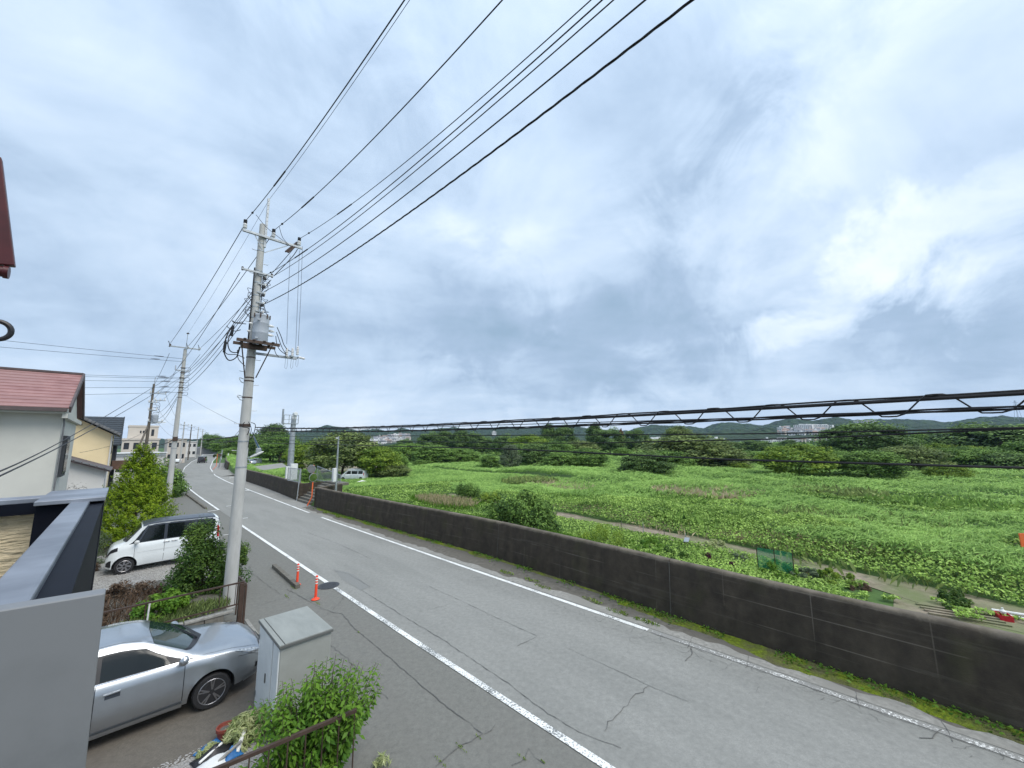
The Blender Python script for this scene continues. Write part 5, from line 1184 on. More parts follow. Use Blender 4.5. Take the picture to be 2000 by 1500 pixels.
MB().tube([(0, 0, 0), (.35, 0, 3.6)], .12, 10).build('pole', 'galvanised', gpst, smooth=True); MB().lathe([(.13, 3.6), (.14, 3.7), (.02, 3.75)], 10, c=(.35, 0, 0)).build('cap', 'galvanised', gpst, smooth=True)

# grey monitoring mast with camera, cabinets and platform
mp_ = (13.1, 43.5); zb3 = 1.0
def LM(px, py): p = atS(px, py, mp_[1]); return p
mtop = LM(574, 818); mn = (LM(574, 818)[0] + LM(565, 935)[0]) / 2
mast = thing('monitoring_mast', 'tall pale grey steel mast with camera and white boxes beyond the steps', 'mast', W(mn, mp_[1], .3), ANG)
H_ = mtop[2] - .3
MB().lathe([(.32, -1.2), (.31, 0), (.27, H_ * .55)], 20).build('lower_shaft', 'galvanised', mast, smooth=True); MB().lathe([(.26, H_ * .55), (.22, H_)], 20).build('upper_shaft', 'galvanised', mast, smooth=True)
MB().lathe([(.29, H_ * .54), (.3, H_ * .55), (.29, H_ * .56)], 20).build('flange', 'galvanised', mast)
MB().box(-.95, .35, -.3, .3, H_ - .55, H_ - .48).build('platform', 'galvanised', mast)
for x in (-.95, -.5, 0, .35): MB().bar((x, -.3, H_ - .5), (x, -.3, H_ + .35), .05, .05).build('rail_post', 'galvanised', mast)
MB().bar((-.95, -.3, H_ + .35), (.35, -.3, H_ + .35), .05, .05).build('rail', 'galvanised', mast); MB().bar((-.95, -.3, H_ - .1), (.35, -.3, H_ - .1), .04, .04).build('rail', 'galvanised', mast)
MB().tube([(-1.0, 0, H_ - .5), (-1.0, 0, H_ + .95)], .09, 8).build('antenna', 'galvanised', mast, smooth=True)
MB().box(-.2, .22, -.2, .2, H_, H_ + .3).build('camera_base', 'white_metal', mast, bevel=.03); MB().lathe([(.16, -.3), (.2, -.2), (.2, .2), (.14, .3)], 14, axis='y', c=(.1, 0, H_ + .5)).build('camera_head', 'white_metal', mast, smooth=True)
bx = LM(571, 912); MB().box(bx[0] - mn - .3, bx[0] - mn + .32, -.65, -.32, 1.0, 2.55).build('equipment_box', 'white_metal', mast, bevel=.03)
bx = LM(561, 914); MB().box(bx[0] - mn - .22, bx[0] - mn + .15, -.55, -.25, .9, 2.3).build('equipment_box', 'white_metal', mast, bevel=.03)

# thin lamp pole with white box
q = NSof(atY(658, 940, 31.8)); tp = atS(661, 852, q[1]); tb = atS(656.5, 944, q[1])
pol = thing('lamp_post', 'slim grey steel post with small lamp and white box near the white minivan', 'post', W(tb[0], q[1], tb[2]), ANG)
hh = tp[2] - tb[2]; dx = 0.02
MB().lathe([(.085, -.6), (.08, 0), (.055, hh)], 14).build('pole', 'galvanised', pol, smooth=True)
MB().bar((0, 0, hh - .2), (-.16, -.1, hh - .15), .03, .03).build('arm', 'galvanised', pol); MB().box(-.26, -.1, -.16, -.04, hh - .2, hh - .12).build('lamp_head', 'white_metal', pol, bevel=.02)
MB().box(-.33, -.08, -.22, .12, .15, 1.2).build('equipment_box', 'white_metal', pol, bevel=.02)

# chain link fences
def chain_fence(label, a, b, z0, z1, zb0=None, zb1=None):
    """a, b road frame points (n, s); heights at both ends"""
    t = thing('chain_link_fence', label, 'fence')
    zb0 = z0 if zb0 is None else zb0; 
    A0 = Vector(W(*a, z0)); B0 = Vector(W(*b, zb0)); A1 = Vector(W(*a, z1)); B1 = Vector(W(*b, zb1 if zb1 is not None else z1))
    for p, q in ((A0, A1), (B0, B1), (A1, B1), (A0, B0)): MB().tube([p, q], .028, 8).build('frame_tube', 'galvanised', t, smooth=True)
    m_ = MB(); L_ = (B0 - A0).length; k = int(L_ / .09); hgt = (A1 - A0).length; kk = int(hgt / .09)
    for i in range(-kk, k):
        for sg in (1,):
            u0 = max(0, i / k); v0 = max(0, -i / kk); u1 = min(1, (i + kk) / k); v1 = min(1, (k - i) / kk)
            def pt(u, v): return (A0.lerp(B0, u)).lerp(A1.lerp(B1, u), v)
            if u1 > u0: m_.tube([pt(u0, v0), pt(u1, v1)], .0045, 3, caps=False); m_.tube([pt(1 - u0, v0), pt(1 - u1, v1)], .0045, 3, caps=False)
    props(m_.build('wire_mesh', 'galvanised', t, fix=False), kind='stuff')
chain_fence('chain link fence panel left of the concrete steps below the grey mast', (11.3, 37.6), (11.2, 41.0), 1.46, 2.6)
chain_fence('sloping chain link fence panel right of the curve mirror behind the steps', (12.9, 38.4), (13.5, 34.4), 1.5, 2.75, 1.35, 2.1)
hr = thing('handrail', 'grey steel handrail post at the left side of the concrete steps', 'handrail')
MB().tube([W(10.95, 37.05, 0), W(11.15, 37.25, 2.6)], .04, 10).build('post', 'galvanised', hr, smooth=True); MB().tube([W(10.97, 37.08, .4), W(11.25, 37.5, .45)], .03, 8).build('rail', 'galvanised', hr, smooth=True)
# white guard posts by the parking entrance
for i, px in enumerate((432, 445)):
    p = G(px, 897); t = thing('guard_post', ['left', 'right'][i] + ' white square post beside the parking ramp entrance', 'post', W(p[0], p[1], 0), ANG, 'white posts at the parking entrance')
    MB().box(-.12, .12, -.12, .12, -.5, 2.0).build('shaft', 'white_metal', t, bevel=.02); MB().box(-.14, .14, -.14, .14, 2.0, 2.06).build('cap', 'galvanised', t)
rp = MB(); rp.add([W(nR(74) + .6, 74, .02), W(nR(74) + .6, 88, .02), W(nR(88) + 12, 92, .9), W(nR(74) + 10, 76, .9)], [(0, 3, 2, 1)]); props(rp.build('ramp', 'concrete'), kind='structure')

# ================================================================== CARS
def profile(xs, ys): return lambda x: np.interp(x, xs, ys)
def make_car(label, loc, rotz, P_, body_m, glass='car_glass', roof_m=None, detail=True, extras=None, group=None):
    t = thing('parked_car', label, 'car', loc, rotz, group)
    L_, top, belt, bot, hw, wr = P_['L'], P_['top'], P_['belt'], P_['bot'], P_['hw'], P_['wr']
    def smooth(f, w=.05): return lambda x: (f(x - w) + 2 * f(x) + f(x + w)) / 4
    top, belt, hw, wr, bot = smooth(top), smooth(belt), smooth(hw), smooth(wr), smooth(bot)
    def section(x):
        w = float(hw(x)); b = float(belt(x)); z0 = float(bot(x)); az = 0.0
        for xa in P_['axles']:
            RA = P_['rw'] + .062
            if abs(x - xa) < RA: az = max(az, P_['rw'] + .01 + math.sqrt(RA * RA - (x - xa) ** 2))
        tp = max(float(top(x)), b + .03); r = min(float(wr(x)), w * .95); c = min(.05, (tp - b) * .4)
        L0 = [(0, z0), (w * .80, z0), (w * .92, z0 + .03), (w * .962, z0 + .12), (w * 1.0, z0 + (b - z0) * .42), (w * .985, z0 + (b - z0) * .62), (w * .985, z0 + (b - z0) * .80), (w * .955, b - .03), (w * .925, b),
                (w * .925 + (r - w * .925) * .5, b + (tp - c - b) * .52), (r, tp - c), (r * .9, tp - c * .3), (r * .5, tp), (0, tp + .012)]
        for xa in P_['axles']:
            for i_ in range(2, 7):
                dd = math.hypot(x - xa, max(L0[i_][1], az) - P_['rw']); L0[i_] = (L0[i_][0] + .020 * math.exp(-((dd - P_['rw'] - .07) / .07) ** 2), L0[i_][1])
        if az > z0:
            zs = [q[1] for q in L0[1:9]]; ys = [q[0] for q in L0[1:9]]; L0[1] = (L0[1][0], az); L0[0] = (0, az)
            for i_ in range(2, 8):
                if L0[i_][1] < az: L0[i_] = (float(np.interp(az, zs, ys)) - .004 * (i_ < 4), az + .0005 * i_)
        return L0
    K = 14
    def surf(x, tt):
        s = section(x); i = min(int(tt), K - 2); f = tt - i
        return Vector((x, s[i][0] * (1 - f) + s[i + 1][0] * f, s[i][1] * (1 - f) + s[i + 1][1] * f))
    nst = 64 if detail else 26
    RA = P_['rw'] + .062; xs = list(np.linspace(-L_ / 2, L_ / 2, nst))
    for xa in P_['axles']: xs = [x for x in xs if abs(x - xa) > RA + .012] + [xa - RA - .002, xa + RA + .002] + [xa + RA * math.cos(q) for q in np.linspace(0, math.pi, 27 if detail else 13)]
    xs = sorted(xs); nst = len(xs); V = []; F = []
    for x in xs:
        s = section(x); V += [(x, y, z) for y, z in s] + [(x, -y, z) for y, z in s[-2:0:-1]]
    k = 2 * K - 2
    for i in range(nst - 1):
        for j in range(k): F.append((i * k + j, (i + 1) * k + j, (i + 1) * k + (j + 1) % k, i * k + (j + 1) % k))
    F.append(tuple(range(k))); F.append(tuple((nst - 1) * k + j for j in range(k)[::-1]))
    body = MB().add(V, F).build('body', body_m, t, smooth=True)
    Wd = P_['W'] / 2; rw_ = P_['rw']
    for xa in P_['axles']: MB().box(xa - rw_ - .06, xa + rw_ + .06, -Wd + .26, Wd - .26, .2, rw_ * 2 + .05).build('wheel_well', 'dark_rubber', t)
    def patch(name, m, xa, xb, t0, t1, off=.004, nx=10, nt=6, sides=(1, -1), parent=None, mirror_join=False):
        res = None
        for sg in sides:
            V = []; 
            for i in range(nt + 1):
                tt = t0 + (t1 - t0) * i / nt; a = xa(tt) if callable(xa) else xa; b = xb(tt) if callable(xb) else xb
                for j in range(nx + 1):
                    x = a + (b - a) * j / nx; p = surf(x, tt); e = .01
                    du = surf(x + e, tt) - surf(x - e, tt); dv = surf(x, min(tt + .05, K - 1.001)) - surf(x, max(tt - .05, 0)); n = du.cross(dv)
                    n = -n if n.dot(Vector((0, p.y, p.z - .6))) < 0 else n
                    if n.length > 0: n.normalize()
                    p = p + n * off; V.append((p.x, p.y * sg, p.z))
            F = [(i * (nx + 1) + j, i * (nx + 1) + j + 1, (i + 1) * (nx + 1) + j + 1, (i + 1) * (nx + 1) + j) for i in range(nt) for j in range(nx)]
            if mirror_join:
                o_ = len(V); V += [(x, -y, z) for x, y, z in V]; F += [tuple(a + o_ for a in f[::-1]) for f in F]
            o = MB().add(V, F).build(name, m, parent or t, smooth=True, fix=False); res = o
            if mirror_join: break
        return res
    for (nm_, m_, xa, xb, t0, t1, off) in P_['side']: patch(nm_, m_ if m_ != 'GLASS' else glass, xa, xb, t0, t1, off)
    for (nm_, m_, xa, xb, t0, t1, off) in P_['across']: patch(nm_, {'GLASS': glass, 'ROOF': roof_m or body_m}.get(m_, m_), xa, xb, t0, t1, off, nx=14, nt=8, mirror_join=True)
    # wheels
    for xa in P_['axles']:
        for sg in (-1, 1):
            y = sg * (Wd - .115)
            wh_ = bpy.data.objects.new('wheel', None); wh_.empty_display_size = .1; COL.objects.link(wh_); wh_.parent = t; wh_.location = (xa, y, rw_)
            w2 = .095; ri = rw_ * P_.get('rim', .68)
            MB().lathe([(ri, -w2), (rw_ - .02, -w2), (rw_, -w2 + .025), (rw_, w2 - .025), (rw_ - .02, w2), (ri, w2)], 32, axis='y').build('tyre', 'dark_rubber', wh_, smooth=True)
            o_ = sg * (w2 - .012)
            MB().lathe([(ri + .003, min(o_, 0)), (ri + .003, max(o_, 0))], 28, axis='y').build('barrel', 'black_plastic', wh_)
            rim = MB(); rim.tube([((ri - .006) * math.cos(a), o_ * 1.06, (ri - .006) * math.sin(a)) for a in np.linspace(0, 2 * math.pi, 33)], .011, 6, caps=False)
            rim.lathe([(.055, min(o_ * .8, o_ * 1.1)), (.055, max(o_ * .8, o_ * 1.1))], 14, axis='y')
            for q in range(P_['spokes']):
                for dq in ((-.13, .13) if P_.get('double', 1) else (0,)):
                    a = 2 * math.pi * q / P_['spokes'] + .3; rim.bar((.04 * math.cos(a), o_ * 1.07, .04 * math.sin(a)), ((ri - .01) * math.cos(a + dq + P_.get('swirl', 0)), o_ * 1.05, (ri - .01) * math.sin(a + dq + P_.get('swirl', 0))), .024 if P_.get('double', 1) else .05, .02, up=(0, 1, 0))
            rim.build('rim', 'alloy', wh_)
    for sg in (-1, 1):
        mx, mz = P_['mirror']; y0 = float(hw(mx)) * .93 * sg
        q = MB(); V = []
        q.tube([(mx + .06, y0 + sg * .02, mz), (mx + .05, y0 + sg * .10, mz + .02), (mx + .03, y0 + sg * .19, mz + .03), (mx + .03, y0 + sg * .225, mz + .03)], [.03, .065, .07, .03], 10)
        q.build('wing_mirror', P_.get('mirror_m', body_m), t, smooth=True)
        for hx, hz in P_['handles']:
            yy = section(hx)[5][0] * 1.0; MB().bar((hx - .10, sg * (yy + .018), hz), (hx + .10, sg * (yy + .018), hz + .005), .02, .025).build('door_handle', P_.get('handle_m', body_m), t, bevel=.006)
    if extras: extras(t, surf, section)
    return t

sedan = dict(L=4.74, W=1.78, rw=.290, rim=.72, axles=(1.42, -1.33), spokes=5, double=1, mirror=(.92, .99), mirror_m='silver_paint', handles=((.08, .83), (-.98, .85)),
    top=profile([-2.37, -2.33, -2.15, -1.8, -1.62, -.95, -.45, .1, .42, 1.18, 1.7, 2.05, 2.25, 2.34, 2.37], [.5, .90, 1.06, 1.11, 1.13, 1.42, 1.49, 1.49, 1.43, 1.03, .97, .88, .76, .62, .48]),
    belt=profile([-2.37, -2.1, -1.6, -.5, .6, 1.18, 1.7, 2.05, 2.25, 2.37], [.5, .97, 1.01, .985, .955, .94, .87, .77, .67, .45]),
    bot=profile([-2.37, -2.1, 1.9, 2.37], [.32, .21, .20, .27]),
    hw=profile([-2.37, -2.25, -1.9, -1.3, 0, 1.4, 1.85, 2.1, 2.27, 2.37], [.60, .76, .86, .89, .885, .89, .84, .75, .62, .42]),
    wr=profile([-2.37, -1.62, -.95, .1, .42, 1.18, 2.0, 2.37], [.5, .66, .57, .58, .61, .76, .62, .3]),
    side=[('side_window', 'car_glass', lambda t: -.08, lambda t: 1.10 - (t - 8.15) * .42 if t < 9 else .743 - (t - 9) * .55, 8.15, 9.5, .007),
          ('mirror_base', 'black_plastic', lambda t: .80 - (t - 8.15) * .1, lambda t: 1.14 - (t - 8.15) * .43, 8.12, 8.95, .011), ('side_window', 'car_glass', lambda t: -1.05 + (t - 8.15) * .12, lambda t: -.16, 8.15, 9.5, .007),
          ('window_trim', 'chrome', -1.1, .98, 8.02, 8.10, .008),
          ('quarter_window', 'GLASS', lambda t: -1.45 + (t - 8.15) * .3, lambda t: -1.12 + (t - 8.15) * .12, 8.2, 9.5, .006),
          ('door_line', 'black_plastic', .985, .995, 3.0, 8.0, .007), ('door_line', 'black_plastic', -.125, -.115, 3.0, 8.0, .007), ('door_line', 'black_plastic', -1.06, -1.05, 3.2, 8.0, .007), ('window_seal', 'black_plastic', lambda t: -1.12, lambda t: 1.16 - (t - 8.08) * .42 if t < 9 else .774 - (t - 9) * .52, 8.1, 9.62, .003), ('bonnet_gap', 'black_plastic', 1.24, 2.12, 8.72, 8.78, .004), ('roof_gap', 'black_plastic', -1.3, .52, 10.55, 10.62, .005), ('handle_recess_shade', 'dark_grey_paint_car', .0, .18, 5.55, 6.0, .004),  # handle recess is a flat dark patch, its shade put into the colour
          ('sill_trim', 'silver_paint', -.95, 1.0, 2.0, 2.7, .03),
          ('headlight', 'lamp_clear', lambda t: 1.74 + max(0, 7.3 - t) * .32 + max(0, t - 7.3) * .1, lambda t: 2.26 - max(0, 6.6 - t) * .1, 6.1, 7.9, .018), ('tail_light', 'lamp_red', -2.3, -2.05, 6.0, 7.9, .006),
          ('fog_lamp', 'black_plastic', 2.12, 2.28, 3.4, 4.4, .006), ('bumper_lip', 'silver_paint', 1.92, 2.33, 1.9, 2.5, .016), ('bumper_line', 'black_plastic', 1.80, 2.2, 6.22, 6.28, .003),
          ('drip_rail', 'silver_paint', -1.3, .6, 9.97, 10.05, .006)],
    across=[('windscreen', 'GLASS', lambda t: .50 + (13 - t) * .02, lambda t: 1.20 - (13 - t) * .085, 10.35, 13, .006), ('rear_window', 'GLASS', lambda t: -1.62 + (13 - t) * .06, lambda t: -1.02 - (13 - t) * .02, 10.4, 13, .006),
            ('cowl', 'black_plastic', lambda t: 1.19 - (13 - t) * .085, lambda t: 1.30 - (13 - t) * .11, 10.3, 13, .008),
            ('grille', 'black_plastic', lambda t: 2.30, lambda t: 2.355, 8.3, 13, .012), ('bonnet_line', 'black_plastic', lambda t: 2.205, lambda t: 2.215, 8.4, 13, .003)])
def sedan_extra(t, surf, section):
    for x in (.55, .75): MB().tube([Vector((1.22, -.35 + x * .3, 1.055)), Vector((1.0, -.1 + x * .5, 1.14)), Vector((.86, .18 + x * .45, 1.20))], .008, 5).build('wiper', 'black_plastic', t)
# sedan: wheel touches near (n 1.6, s 9.5), nose towards the road
make_car('silver estate car parked nose to the road beside the grey cabinet', W(1.6 - 1.42, 10.40, 0), ANG, sedan, 'silver_paint', glass='car_glass_green', extras=sedan_extra)

kei = dict(L=3.40, W=1.475, rw=.285, rim=.70, axles=(1.17, -1.29), spokes=7, double=0, swirl=.35, mirror=(.86, 1.10), mirror_m='white_metal', handles=((.02, .98), (-.22, .98)), handle_m='chrome',
    top=profile([-1.7, -1.66, -1.5, 0, .55, .78, 1.22, 1.52, 1.64, 1.70], [1.40, 1.70, 1.76, 1.79, 1.77, 1.70, 1.13, 1.03, .93, .6]),
    belt=profile([-1.7, -1.5, 0, 1.0, 1.3, 1.52, 1.64, 1.7], [1.02, 1.07, 1.07, 1.06, 1.02, .96, .86, .5]), bot=profile([-1.7, 1.5, 1.7], [.24, .19, .26]),
    hw=profile([-1.7, -1.6, -1.2, 1.1, 1.5, 1.64, 1.7], [.66, .715, .738, .738, .70, .62, .48]), wr=profile([-1.7, -1.5, 0, .7, 1.22, 1.7], [.60, .62, .63, .62, .66, .4]),
    side=[('side_window', 'GLASS', .12, lambda t: .84 - (t - 8) * .14, 8.1, 9.75, .006), ('quarter_window', 'GLASS', lambda t: .90 - (t - 8) * .14, lambda t: 1.1 - (t - 8) * .22, 8.1, 9.5, .006), ('side_window', 'GLASS', -.80, .02, 8.1, 9.75, .006), ('side_window', 'GLASS', -1.52, -.90, 8.1, 9.75, .006),
          ('pillar', 'dark_grey_paint_car', -1.66, lambda t: 1.12 - (t - 8) * .25, 8.02, 10.05, .003),
          ('door_line', 'dark_rubber', .075, .087, 1.8, 8.0, .003), ('door_line', 'dark_rubber', .93, .94, 2.2, 8.0, .003), ('door_line', 'dark_rubber', -.86, -.85, 3.2, 8.0, .003),
          ('headlight', 'black_plastic', 1.40, 1.66, 6.2, 7.8, .008), ('fog_lamp', 'black_plastic', 1.54, 1.67, 2.6, 4.2, .008), ('tail_light', 'lamp_red', -1.69, -1.60, 6.0, 9, .006), ('body_crease', 'white_metal', -.9, 1.0, 4.9, 5.0, .010)],
    across=[('windscreen', 'GLASS', lambda t: .80, lambda t: 1.22 - (13 - t) * .035, 10.2, 13, .006), ('roof', 'ROOF', -1.66, .76, 10.0, 13, .012), ('cowl', 'black_plastic', lambda t: 1.20 - (13 - t) * .03, lambda t: 1.28 - (13 - t) * .04, 10.3, 13, .008), ('grille', 'chrome', 1.655, 1.69, 8.3, 13, .01)])
make_car('white boxy minicar with dark grey roof parked beyond the camellia bush', W(.47 - 1.17 + 2.34 - .10, 21.35 + .74, 0) if False else W(.47 + 1.17, 21.35 + .74, 0), ANG + math.pi, kei, 'white_paint_car', roof_m='dark_grey_paint_car')

def scaled(P_, sx, sy, sz, **kw):
    D = dict(P_); D['L'] *= sx; D['W'] *= sy; D['rw'] = P_['rw'] * (sz ** .5)
    D['axles'] = tuple(a * sx for a in P_['axles']); D['mirror'] = (P_['mirror'][0] * sx, P_['mirror'][1] * sz); D['handles'] = tuple((a * sx, b * sz) for a, b in P_['handles'])
    for k_ in ('top', 'belt', 'bot'): D[k_] = (lambda f: (lambda x: f(x / sx) * sz))(P_[k_])
    for k_ in ('hw', 'wr'): D[k_] = (lambda f: (lambda x: f(x / sx) * sy))(P_[k_])
    def sc(v): return (lambda t, v=v: v(t) * sx) if callable(v) else v * sx
    D['side'] = [(a, b, sc(c), sc(d), e, f, g) for a, b, c, d, e, f, g in P_['side'] if not (kw.get('nopillar') and a == 'pillar')]
    D['across'] = [(a, b, sc(c), sc(d), e, f, g) for a, b, c, d, e, f, g in P_['across']]
    return D
mv = scaled(kei, 4.9 / 3.4, 1.85 / 1.475, 1.9 / 1.79, nopillar=True)
def at_ground(px, py, z=None):
    """point where the sight line meets the river side ground"""
    d = ray(px, py); t = 5.0 / np.linalg.norm(d); t0 = t
    while t < 4000 / FPX:
        p = CAMP + d * t; n_, s_, _ = NSof(p)
        if p[2] < float(ground_z(n_, s_)) and n_ > nW(s_) + .3: break
        t *= 1.004
    return NSof(CAMP + d * t)
q = at_ground(691, 938)
def roofbox(t, surf, section):
    MB().tube([(-1.7, 0, 2.06), (-1.5, 0, 2.08), (.6, 0, 2.08), (1.0, 0, 2.04), (1.1, 0, 2.02)], [.1, .3, .36, .22, .06], 12).build('roof_box', 'white_metal', t, smooth=True)
mvn = make_car('white minivan with roof box parked on the grass before the trees', W(q[0], q[1], q[2] + .05), R_(172), mv, 'white_paint_car', extras=None, detail=False)
m_ = MB(); V = [];
for x, w_, z0_, z1_ in ((-1.9, .5, 1.93, 2.02), (-1.6, .6, 1.93, 2.12), (.6, .62, 1.93, 2.14), (1.25, .5, 1.92, 2.06), (1.4, .3, 1.92, 1.98)): V += [(x, -w_, z0_), (x, w_, z0_), (x, w_ * .85, z1_), (x, -w_ * .85, z1_)]
m_.add(V, [(0, 1, 2, 3), (16, 19, 18, 17)] + [(i * 4 + j, i * 4 + (j + 1) % 4, i * 4 + 4 + (j + 1) % 4, i * 4 + 4 + j) for i in range(4) for j in range(4)]).build('roof_box', 'white_metal', mvn, smooth=True)
# small far cars
for i, (px, py, rot, P_, m__, lab) in enumerate([
    (487, 908, 150, sedan, 'silver_paint', 'silver car on the parking area just right of the nearest pole'),
    (499, 906, 150, mv, 'white_paint_car', 'white van beside the silver car on the parking area'),
    (557, 903, 160, mv, 'white_paint_car', 'white wagon parked at the left of the grey mast')]):
    q = at_ground(px, py); make_car(lab, W(q[0], q[1], q[2] + .08), R_(rot), P_, m__, detail=False, group='cars on the parking area')
q = G(396, 893.5); make_car('dark off road car on the road at the far bend', W(q[0] * .70, q[1] * .70, 0), ANG + math.pi / 2 * .85, scaled(kei, 1.25, 1.2, 1.0, nopillar=True), 'black_paint_car', detail=False)
q = G(356, 902); make_car('white car parked by the brown board fence beyond the hedge', W(q[0] - 1.6, q[1] - 6, 0), ANG + math.pi / 2, sedan, 'white_paint_car', detail=False)

# ================================================================== HILLS
def az_of(px, py=860):
    d = ray(px, py); return math.atan2(d[0], d[1])
def el_of(px, py):
    d = ray(px, py); return d[2] / math.hypot(d[0], d[1])
far_prof = [(-900, 872), (0, 868), (250, 860), (420, 858), (500, 850), (560, 846), (600, 842), (640, 831), (668, 836), (700, 842), (735, 839), (760, 844), (785, 837), (820, 842), (850, 838), (885, 836), (920, 839), (945, 840), (985, 833), (1010, 836), (1035, 836), (1065, 833), (1100, 834), (1120, 831), (1145, 838),
            (1190, 841), (1228, 842), (1250, 835), (1272, 830), (1310, 833), (1350, 834), (1375, 838), (1400, 828), (1422, 825), (1450, 827), (1490, 832), (1515, 824), (1545, 817), (1570, 819), (1590, 823), (1605, 819), (1635, 816), (1665, 821), (1700, 821), (1750, 819), (1800, 822), (1845, 826), (1870, 824), (1905, 818), (1960, 813), (2000, 815), (2150, 812), (2500, 830), (3200, 850)]
near_prof = [(-900, 880), (300, 874), (480, 866), (560, 852), (650, 847), (720, 850), (790, 852), (830, 856), (880, 851), (960, 850), (1050, 852), (1150, 856), (1230, 858), (1300, 851), (1360, 846), (1420, 842), (1480, 839), (1540, 838), (1600, 841), (1640, 846), (1700, 852), (1760, 846), (1820, 842), (1900, 845), (2000, 842), (2200, 845), (3200, 860)]
def prof_fn(tab):
    A_ = np.array([az_of(x, y) for x, y in tab]); E_ = np.array([el_of(x, y) for x, y in tab]); return lambda a: np.interp(a, A_, E_)
fe, nee = prof_fn(far_prof), prof_fn(near_prof)
RF, RN = 1750.0, 1050.0
def hill_z(x, y):
    x = np.asarray(x, float); y = np.asarray(y, float); r = np.hypot(x, y); a = np.arctan2(x, y)
    hf_ = CAM_H + fe(a) * RF + 4.5; hn_ = CAM_H + nee(a) * RN + 4.5
    warp = (fbm(a * 9, r * 0 + 2, 3, 9) - .45) * 260
    def bell(rr, r0, wi, wo): q = rr - r0; return np.exp(-(q / np.where(q < 0, wi, wo)) ** 2)
    zf = hf_ * bell(r, RF, 330, 420); zn = hn_ * bell(r, RN, 210, 260)
    spur = np.clip(fbm(a * 26, r / 300, 3, 21) - .42, 0, 1) * 70 * bell(r, 1420, 230, 240)
    z = np.maximum(zf, zn); z = np.maximum(z, spur * np.clip(hf_ / 60, 0, 1))
    z = z + (fbm(x / 26, y / 26, 4, 40) - .47) * 16 * np.clip(z / 25, 0, 1)
    return z - 4.5
def build_hills():
    a = np.linspace(R_(-75), R_(72), 1100); r = np.concatenate([np.linspace(560, 1400, 70), np.linspace(1415, 2300, 70)])
    A_, RR = np.meshgrid(a, r); X = RR * np.sin(A_); Y = RR * np.cos(A_)
    o = grid_mesh('hills', X, Y, hill_z(X, Y), 'hill_wood'); o['kind'] = 'structure'
hw_ = mat('hill_wood', (0.040, 0.080, 0.026), (0.012, 0.026, 0.012), 0.05, 0.95, bump=0.0, detail=8, contrast=(0.38, 0.62), c3=(0.024, 0.046, 0.018))
def hillbump(m):
    t = m.node_tree; b = t.nodes['Principled BSDF']; tcn = [n for n in t.nodes if n.type == 'TEX_COORD'][0]
    v_ = t.nodes.new('ShaderNodeTexVoronoi'); v_.inputs['Scale'].default_value = .085; t.links.new(tcn.outputs['Object'], v_.inputs['Vector'])
    bn = t.nodes.new('ShaderNodeBump'); bn.inputs['Strength'].default_value = 1; bn.inputs['Distance'].default_value = 9; bn.invert = True
    t.links.new(v_.outputs['Distance'], bn.inputs['Height']); t.links.new(bn.outputs[0], b.inputs['Normal'])
hillbump(hw_)
build_hills()
def hit_hill(px, py):
    d = ray(px, py); d = d / np.linalg.norm(d); t = 560.0
    while t < 2300:
        p = CAMP + d * t
        if p[2] <= float(hill_z(p[0], p[1])): return p
        t += 6
    return None

# ------------------------------------------------------------------ distant houses
def house_mesh(w, d, h, rh, flat, wm, rm):
    me = bpy.data.meshes.new('house'); 
    v = [(-w, -d, -3), (w, -d, -3), (w, d, -3), (-w, d, -3), (-w, -d, h), (w, -d, h), (w, d, h), (-w, d, h)]
    f = [(0, 1, 5, 4), (1, 2, 6, 5), (2, 3, 7, 6), (3, 0, 4, 7), (4, 5, 6, 7)]; mi = [0] * 4 + [1]
    if not flat:
        e = .6; v += [(-w - e, -d - e, h), (w + e, -d - e, h), (w + e, d + e, h), (-w - e, d + e, h), (-w - e, 0, h + rh), (w + e, 0, h + rh)]
        f += [(8, 9, 13, 12), (10, 11, 12, 13), (8, 12, 11), (9, 10, 13)]; mi += [1, 1, 0, 0]
    else:
        v += [(-w * .3, -d * .4, h), (w * .2, -d * .4, h), (w * .2, d * .4, h), (-w * .3, d * .4, h), (-w * .3, -d * .4, h + 2.2), (w * .2, -d * .4, h + 2.2), (w * .2, d * .4, h + 2.2), (-w * .3, d * .4, h + 2.2)]
        f += [(8, 9, 13, 12), (9, 10, 14, 13), (10, 11, 15, 14), (11, 8, 12, 15), (12, 13, 14, 15)]; mi += [0] * 4 + [1]
    nf = max(1, int(h / 3)); nwn = max(2, int(w / 1.8))
    for k in range(nf):                                     # window recess bands
        for i in range(nwn):
            for sy in (-1,):
                x0 = -w + 2 * w * (i + .25) / nwn; x1 = -w + 2 * w * (i + .7) / nwn; z0 = .9 + k * 3; y = sy * (d + .05); o = len(v)
                v += [(x0, y, z0), (x1, y, z0), (x1, y, z0 + 1.4), (x0, y, z0 + 1.4)]; f.append((o, o + 1, o + 2, o + 3)); mi.append(2)
    me.from_pydata(v, [], f)
    for m_ in (wm, rm, 'window_dark'): me.materials.append(M[m_])
    me.polygons.foreach_set('material_index', mi); me.update(); return me
mat('far_white', (0.74, 0.74, 0.73), None, 1, .8); mat('far_roof', (0.22, 0.23, 0.25), None, 1, .7); mat('far_roof_warm', (0.33, 0.24, 0.2), None, 1, .7)
hm = [house_mesh(5, 4, 5.5, 2.4, False, 'far_white', 'far_roof'), house_mesh(6, 4.5, 5.8, 2.2, False, 'cream_wall', 'far_roof_warm'), house_mesh(4.5, 4, 6, 2.6, False, 'far_white', 'roof_grey'), house_mesh(5.5, 5, 6.5, 0, True, 'far_white', 'far_white')]
apm = house_mesh(15, 6, 15, 0, True, 'far_white', 'far_white'); lng = house_mesh(26, 7, 8, 0, True, 'far_white', 'white_metal')
rh = random.Random(12)
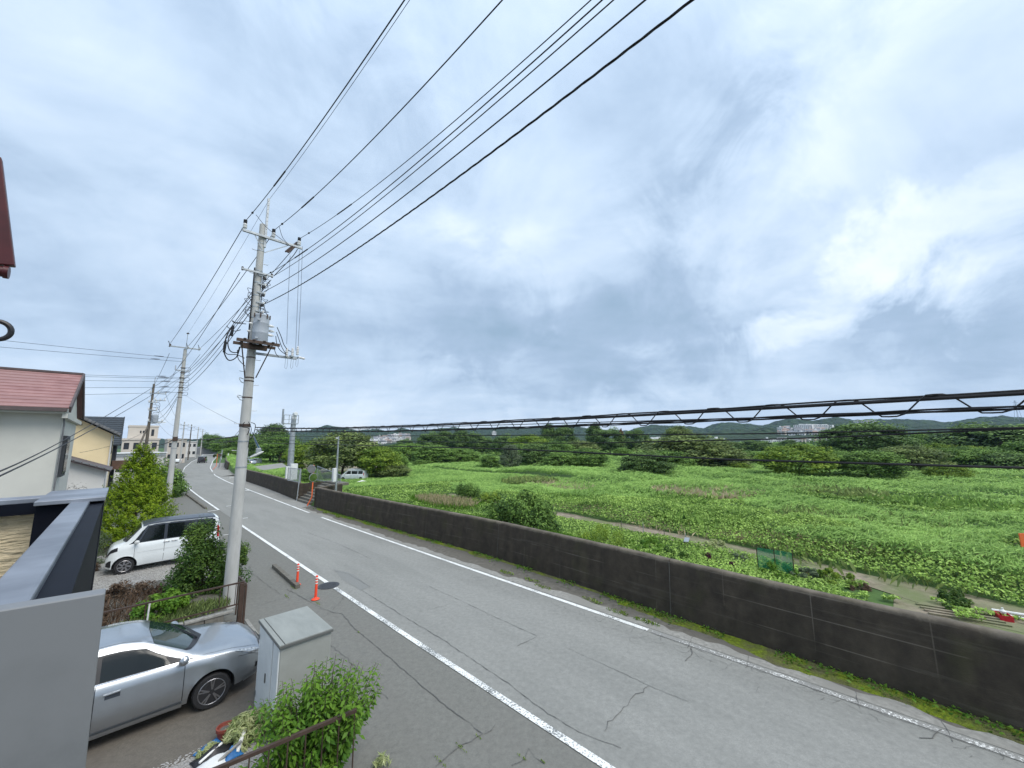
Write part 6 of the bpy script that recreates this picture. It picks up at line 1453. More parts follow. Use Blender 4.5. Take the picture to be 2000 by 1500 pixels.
def far_house(px, py, me, label, group, D=None, cat='house', name='distant_house', sc=1.0):
    if D is None:
        p = hit_hill(px, py)
        if p is None: return
    else: p = atY(px, py, D)
    o = bpy.data.objects.new(name, me); o.location = tuple(p); o.rotation_euler = (0, 0, -math.atan2(p[0], p[1]) + rh.uniform(-.5, .5)); o.scale = (sc, sc, sc)
    link(o); props(o, label, cat, group)
for i in range(62):
    u = rh.random(); x = 722 + 76 * u; y = 864 - 14 * u + rh.uniform(-4.5, 9); far_house(x, y, hm[rh.randrange(4)], 'small pale house in the hillside cluster left of the dark grove', 'houses on the left hillside', sc=.9)
for i in range(48):
    u = rh.random(); x = 1523 + 112 * u; y = 839 + 3 * u + rh.uniform(-2, 12); far_house(x, y, hm[rh.randrange(4)], 'small pale house below the apartment blocks on the right hillside', 'houses on the right hillside')
for i in range(8): far_house(1566 + i * 8, 842, apm, ['leftmost', 'second', 'third', 'fourth', 'fifth', 'sixth', 'seventh', 'rightmost'][i] + ' white apartment block in the row on the right hillside', 'apartment blocks on the right hillside', cat='building', name='apartment_block', sc=.8)
for i in range(9): far_house(1672 + i * 4.5, 826.5, hm[i % 4], 'tiny white house high on the ridge above the big dark tree', 'houses high on the ridge')
for i in range(26): far_house(1494 + i * 5.2, 865.5 + rh.uniform(-2, 2), hm[rh.randrange(4)], 'pale roofed house at the foot of the right hills', 'houses at the foot of the hills', D=430, sc=.62)
for i in range(15): far_house(1762 + i * 9, 854 + rh.uniform(-3, 9), hm[rh.randrange(4)], 'pale house behind the trees at the far right', 'houses at the far right', D=760)
far_house(1800, 853, lng, 'long white factory hall behind the trees at the far right', None, D=760, cat='building', name='factory_hall', sc=.9)
far_house(1865, 855, lng, 'second long white hall at the far right edge of the trees', None, D=790, cat='building', name='factory_hall', sc=.9)
far_house(1283, 868, lng, 'white multi storey hall rising behind the olive trees in the middle', None, D=420, cat='building', name='factory_hall', sc=.75)
far_house(1287, 866, apm, 'white stepped penthouse block on the hall behind the olive trees', None, D=432, cat='building', name='apartment_block', sc=.42)
for x, y in ((1400, 866), (1415, 869), (965, 848), (900, 851), (958, 871), (1322, 870)): far_house(x, y, hm[3], 'lone pale house showing between distant trees', 'lone houses between distant trees', D=520 if y > 860 else None)
# power pylons on the ridge
for (px, py0, py1, lab) in ((1990, 820, 782, 'steel lattice pylon on the ridge at the right picture edge'), (1202, 842, 833, 'tiny lattice pylon on the skyline above the middle trees')):
    p = hit_hill(px, py0 + 3) 
    if p is None: p = atY(px, py0, 1700)
    q = atY(px, py1, p[1]); hh = q[2] - p[2]; t = thing('pylon', lab, 'pylon', tuple(p)); m_ = MB(); w = hh * .09
    for sx in (-1, 1):
        for sy in (-1, 1): m_.bar((sx * w, sy * w, 0), (sx * w * .15, sy * w * .15, hh), .5, .5)
    m_.build('tower', 'galvanised', t); m_ = MB()
    for k in (.6, .75, .9): m_.bar((-w * 1.6, 0, hh * k), (w * 1.6, 0, hh * k), .5, .5)
    m_.build('arm', 'galvanised', t)

# ================================================================== TREES
def crown_mesh(name, m, seed, nclump=120, nleaf=110, leaf=.036, shape='round', lean=0.0):
    r = np.random.default_rng(seed)
    u = r.normal(0, 1, (nclump, 3)); u /= np.linalg.norm(u, axis=1, keepdims=True); u[:, 2] = np.where(u[:, 2] < -.75, -u[:, 2], u[:, 2])
    u /= np.linalg.norm(u, axis=1, keepdims=True)
    lump = .78 + .30 * fbm(np.arctan2(u[:, 1], u[:, 0]) * 1.3 + 5, u[:, 2] * 2 + 3, 3, seed)
    rad = lump * r.uniform(.72, 1.0, nclump)
    if shape == 'round': C = u * rad[:, None] * np.array([.5, .5, .47]); C[:, 2] += .50
    elif shape == 'tall': C = u * rad[:, None] * np.array([.42, .42, .52]); C[:, 2] += .50; C[:, :2] *= (1.15 - C[:, 2:3] * .5)
    elif shape == 'cone': C = u * rad[:, None] * np.array([.5, .5, .5]); C[:, 2] += .50; C[:, :2] *= np.clip(1.35 - C[:, 2:3] * 1.15, .1, 2)
    else: C = u * rad[:, None] * np.array([.52, .52, .42]); C[:, 2] = np.clip(C[:, 2] * 1.1 + .42, .03, 1)
    C[:, 2] = np.maximum(C[:, 2], .05)
    cr_ = r.uniform(.08, .17, nclump)
    P_ = []; N_ = []; T_ = []
    for i in range(nclump):
        v_ = r.normal(0, 1, (nleaf, 3)); v_ /= np.linalg.norm(v_, axis=1, keepdims=True); v_[:, 2] = v_[:, 2] * .8 + .15
        q = C[i] + v_ * cr_[i] * r.uniform(.55, 1.05, (nleaf, 1)) * np.array([1.15, 1.15, .7])
        P_.append(q); N_.append(v_ + np.array([0, 0, .7])); tt = np.clip(.10 + .78 * r.random() + r.normal(0, .18, nleaf), 0, 1); T_.append(tt)
    P_ = np.concatenate(P_); N_ = np.concatenate(N_); T_ = np.concatenate(T_); P_[:, 2] = np.clip(P_[:, 2], .012, 1.02)
    V = leaf_cards(P_, leaf * r.uniform(.7, 1.4, len(P_)), N_, aspect=.62, rng=r, jitter=.45)
    o = np_mesh(name, V, 4, m, T_); me = o.data; bpy.data.objects.remove(o); return me
def trunk_mesh(seed, multi=1):
    r = random.Random(seed); mb = MB()
    for k in range(multi):
        a = r.uniform(0, 6.28); ox = (.04 if multi > 1 else 0)
        mb.tube([(ox * math.cos(a), ox * math.sin(a), -.03), (ox * 1.5 * math.cos(a), ox * 1.5 * math.sin(a), .25), (.1 * math.cos(a), .1 * math.sin(a), .5), (.16 * math.cos(a), .16 * math.sin(a), .8)], [.028, .022, .015, .005], 7)
        for j in range(5):
            b = r.uniform(0, 6.28); z = r.uniform(.22, .5); mb.tube([(.03 * math.cos(a), .03 * math.sin(a), z), (.2 * math.cos(b), .2 * math.sin(b), z + .15), (.36 * math.cos(b), .36 * math.sin(b), z + .28)], [.012, .008, .003], 5)
    o = mb.build('trunk', 'bark', smooth=True); me = o.data; bpy.data.objects.remove(o); return me
CM = {}
for i, (k, m__, sh) in enumerate([('dark', 'leaf_dark', 'round'), ('dark2', 'leaf_dark', 'tall'), ('mid', 'leaf_mid', 'round'), ('mid2', 'leaf_mid', 'low'), ('light', 'leaf_light', 'round'), ('light2', 'leaf_light', 'low'), ('olive', 'leaf_olive', 'round'), ('olive2', 'leaf_olive', 'low'),
                                  ('willow', 'leaf_willow', 'tall'), ('cone', 'leaf_mid', 'cone'), ('rust', 'leaf_rust', 'tall')]):
    CM[k] = crown_mesh('crown', m__, 50 + i, shape=sh, nclump=130, nleaf=100)
TM = [trunk_mesh(1), trunk_mesh(2), trunk_mesh(3, 3)]
def tree_at(px, py, ytop, wpx, kind, label, D=None, group=None, name='tree', cat='tree', seed=0):
    if D is None:
        q = at_ground(px, py); w = W(*q)
    else:
        w = tuple(atY(px, py, D)); n_, s_, _ = NSof(w); w = (w[0], w[1], min(w[2], float(ground_z(n_, s_)) if D < 260 else -2.3))
    Yd = w[1]; top = atY(px, ytop, Yd); h = top[2] - w[2]; wid = wpx * Yd / FPX * 1.02
    # slight correction for the oblique view of a wide crown
    t = thing(name, label, cat, w, random.Random(px * 7 + py).uniform(0, 6.28), group); 
    rs_ = random.Random(int(px * 3 + py))
    c = bpy.data.objects.new('crown', CM[kind]); link(c, t); c.scale = (wid * 1.12, wid * 1.12 * rs_.uniform(.85, 1.1), h * 1.06)
    k = bpy.data.objects.new('trunk', TM[2 if kind.endswith('2') else seed % 2]); link(k, t); k.scale = (wid * .9, wid * .9, h * .9)
    return t
TREES = [
 # px, base y, top y, width px, kind, label, depth
 (668, 935, 846, 112, 'olive', 'big olive green tree behind the slim lamp post', None), (738, 934, 872, 72, 'light', 'bright yellow green tree right of the white minivan', None), (602, 930, 862, 66, 'light', 'bright green tree between the grey mast and the lamp post', None),
 (640, 928, 858, 60, 'dark', 'dark tree squeezed behind the big olive green tree', 98), (706, 930, 866, 60, 'mid', 'mid green tree behind the yellow green tree by the minivan', 90), (604, 950, 912, 34, 'mid2', 'low shrub behind the curve mirror and chain link fence', 46),
 (530, 897, 832, 62, 'dark2', 'tallest dark tree right behind the nearest utility pole', 155), (545, 896, 850, 66, 'mid', 'broad green tree right of the nearest utility pole', 140), (508, 897, 850, 46, 'dark', 'dark tree between the near pole and the parked silver car', 150), (578, 902, 868, 40, 'light2', 'light green bush at the foot of the grey mast', 120),
 (416, 886, 850, 34, 'dark', 'dark tree at the far end of the road', 210), (440, 890, 855, 44, 'mid', 'green tree above the far curve mirror', 180), (462, 893, 852, 46, 'dark', 'dark green tree just left of the nearest pole', 165), (482, 896, 846, 46, 'mid', 'green tree right behind the nearest pole shaft', 160), (402, 882, 848, 22, 'dark', 'small dark tree above the farthest house roof', 260),
 (452, 896, 872, 40, 'mid2', 'low bush beside the parking area', 150), (560, 899, 858, 44, 'dark', 'dark tree behind the parked white wagon', 150),
 (838, 890, 846, 44, 'dark', 'leftmost dark tree of the grove on the horizon', 190), (868, 889, 842, 50, 'dark', 'tall dark tree second in the horizon grove', 195), (900, 889, 843, 50, 'dark2', 'dark tree in the middle of the horizon grove', 190), (928, 889, 846, 44, 'dark', 'dark tree right of middle in the horizon grove', 190), (950, 888, 855, 34, 'dark', 'rightmost dark tree of the horizon grove', 190),
 (800, 896, 862, 60, 'mid2', 'low green thicket left below the dark grove', 130), (845, 898, 866, 70, 'mid2', 'low green thicket under the dark grove', 125), (895, 898, 872, 70, 'mid2', 'low green thicket right below the dark grove', 125), (770, 897, 868, 46, 'mid', 'round green tree left of the thicket', 135), (790, 880, 858, 30, 'dark', 'small dark tree below the left hillside houses', 260),
 (997, 921, 871, 46, 'willow', 'grey green willow like tree standing alone in the field', None), (957, 918, 889, 36, 'mid', 'small round green tree left of the willow', None), (1046, 914, 866, 62, 'dark', 'dark green tree right of the willow', None), (1032, 890, 849, 78, 'light', 'yellow green bamboo like clump behind the willow', 150), (985, 886, 850, 44, 'dark', 'dark tree left behind the bamboo clump', 170),
 (1072, 880, 831, 36, 'dark2', 'tall dark tree on the skyline right of the bamboo clump', 175), (1102, 882, 833, 44, 'dark', 'second tall dark tree on the skyline', 175), (1098, 919, 880, 66, 'mid2', 'broad green bush in front of the dark skyline trees', None), (1146, 918, 876, 72, 'mid', 'broad green tree ending the bush row in the field', None), (1085, 900, 862, 70, 'mid', 'green tree behind the broad bush row', 120), (1130, 896, 862, 66, 'olive', 'olive tree behind the right end of the bush row', 125), (1012, 900, 868, 46, 'mid', 'green tree half hidden behind the willow', 120),
 (1163, 884, 830, 44, 'dark2', 'tall dark tree left of the dead red tree', 165), (1192, 886, 838, 54, 'dark', 'rounded dark tree beside the dead red tree', 160), (1214, 876, 841, 13, 'rust', 'narrow dead tree with rusty red foliage', 168), (1243, 884, 840, 48, 'dark', 'dark tree right of the dead red tree', 170), (1215, 890, 872, 34, 'mid2', 'low green bush under the dead red tree', 140),
 (1330, 900, 834, 60, 'olive', 'tall olive tree rising in the middle of the right thicket', 150), (1262, 934, 884, 84, 'dark', 'dark bushy tree at the left end of the right thicket', None), (1350, 928, 852, 150, 'olive', 'very broad olive green tree in the right thicket', 96), (1310, 929, 880, 90, 'mid', 'mid green bush in front of the broad olive tree', 88), (1400, 924, 868, 110, 'olive2', 'low olive bush right of the broad olive tree', 92), (1440, 921, 901, 40, 'light2', 'small yellow green bush in front of the right thicket', None),
 (1475, 886, 860, 58, 'dark', 'dark tree in front of the distant pale houses', 190), (1405, 880, 858, 60, 'dark2', 'dark tree behind the olive thicket', 200), (1543, 884, 859, 32, 'dark', 'small dark tree among the distant pale houses', 210), (1455, 915, 880, 70, 'mid', 'green tree right of the olive bush', 105), (1510, 912, 886, 60, 'mid2', 'low bush behind the bright right tree', 110),
 (1560, 935, 868, 112, 'light', 'broad bright green tree at the right of the field', None), (1625, 930, 878, 70, 'mid', 'mid green tree between two broad trees on the right', 85), (1690, 905, 826, 132, 'dark', 'largest dark tree rising above the hills on the right', 105), (1750, 900, 846, 74, 'dark', 'dark tree joined to the largest tree', 112),
 (1697, 938, 880, 98, 'mid', 'dark layered bush in front of the largest dark tree', None), (1650, 925, 884, 60, 'light', 'light green bush left of the layered bush', 82), (1800, 884, 847, 54, 'cone', 'deep green conical tree at the right', 140), (1785, 935, 872, 110, 'olive', 'olive green tree right of the layered bush', 78), (1745, 926, 880, 70, 'olive', 'olive bush between layered bush and olive tree', 90),
 (1852, 938, 905, 64, 'light2', 'bright green low bush at the right field edge', None), (1875, 925, 874, 84, 'mid', 'mid green tree behind the bright low bush', 84), (1940, 898, 829, 150, 'dark', 'big dark tree mass near the right edge', 110), (1995, 905, 836, 90, 'dark', 'dark tree cut by the right picture edge', 112), (1925, 938, 878, 90, 'mid', 'green tree below the big dark mass', 80), (1985, 945, 884, 90, 'dark', 'dark bush at the right edge above the field', 74), (1830, 915, 866, 60, 'light', 'light green tree between conical and dark mass', 110), (1900, 912, 868, 60, 'light2', 'light bush in front of the big dark mass', 100), (2040, 940, 860, 110, 'mid', 'tree just past the right picture edge', 80), (1590, 905, 872, 50, 'light2', 'light bush behind the broad bright tree', 130),
 (780, 905, 885, 30, 'mid2', 'small bush in the field left of the centre', 100), (908, 905, 890, 26, 'dark', 'small dark bush in the open field', None), (930, 907, 893, 18, 'mid2', 'tiny round bush in the open field', None), (820, 912, 897, 24, 'mid2', 'tiny shrub standing in the open field', None), (765, 930, 905, 60, 'olive2', 'low olive shrub right of the white minivan', 78)]
for i, (px, py, yt, wp, kd, lab, D) in enumerate(TREES): tree_at(px, py, yt, wp, kd, lab, D=D, group='trees and bushes on the flood plain', seed=i)

# far plain wood edge, one mass
def far_scrub():
    r = np.random.default_rng(77); N = 60000
    a = r.uniform(R_(-47), R_(60), N); rr = np.exp(r.uniform(np.log(120), np.log(560), N)); X = rr * np.sin(a); Y = rr * np.cos(a)
    n = X * NE[0] + Y * NE[1]; s = X * SE[0] + Y * SE[1]; k = n > nW(np.clip(s, -60, 400)) + 45
    X, Y, n, s, rr = X[k], Y[k], n[k], s[k], rr[k]
    mound = np.clip(fbm(X / 16, Y / 16, 4, 3) - .30, 0, 1) * 6.5 * np.clip((rr - 110) / 160, .18, 1)
    Z = -2.3 + mound * r.uniform(.5, 1.0, len(X)); C = np.stack([X, Y, Z], 1)
    nr = np.stack([r.normal(0, .5, len(X)), r.normal(0, .5, len(X)) - .4, np.ones(len(X))], 1)
    V = leaf_cards(C, rr * .010 * r.uniform(.6, 1.3, len(X)), nr, .75, r, .4)
    o = np_mesh('far_thicket', V, 4, 'leaf_mid', np.clip(fbm(X / 30, Y / 30, 3, 8) * 1.5 - .3 + r.normal(0, .15, len(X)), 0, 1)); props(o, kind='stuff')
far_scrub()

# ------------------------------------------------------------------ the green field: kudzu like cover and reeds
def field():
    r = np.random.default_rng(5)
    def sample(N, r0, r1, a0=-52, a1=64):
        a = r.uniform(R_(a0), R_(a1), N); rr = np.exp(r.uniform(np.log(r0), np.log(r1), N)); X = rr * np.sin(a); Y = rr * np.cos(a)
        return X, Y, X * NE[0] + Y * NE[1], X * SE[0] + Y * SE[1], rr
    X, Y, n, s, rr = sample(720000, 19, 240)
    d = n - nW(s); pc = np.interp(s, np.linspace(-60, 400, 2000), pathc(np.linspace(-60, 400, 2000)))
    beyond = n - pc                                    # beyond the path
    k = (d > .45)
    onpath = (np.abs(beyond) < .72 + fbm(s / 1.2, s * 0, 2, 4) * .42) & (s < 44) & (s > -30)
    bare = (n > 18.5) & (beyond < 0) & (s < 1.5 + fbm(n / 1.5, s / 1.5, 2, 6) * 2)
    park = (d > 16) & (d < 41) & (s > 94) & (s < 176)
    k &= ~onpath & ~(bare & (fbm(n, s, 3, 2) < .62)) & ~park
    X, Y, n, s, rr, d, beyond = (q[k] for q in (X, Y, n, s, rr, d, beyond))
    tall = np.where((beyond > 0) | (s > 44), np.clip((np.maximum(beyond, (s - 44) * .4) + .6) / 4.0, .15, 1), .16 + .25 * np.clip((d - 2) / 8, 0, 1) * fbm(n / 3, s / 3, 3, 12))
    tall = np.where((s > 38) & (d < 44), .16 + .2 * fbm(n / 3, s / 3, 3, 12), tall)
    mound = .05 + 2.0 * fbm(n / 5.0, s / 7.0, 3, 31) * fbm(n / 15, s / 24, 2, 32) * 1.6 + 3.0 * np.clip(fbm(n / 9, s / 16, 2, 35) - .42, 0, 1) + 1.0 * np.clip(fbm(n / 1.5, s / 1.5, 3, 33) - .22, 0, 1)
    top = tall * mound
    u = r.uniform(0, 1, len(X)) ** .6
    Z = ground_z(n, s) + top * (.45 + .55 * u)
    C = np.stack([X, Y, Z], 1)
    e = .5
    gx = (fbm((n + e) / 5.0, s / 7.0, 3, 31) - fbm(n / 5.0, s / 7.0, 3, 31)) / e * 2.4; gy = (fbm(n / 5.0, (s + e) / 7.0, 3, 31) - fbm(n / 5.0, s / 7.0, 3, 31)) / e * 2.4
    nrm = np.stack([-(gx * NE[0] + gy * SE[0]), -(gx * NE[1] + gy * SE[1]), np.ones(len(X))], 1)
    reed = (fbm(n / 14, s / 14, 3, 55) + np.clip((rr - 45) / 90, 0, .35)) > .56
    reed &= (beyond > 3) | (s > 44)
    tint = np.clip(-.42 + .95 * fbm(n / 3.2, s / 3.2, 4, 61) + .38 * fbm(n / .55, s / .55, 2, 64) + .06 + .45 * fbm(n / 21, s / 21, 2, 62) + .8 * (u - .5) + r.normal(0, .2, len(X)), 0, 1)  # deeper leaves get a darker tint: shade inside the cover put into colour
    kz = ~reed
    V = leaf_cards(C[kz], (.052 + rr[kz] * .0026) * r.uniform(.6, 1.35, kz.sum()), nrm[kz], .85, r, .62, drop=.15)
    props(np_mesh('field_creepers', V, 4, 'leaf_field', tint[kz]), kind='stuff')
    nr_ = reed.sum(); wind = np.array([.55, -.1, .35])
    al = np.repeat(wind[None], nr_, 0) + r.normal(0, .3, (nr_, 3)) + np.array([0, 0, .35])
    nn = np.stack([r.normal(0, .4, nr_), r.normal(0, .4, nr_) - .6, np.ones(nr_) * .9], 1)
    V = leaf_cards(C[reed] + np.array([0, 0, .15]), (.22 + rr[reed] * .0068) * r.uniform(.6, 1.4, nr_), nn, .13, r, .3, along=al, drop=.12)
    props(np_mesh('field_reeds', V, 4, 'leaf_reed', tint[reed]), kind='stuff')
field()
def grass_patch(name, cn, cs, rn, rs, cnt, h, m, seed, z=None, bend=.35, aspect=.10, group=None, tintb=.4):
    r = np.random.default_rng(seed); a = r.uniform(0, 6.28, cnt); q = np.sqrt(r.uniform(0, 1, cnt)); n = cn + rn * q * np.cos(a); s = cs + rs * q * np.sin(a)
    zz = ground_z(n, s) if z is None else np.full(cnt, z)
    hh = h * r.uniform(.5, 1.2, cnt); al = np.stack([r.normal(.15, bend, cnt), r.normal(0, bend, cnt), np.ones(cnt)], 1)
    C = np.stack([n * NE[0] + s * SE[0], n * NE[1] + s * SE[1], zz + hh * .42], 1)
    nn = np.stack([r.normal(0, 1, cnt), r.normal(0, 1, cnt), r.uniform(0, .5, cnt)], 1)
    V = leaf_cards(C, hh, nn, aspect, r, .1, along=al, drop=.1)
    return props(np_mesh(name, V, 4, m, np.clip(r.normal(tintb, .25, cnt), 0, 1)), kind='stuff')
q = at_ground(868, 985); grass_patch('dry_grass', q[0], q[1], 2.0, 5.5, 2200, 1.0, 'leaf_dry', 1, aspect=.07); grass_patch('bank_grass', q[0], q[1], 2.4, 6.5, 3500, .8, 'leaf_bright', 9, aspect=.08)
for i, (n_, s_, m__, h_) in enumerate([(34, 12, 'leaf_mid', 1.5), (41, 3, 'leaf_olive', 1.6), (52, 18, 'leaf_dry', 1.7), (38, 28, 'leaf_mid', 1.5), (60, 6, 'leaf_olive', 1.7), (46, 36, 'leaf_dry', 1.5), (70, 14, 'leaf_mid', 1.9), (56, -4, 'leaf_mid', 1.7), (48, 44, 'leaf_olive', 1.6), (35, -2, 'leaf_dry', 1.2), (66, 34, 'leaf_mid', 1.8), (44, 22, 'leaf_mid', 1.5), (31.8, 6, 'leaf_dry', .7), (32.6, 12.5, 'leaf_dry', .7), (31, 1, 'leaf_olive', .8), (33.5, 20, 'leaf_dry', .8)]):
    grass_patch('tall_weeds', n_, s_, 2.6 + (i % 3), 4.5 + (i % 4), 650, h_ * .85, m__, 300 + i, aspect=.14 if i % 2 else .24, bend=.6, tintb=.7)
grass_patch('bank_grass', 15.0, 22, 2.4, 12, 26000, .42, 'leaf_bright', 2, aspect=.16)
grass_patch('bank_grass', 16.0, 62, 3.5, 22, 20000, .30, 'leaf_bright', 3, aspect=.18)

# ------------------------------------------------------------------ shrubs as things
def foliage(name, C_, size, nrm, m, parent, tint, r, aspect=.5, jitter=.5, along=None, drop=0.):
    V = leaf_cards(C_, size, nrm, aspect, r, jitter, along=along, drop=drop); return np_mesh(name, V, 4, m, tint, parent)
def shrub(label, n, s, z, w, d, h, m, cnt, leaf, seed, name='shrub', cat='shrub', aspect=.5, lumps=26, cr=(.16, .3), group=None, stem=True, drop=.1, low=.05, spiky=0.0, power=1.0, lean=(0, 0)):
    t = thing(name, label, cat, W(n, s, z), ANG, group); r = np.random.default_rng(seed)
    u = r.normal(0, 1, (lumps, 3)); u /= np.linalg.norm(u, axis=1, keepdims=True); u[:, 2] = np.abs(u[:, 2])
    C0 = u * r.uniform(.45, .85, (lumps, 1)) ** power * np.array([w / 2, d / 2, h * .82]); C0[:, 2] += h * low
    C0[:, 0] += lean[0] * C0[:, 2]; C0[:, 1] += lean[1] * C0[:, 2]
    k = cnt // lumps; P_ = []; N_ = []; T_ = []
    for i in range(lumps):
        v_ = r.normal(0, 1, (k, 3)); v_ /= np.linalg.norm(v_, axis=1, keepdims=True); rad = r.uniform(*cr) * min(w, h) ; 
        sc = np.array([1, 1, 1 + spiky * r.random()])
        q = C0[i] + v_ * rad * r.uniform(.35, 1.05, (k, 1)) ** .7 * sc; q[:, 2] = np.maximum(q[:, 2], .02)
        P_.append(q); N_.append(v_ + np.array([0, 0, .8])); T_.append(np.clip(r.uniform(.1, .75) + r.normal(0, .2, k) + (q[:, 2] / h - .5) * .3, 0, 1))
    P_ = np.concatenate(P_); foliage('foliage', P_, leaf * r.uniform(.6, 1.35, len(P_)), np.concatenate(N_), m, t, np.concatenate(T_), r, aspect, drop=drop)
    if stem:
        mb = MB(); rs_ = random.Random(seed)
        for i in range(min(lumps, 9)): mb.tube([(rs_.uniform(-.04, .04) * w, rs_.uniform(-.04, .04) * d, -.03), tuple(C0[i] * .5 + np.array([0, 0, h * .08])), tuple(C0[i])], [.014 + .008 * h, .010 + .004 * h, .004], 6)
        mb.build('stems', 'bark', t, smooth=True)
    return t
# near left
shrub('dense dark camellia bush beside the nearest utility pole', 2.12, 15.95, .3, 1.75, 2.0, 2.5, 'leaf_glossy', 18000, .08, 4, cat='bush', name='camellia_bush', lumps=44, cr=(.14, .24), spiky=.5)
shrub('leggy dark shoots of the hedge to the right of the nearest pole', 3.08, 16.4, 0.0, .9, 1.0, 2.15, 'leaf_glossy', 3600, .07, 14, cat='bush', name='hedge_bush', lumps=16, cr=(.14, .26), spiky=.8)
def conifer():
    n, s = .75, 27.0
    t = thing('golden_conifer', 'bright yellow green conifer beside the second utility pole', 'tree', W(n, s, 0), ANG); r = np.random.default_rng(9); H = 5.0
    P_, A_, T_, S_ = [], [], [], []
    for i in range(1700):
        z = H * (1 - r.uniform(0, 1) ** .6) * .97 + .1; R0 = 1.75 * (1 - z / H) ** .92 * (1 + .18 * math.sin(i * 2.3)) * (.55 + .45 * min(1, z / .8)); a = r.uniform(0, 6.28)
        dirn = np.array([math.cos(a), math.sin(a), .55 + .9 * z / H + r.normal(0, .15)]); dirn /= np.linalg.norm(dirn)
        base = np.array([math.cos(a) * R0 * .55, math.sin(a) * R0 * .55, z - .25]); L_ = r.uniform(.3, .62) * (1.1 - .4 * z / H); tt = r.uniform(.05, .8)
        for k in range(18):
            q = k / 18; sd = np.array([-math.sin(a), math.cos(a), 0]) * r.normal(0, .085) * (1.2 - q)
            P_.append(base + dirn * (R0 * .45 / max(.3, np.hypot(dirn[0], dirn[1])) * .9 * 0 + L_ * q + R0 * .38) + sd + r.normal(0, .025, 3)); A_.append(dirn + sd * 3); T_.append(np.clip(tt + q * .35 - .1 + r.normal(0, .1), 0, 1)); S_.append(.12 * r.uniform(.7, 1.3))
    P_ = np.array(P_); P_[:, 2] = np.maximum(P_[:, 2], .05)
    foliage('foliage', P_, np.array(S_), P_ * np.array([1, 1, 0]) + np.array([0, 0, .8]), 'leaf_conifer', t, np.array(T_), r, .32, .5, along=np.array(A_))
    MB().tube([(0, 0, -.1), (0, 0, 3.6)], [.10, .02], 8).build('trunk', 'bark', t, smooth=True)
conifer()
shrub('rounded dark green hedge shrub behind the second utility pole', 3.2, 50.5, 0, 3.6, 5.5, 4.15, 'leaf_mid', 9000, .20, 21, lumps=34, cr=(.16, .26), name='hedge_bush', cat='bush')
shrub('green hedge shrub between the conifer and the third pole', 1.9, 45.5, 0, 3.2, 3.4, 3.9, 'leaf_mid', 6500, .19, 22, lumps=26, cr=(.16, .26), name='hedge_bush', cat='bush')
shrub('greyish purple heather like shrub in front of the low white house', -1.35, 25.0, 0, 2.0, 2.2, 4.0, 'leaf_heather', 5200, .13, 23, lumps=26, cr=(.14, .24), aspect=.2, spiky=1.2)
shrub('grey leaved twiggy shrub at the left of the white minicar', -.55, 24.3, 0, 1.2, 1.4, 1.9, 'leaf_willow', 3600, .09, 24, lumps=20, aspect=.25, spiky=1)
shrub('small reddish shrub at the nose of the white minicar', -.7, 22.8, 0, 1.0, .9, .9, 'leaf_brown', 2200, .07, 25, lumps=16)
shrub('yellow green weeds growing behind the brown railing', 1.1, 14.3, .33, 1.5, 1.3, .75, 'leaf_bright', 4200, .085, 26, lumps=22, name='weed_clump', cat='weeds')
shrub('dry brown grass clump behind the brown railing', -.35, 14.9, .33, 1.4, 1.7, .5, 'leaf_brown', 4200, .16, 27, lumps=20, aspect=.1, name='dry_plant', cat='weeds', stem=False)
shrub('withered brown flower stalks along the gravel of the minicar', .6, 17.0, .33, 2.2, 1.3, .55, 'leaf_brown', 2600, .06, 28, lumps=24, name='dry_plant', cat='weeds')
grass_patch('weeds', 1.5, 14.0, 1.1, .6, 1500, .26, 'leaf_olive', 12, z=.33); grass_patch('weeds', -.2, 15.8, 1.8, 1.6, 2600, .25, 'leaf_brown', 13, z=.33)
g_ = G(488, 1440)
shrub('variegated pale grass clump beside the flower pot', g_[0], g_[1], 0, .75, .75, .45, 'leaf_yellow', 2600, .13, 29, lumps=18, aspect=.13, name='ornamental_grass', cat='plant', stem=False)
shrub('small pale grass tuft growing at the bottom by the soil bags', G(398, 1478)[0] + .05, G(398, 1478)[1], 0, .35, .3, .2, 'leaf_yellow', 700, .09, 30, lumps=8, aspect=.13, name='ornamental_grass', cat='plant', stem=False)
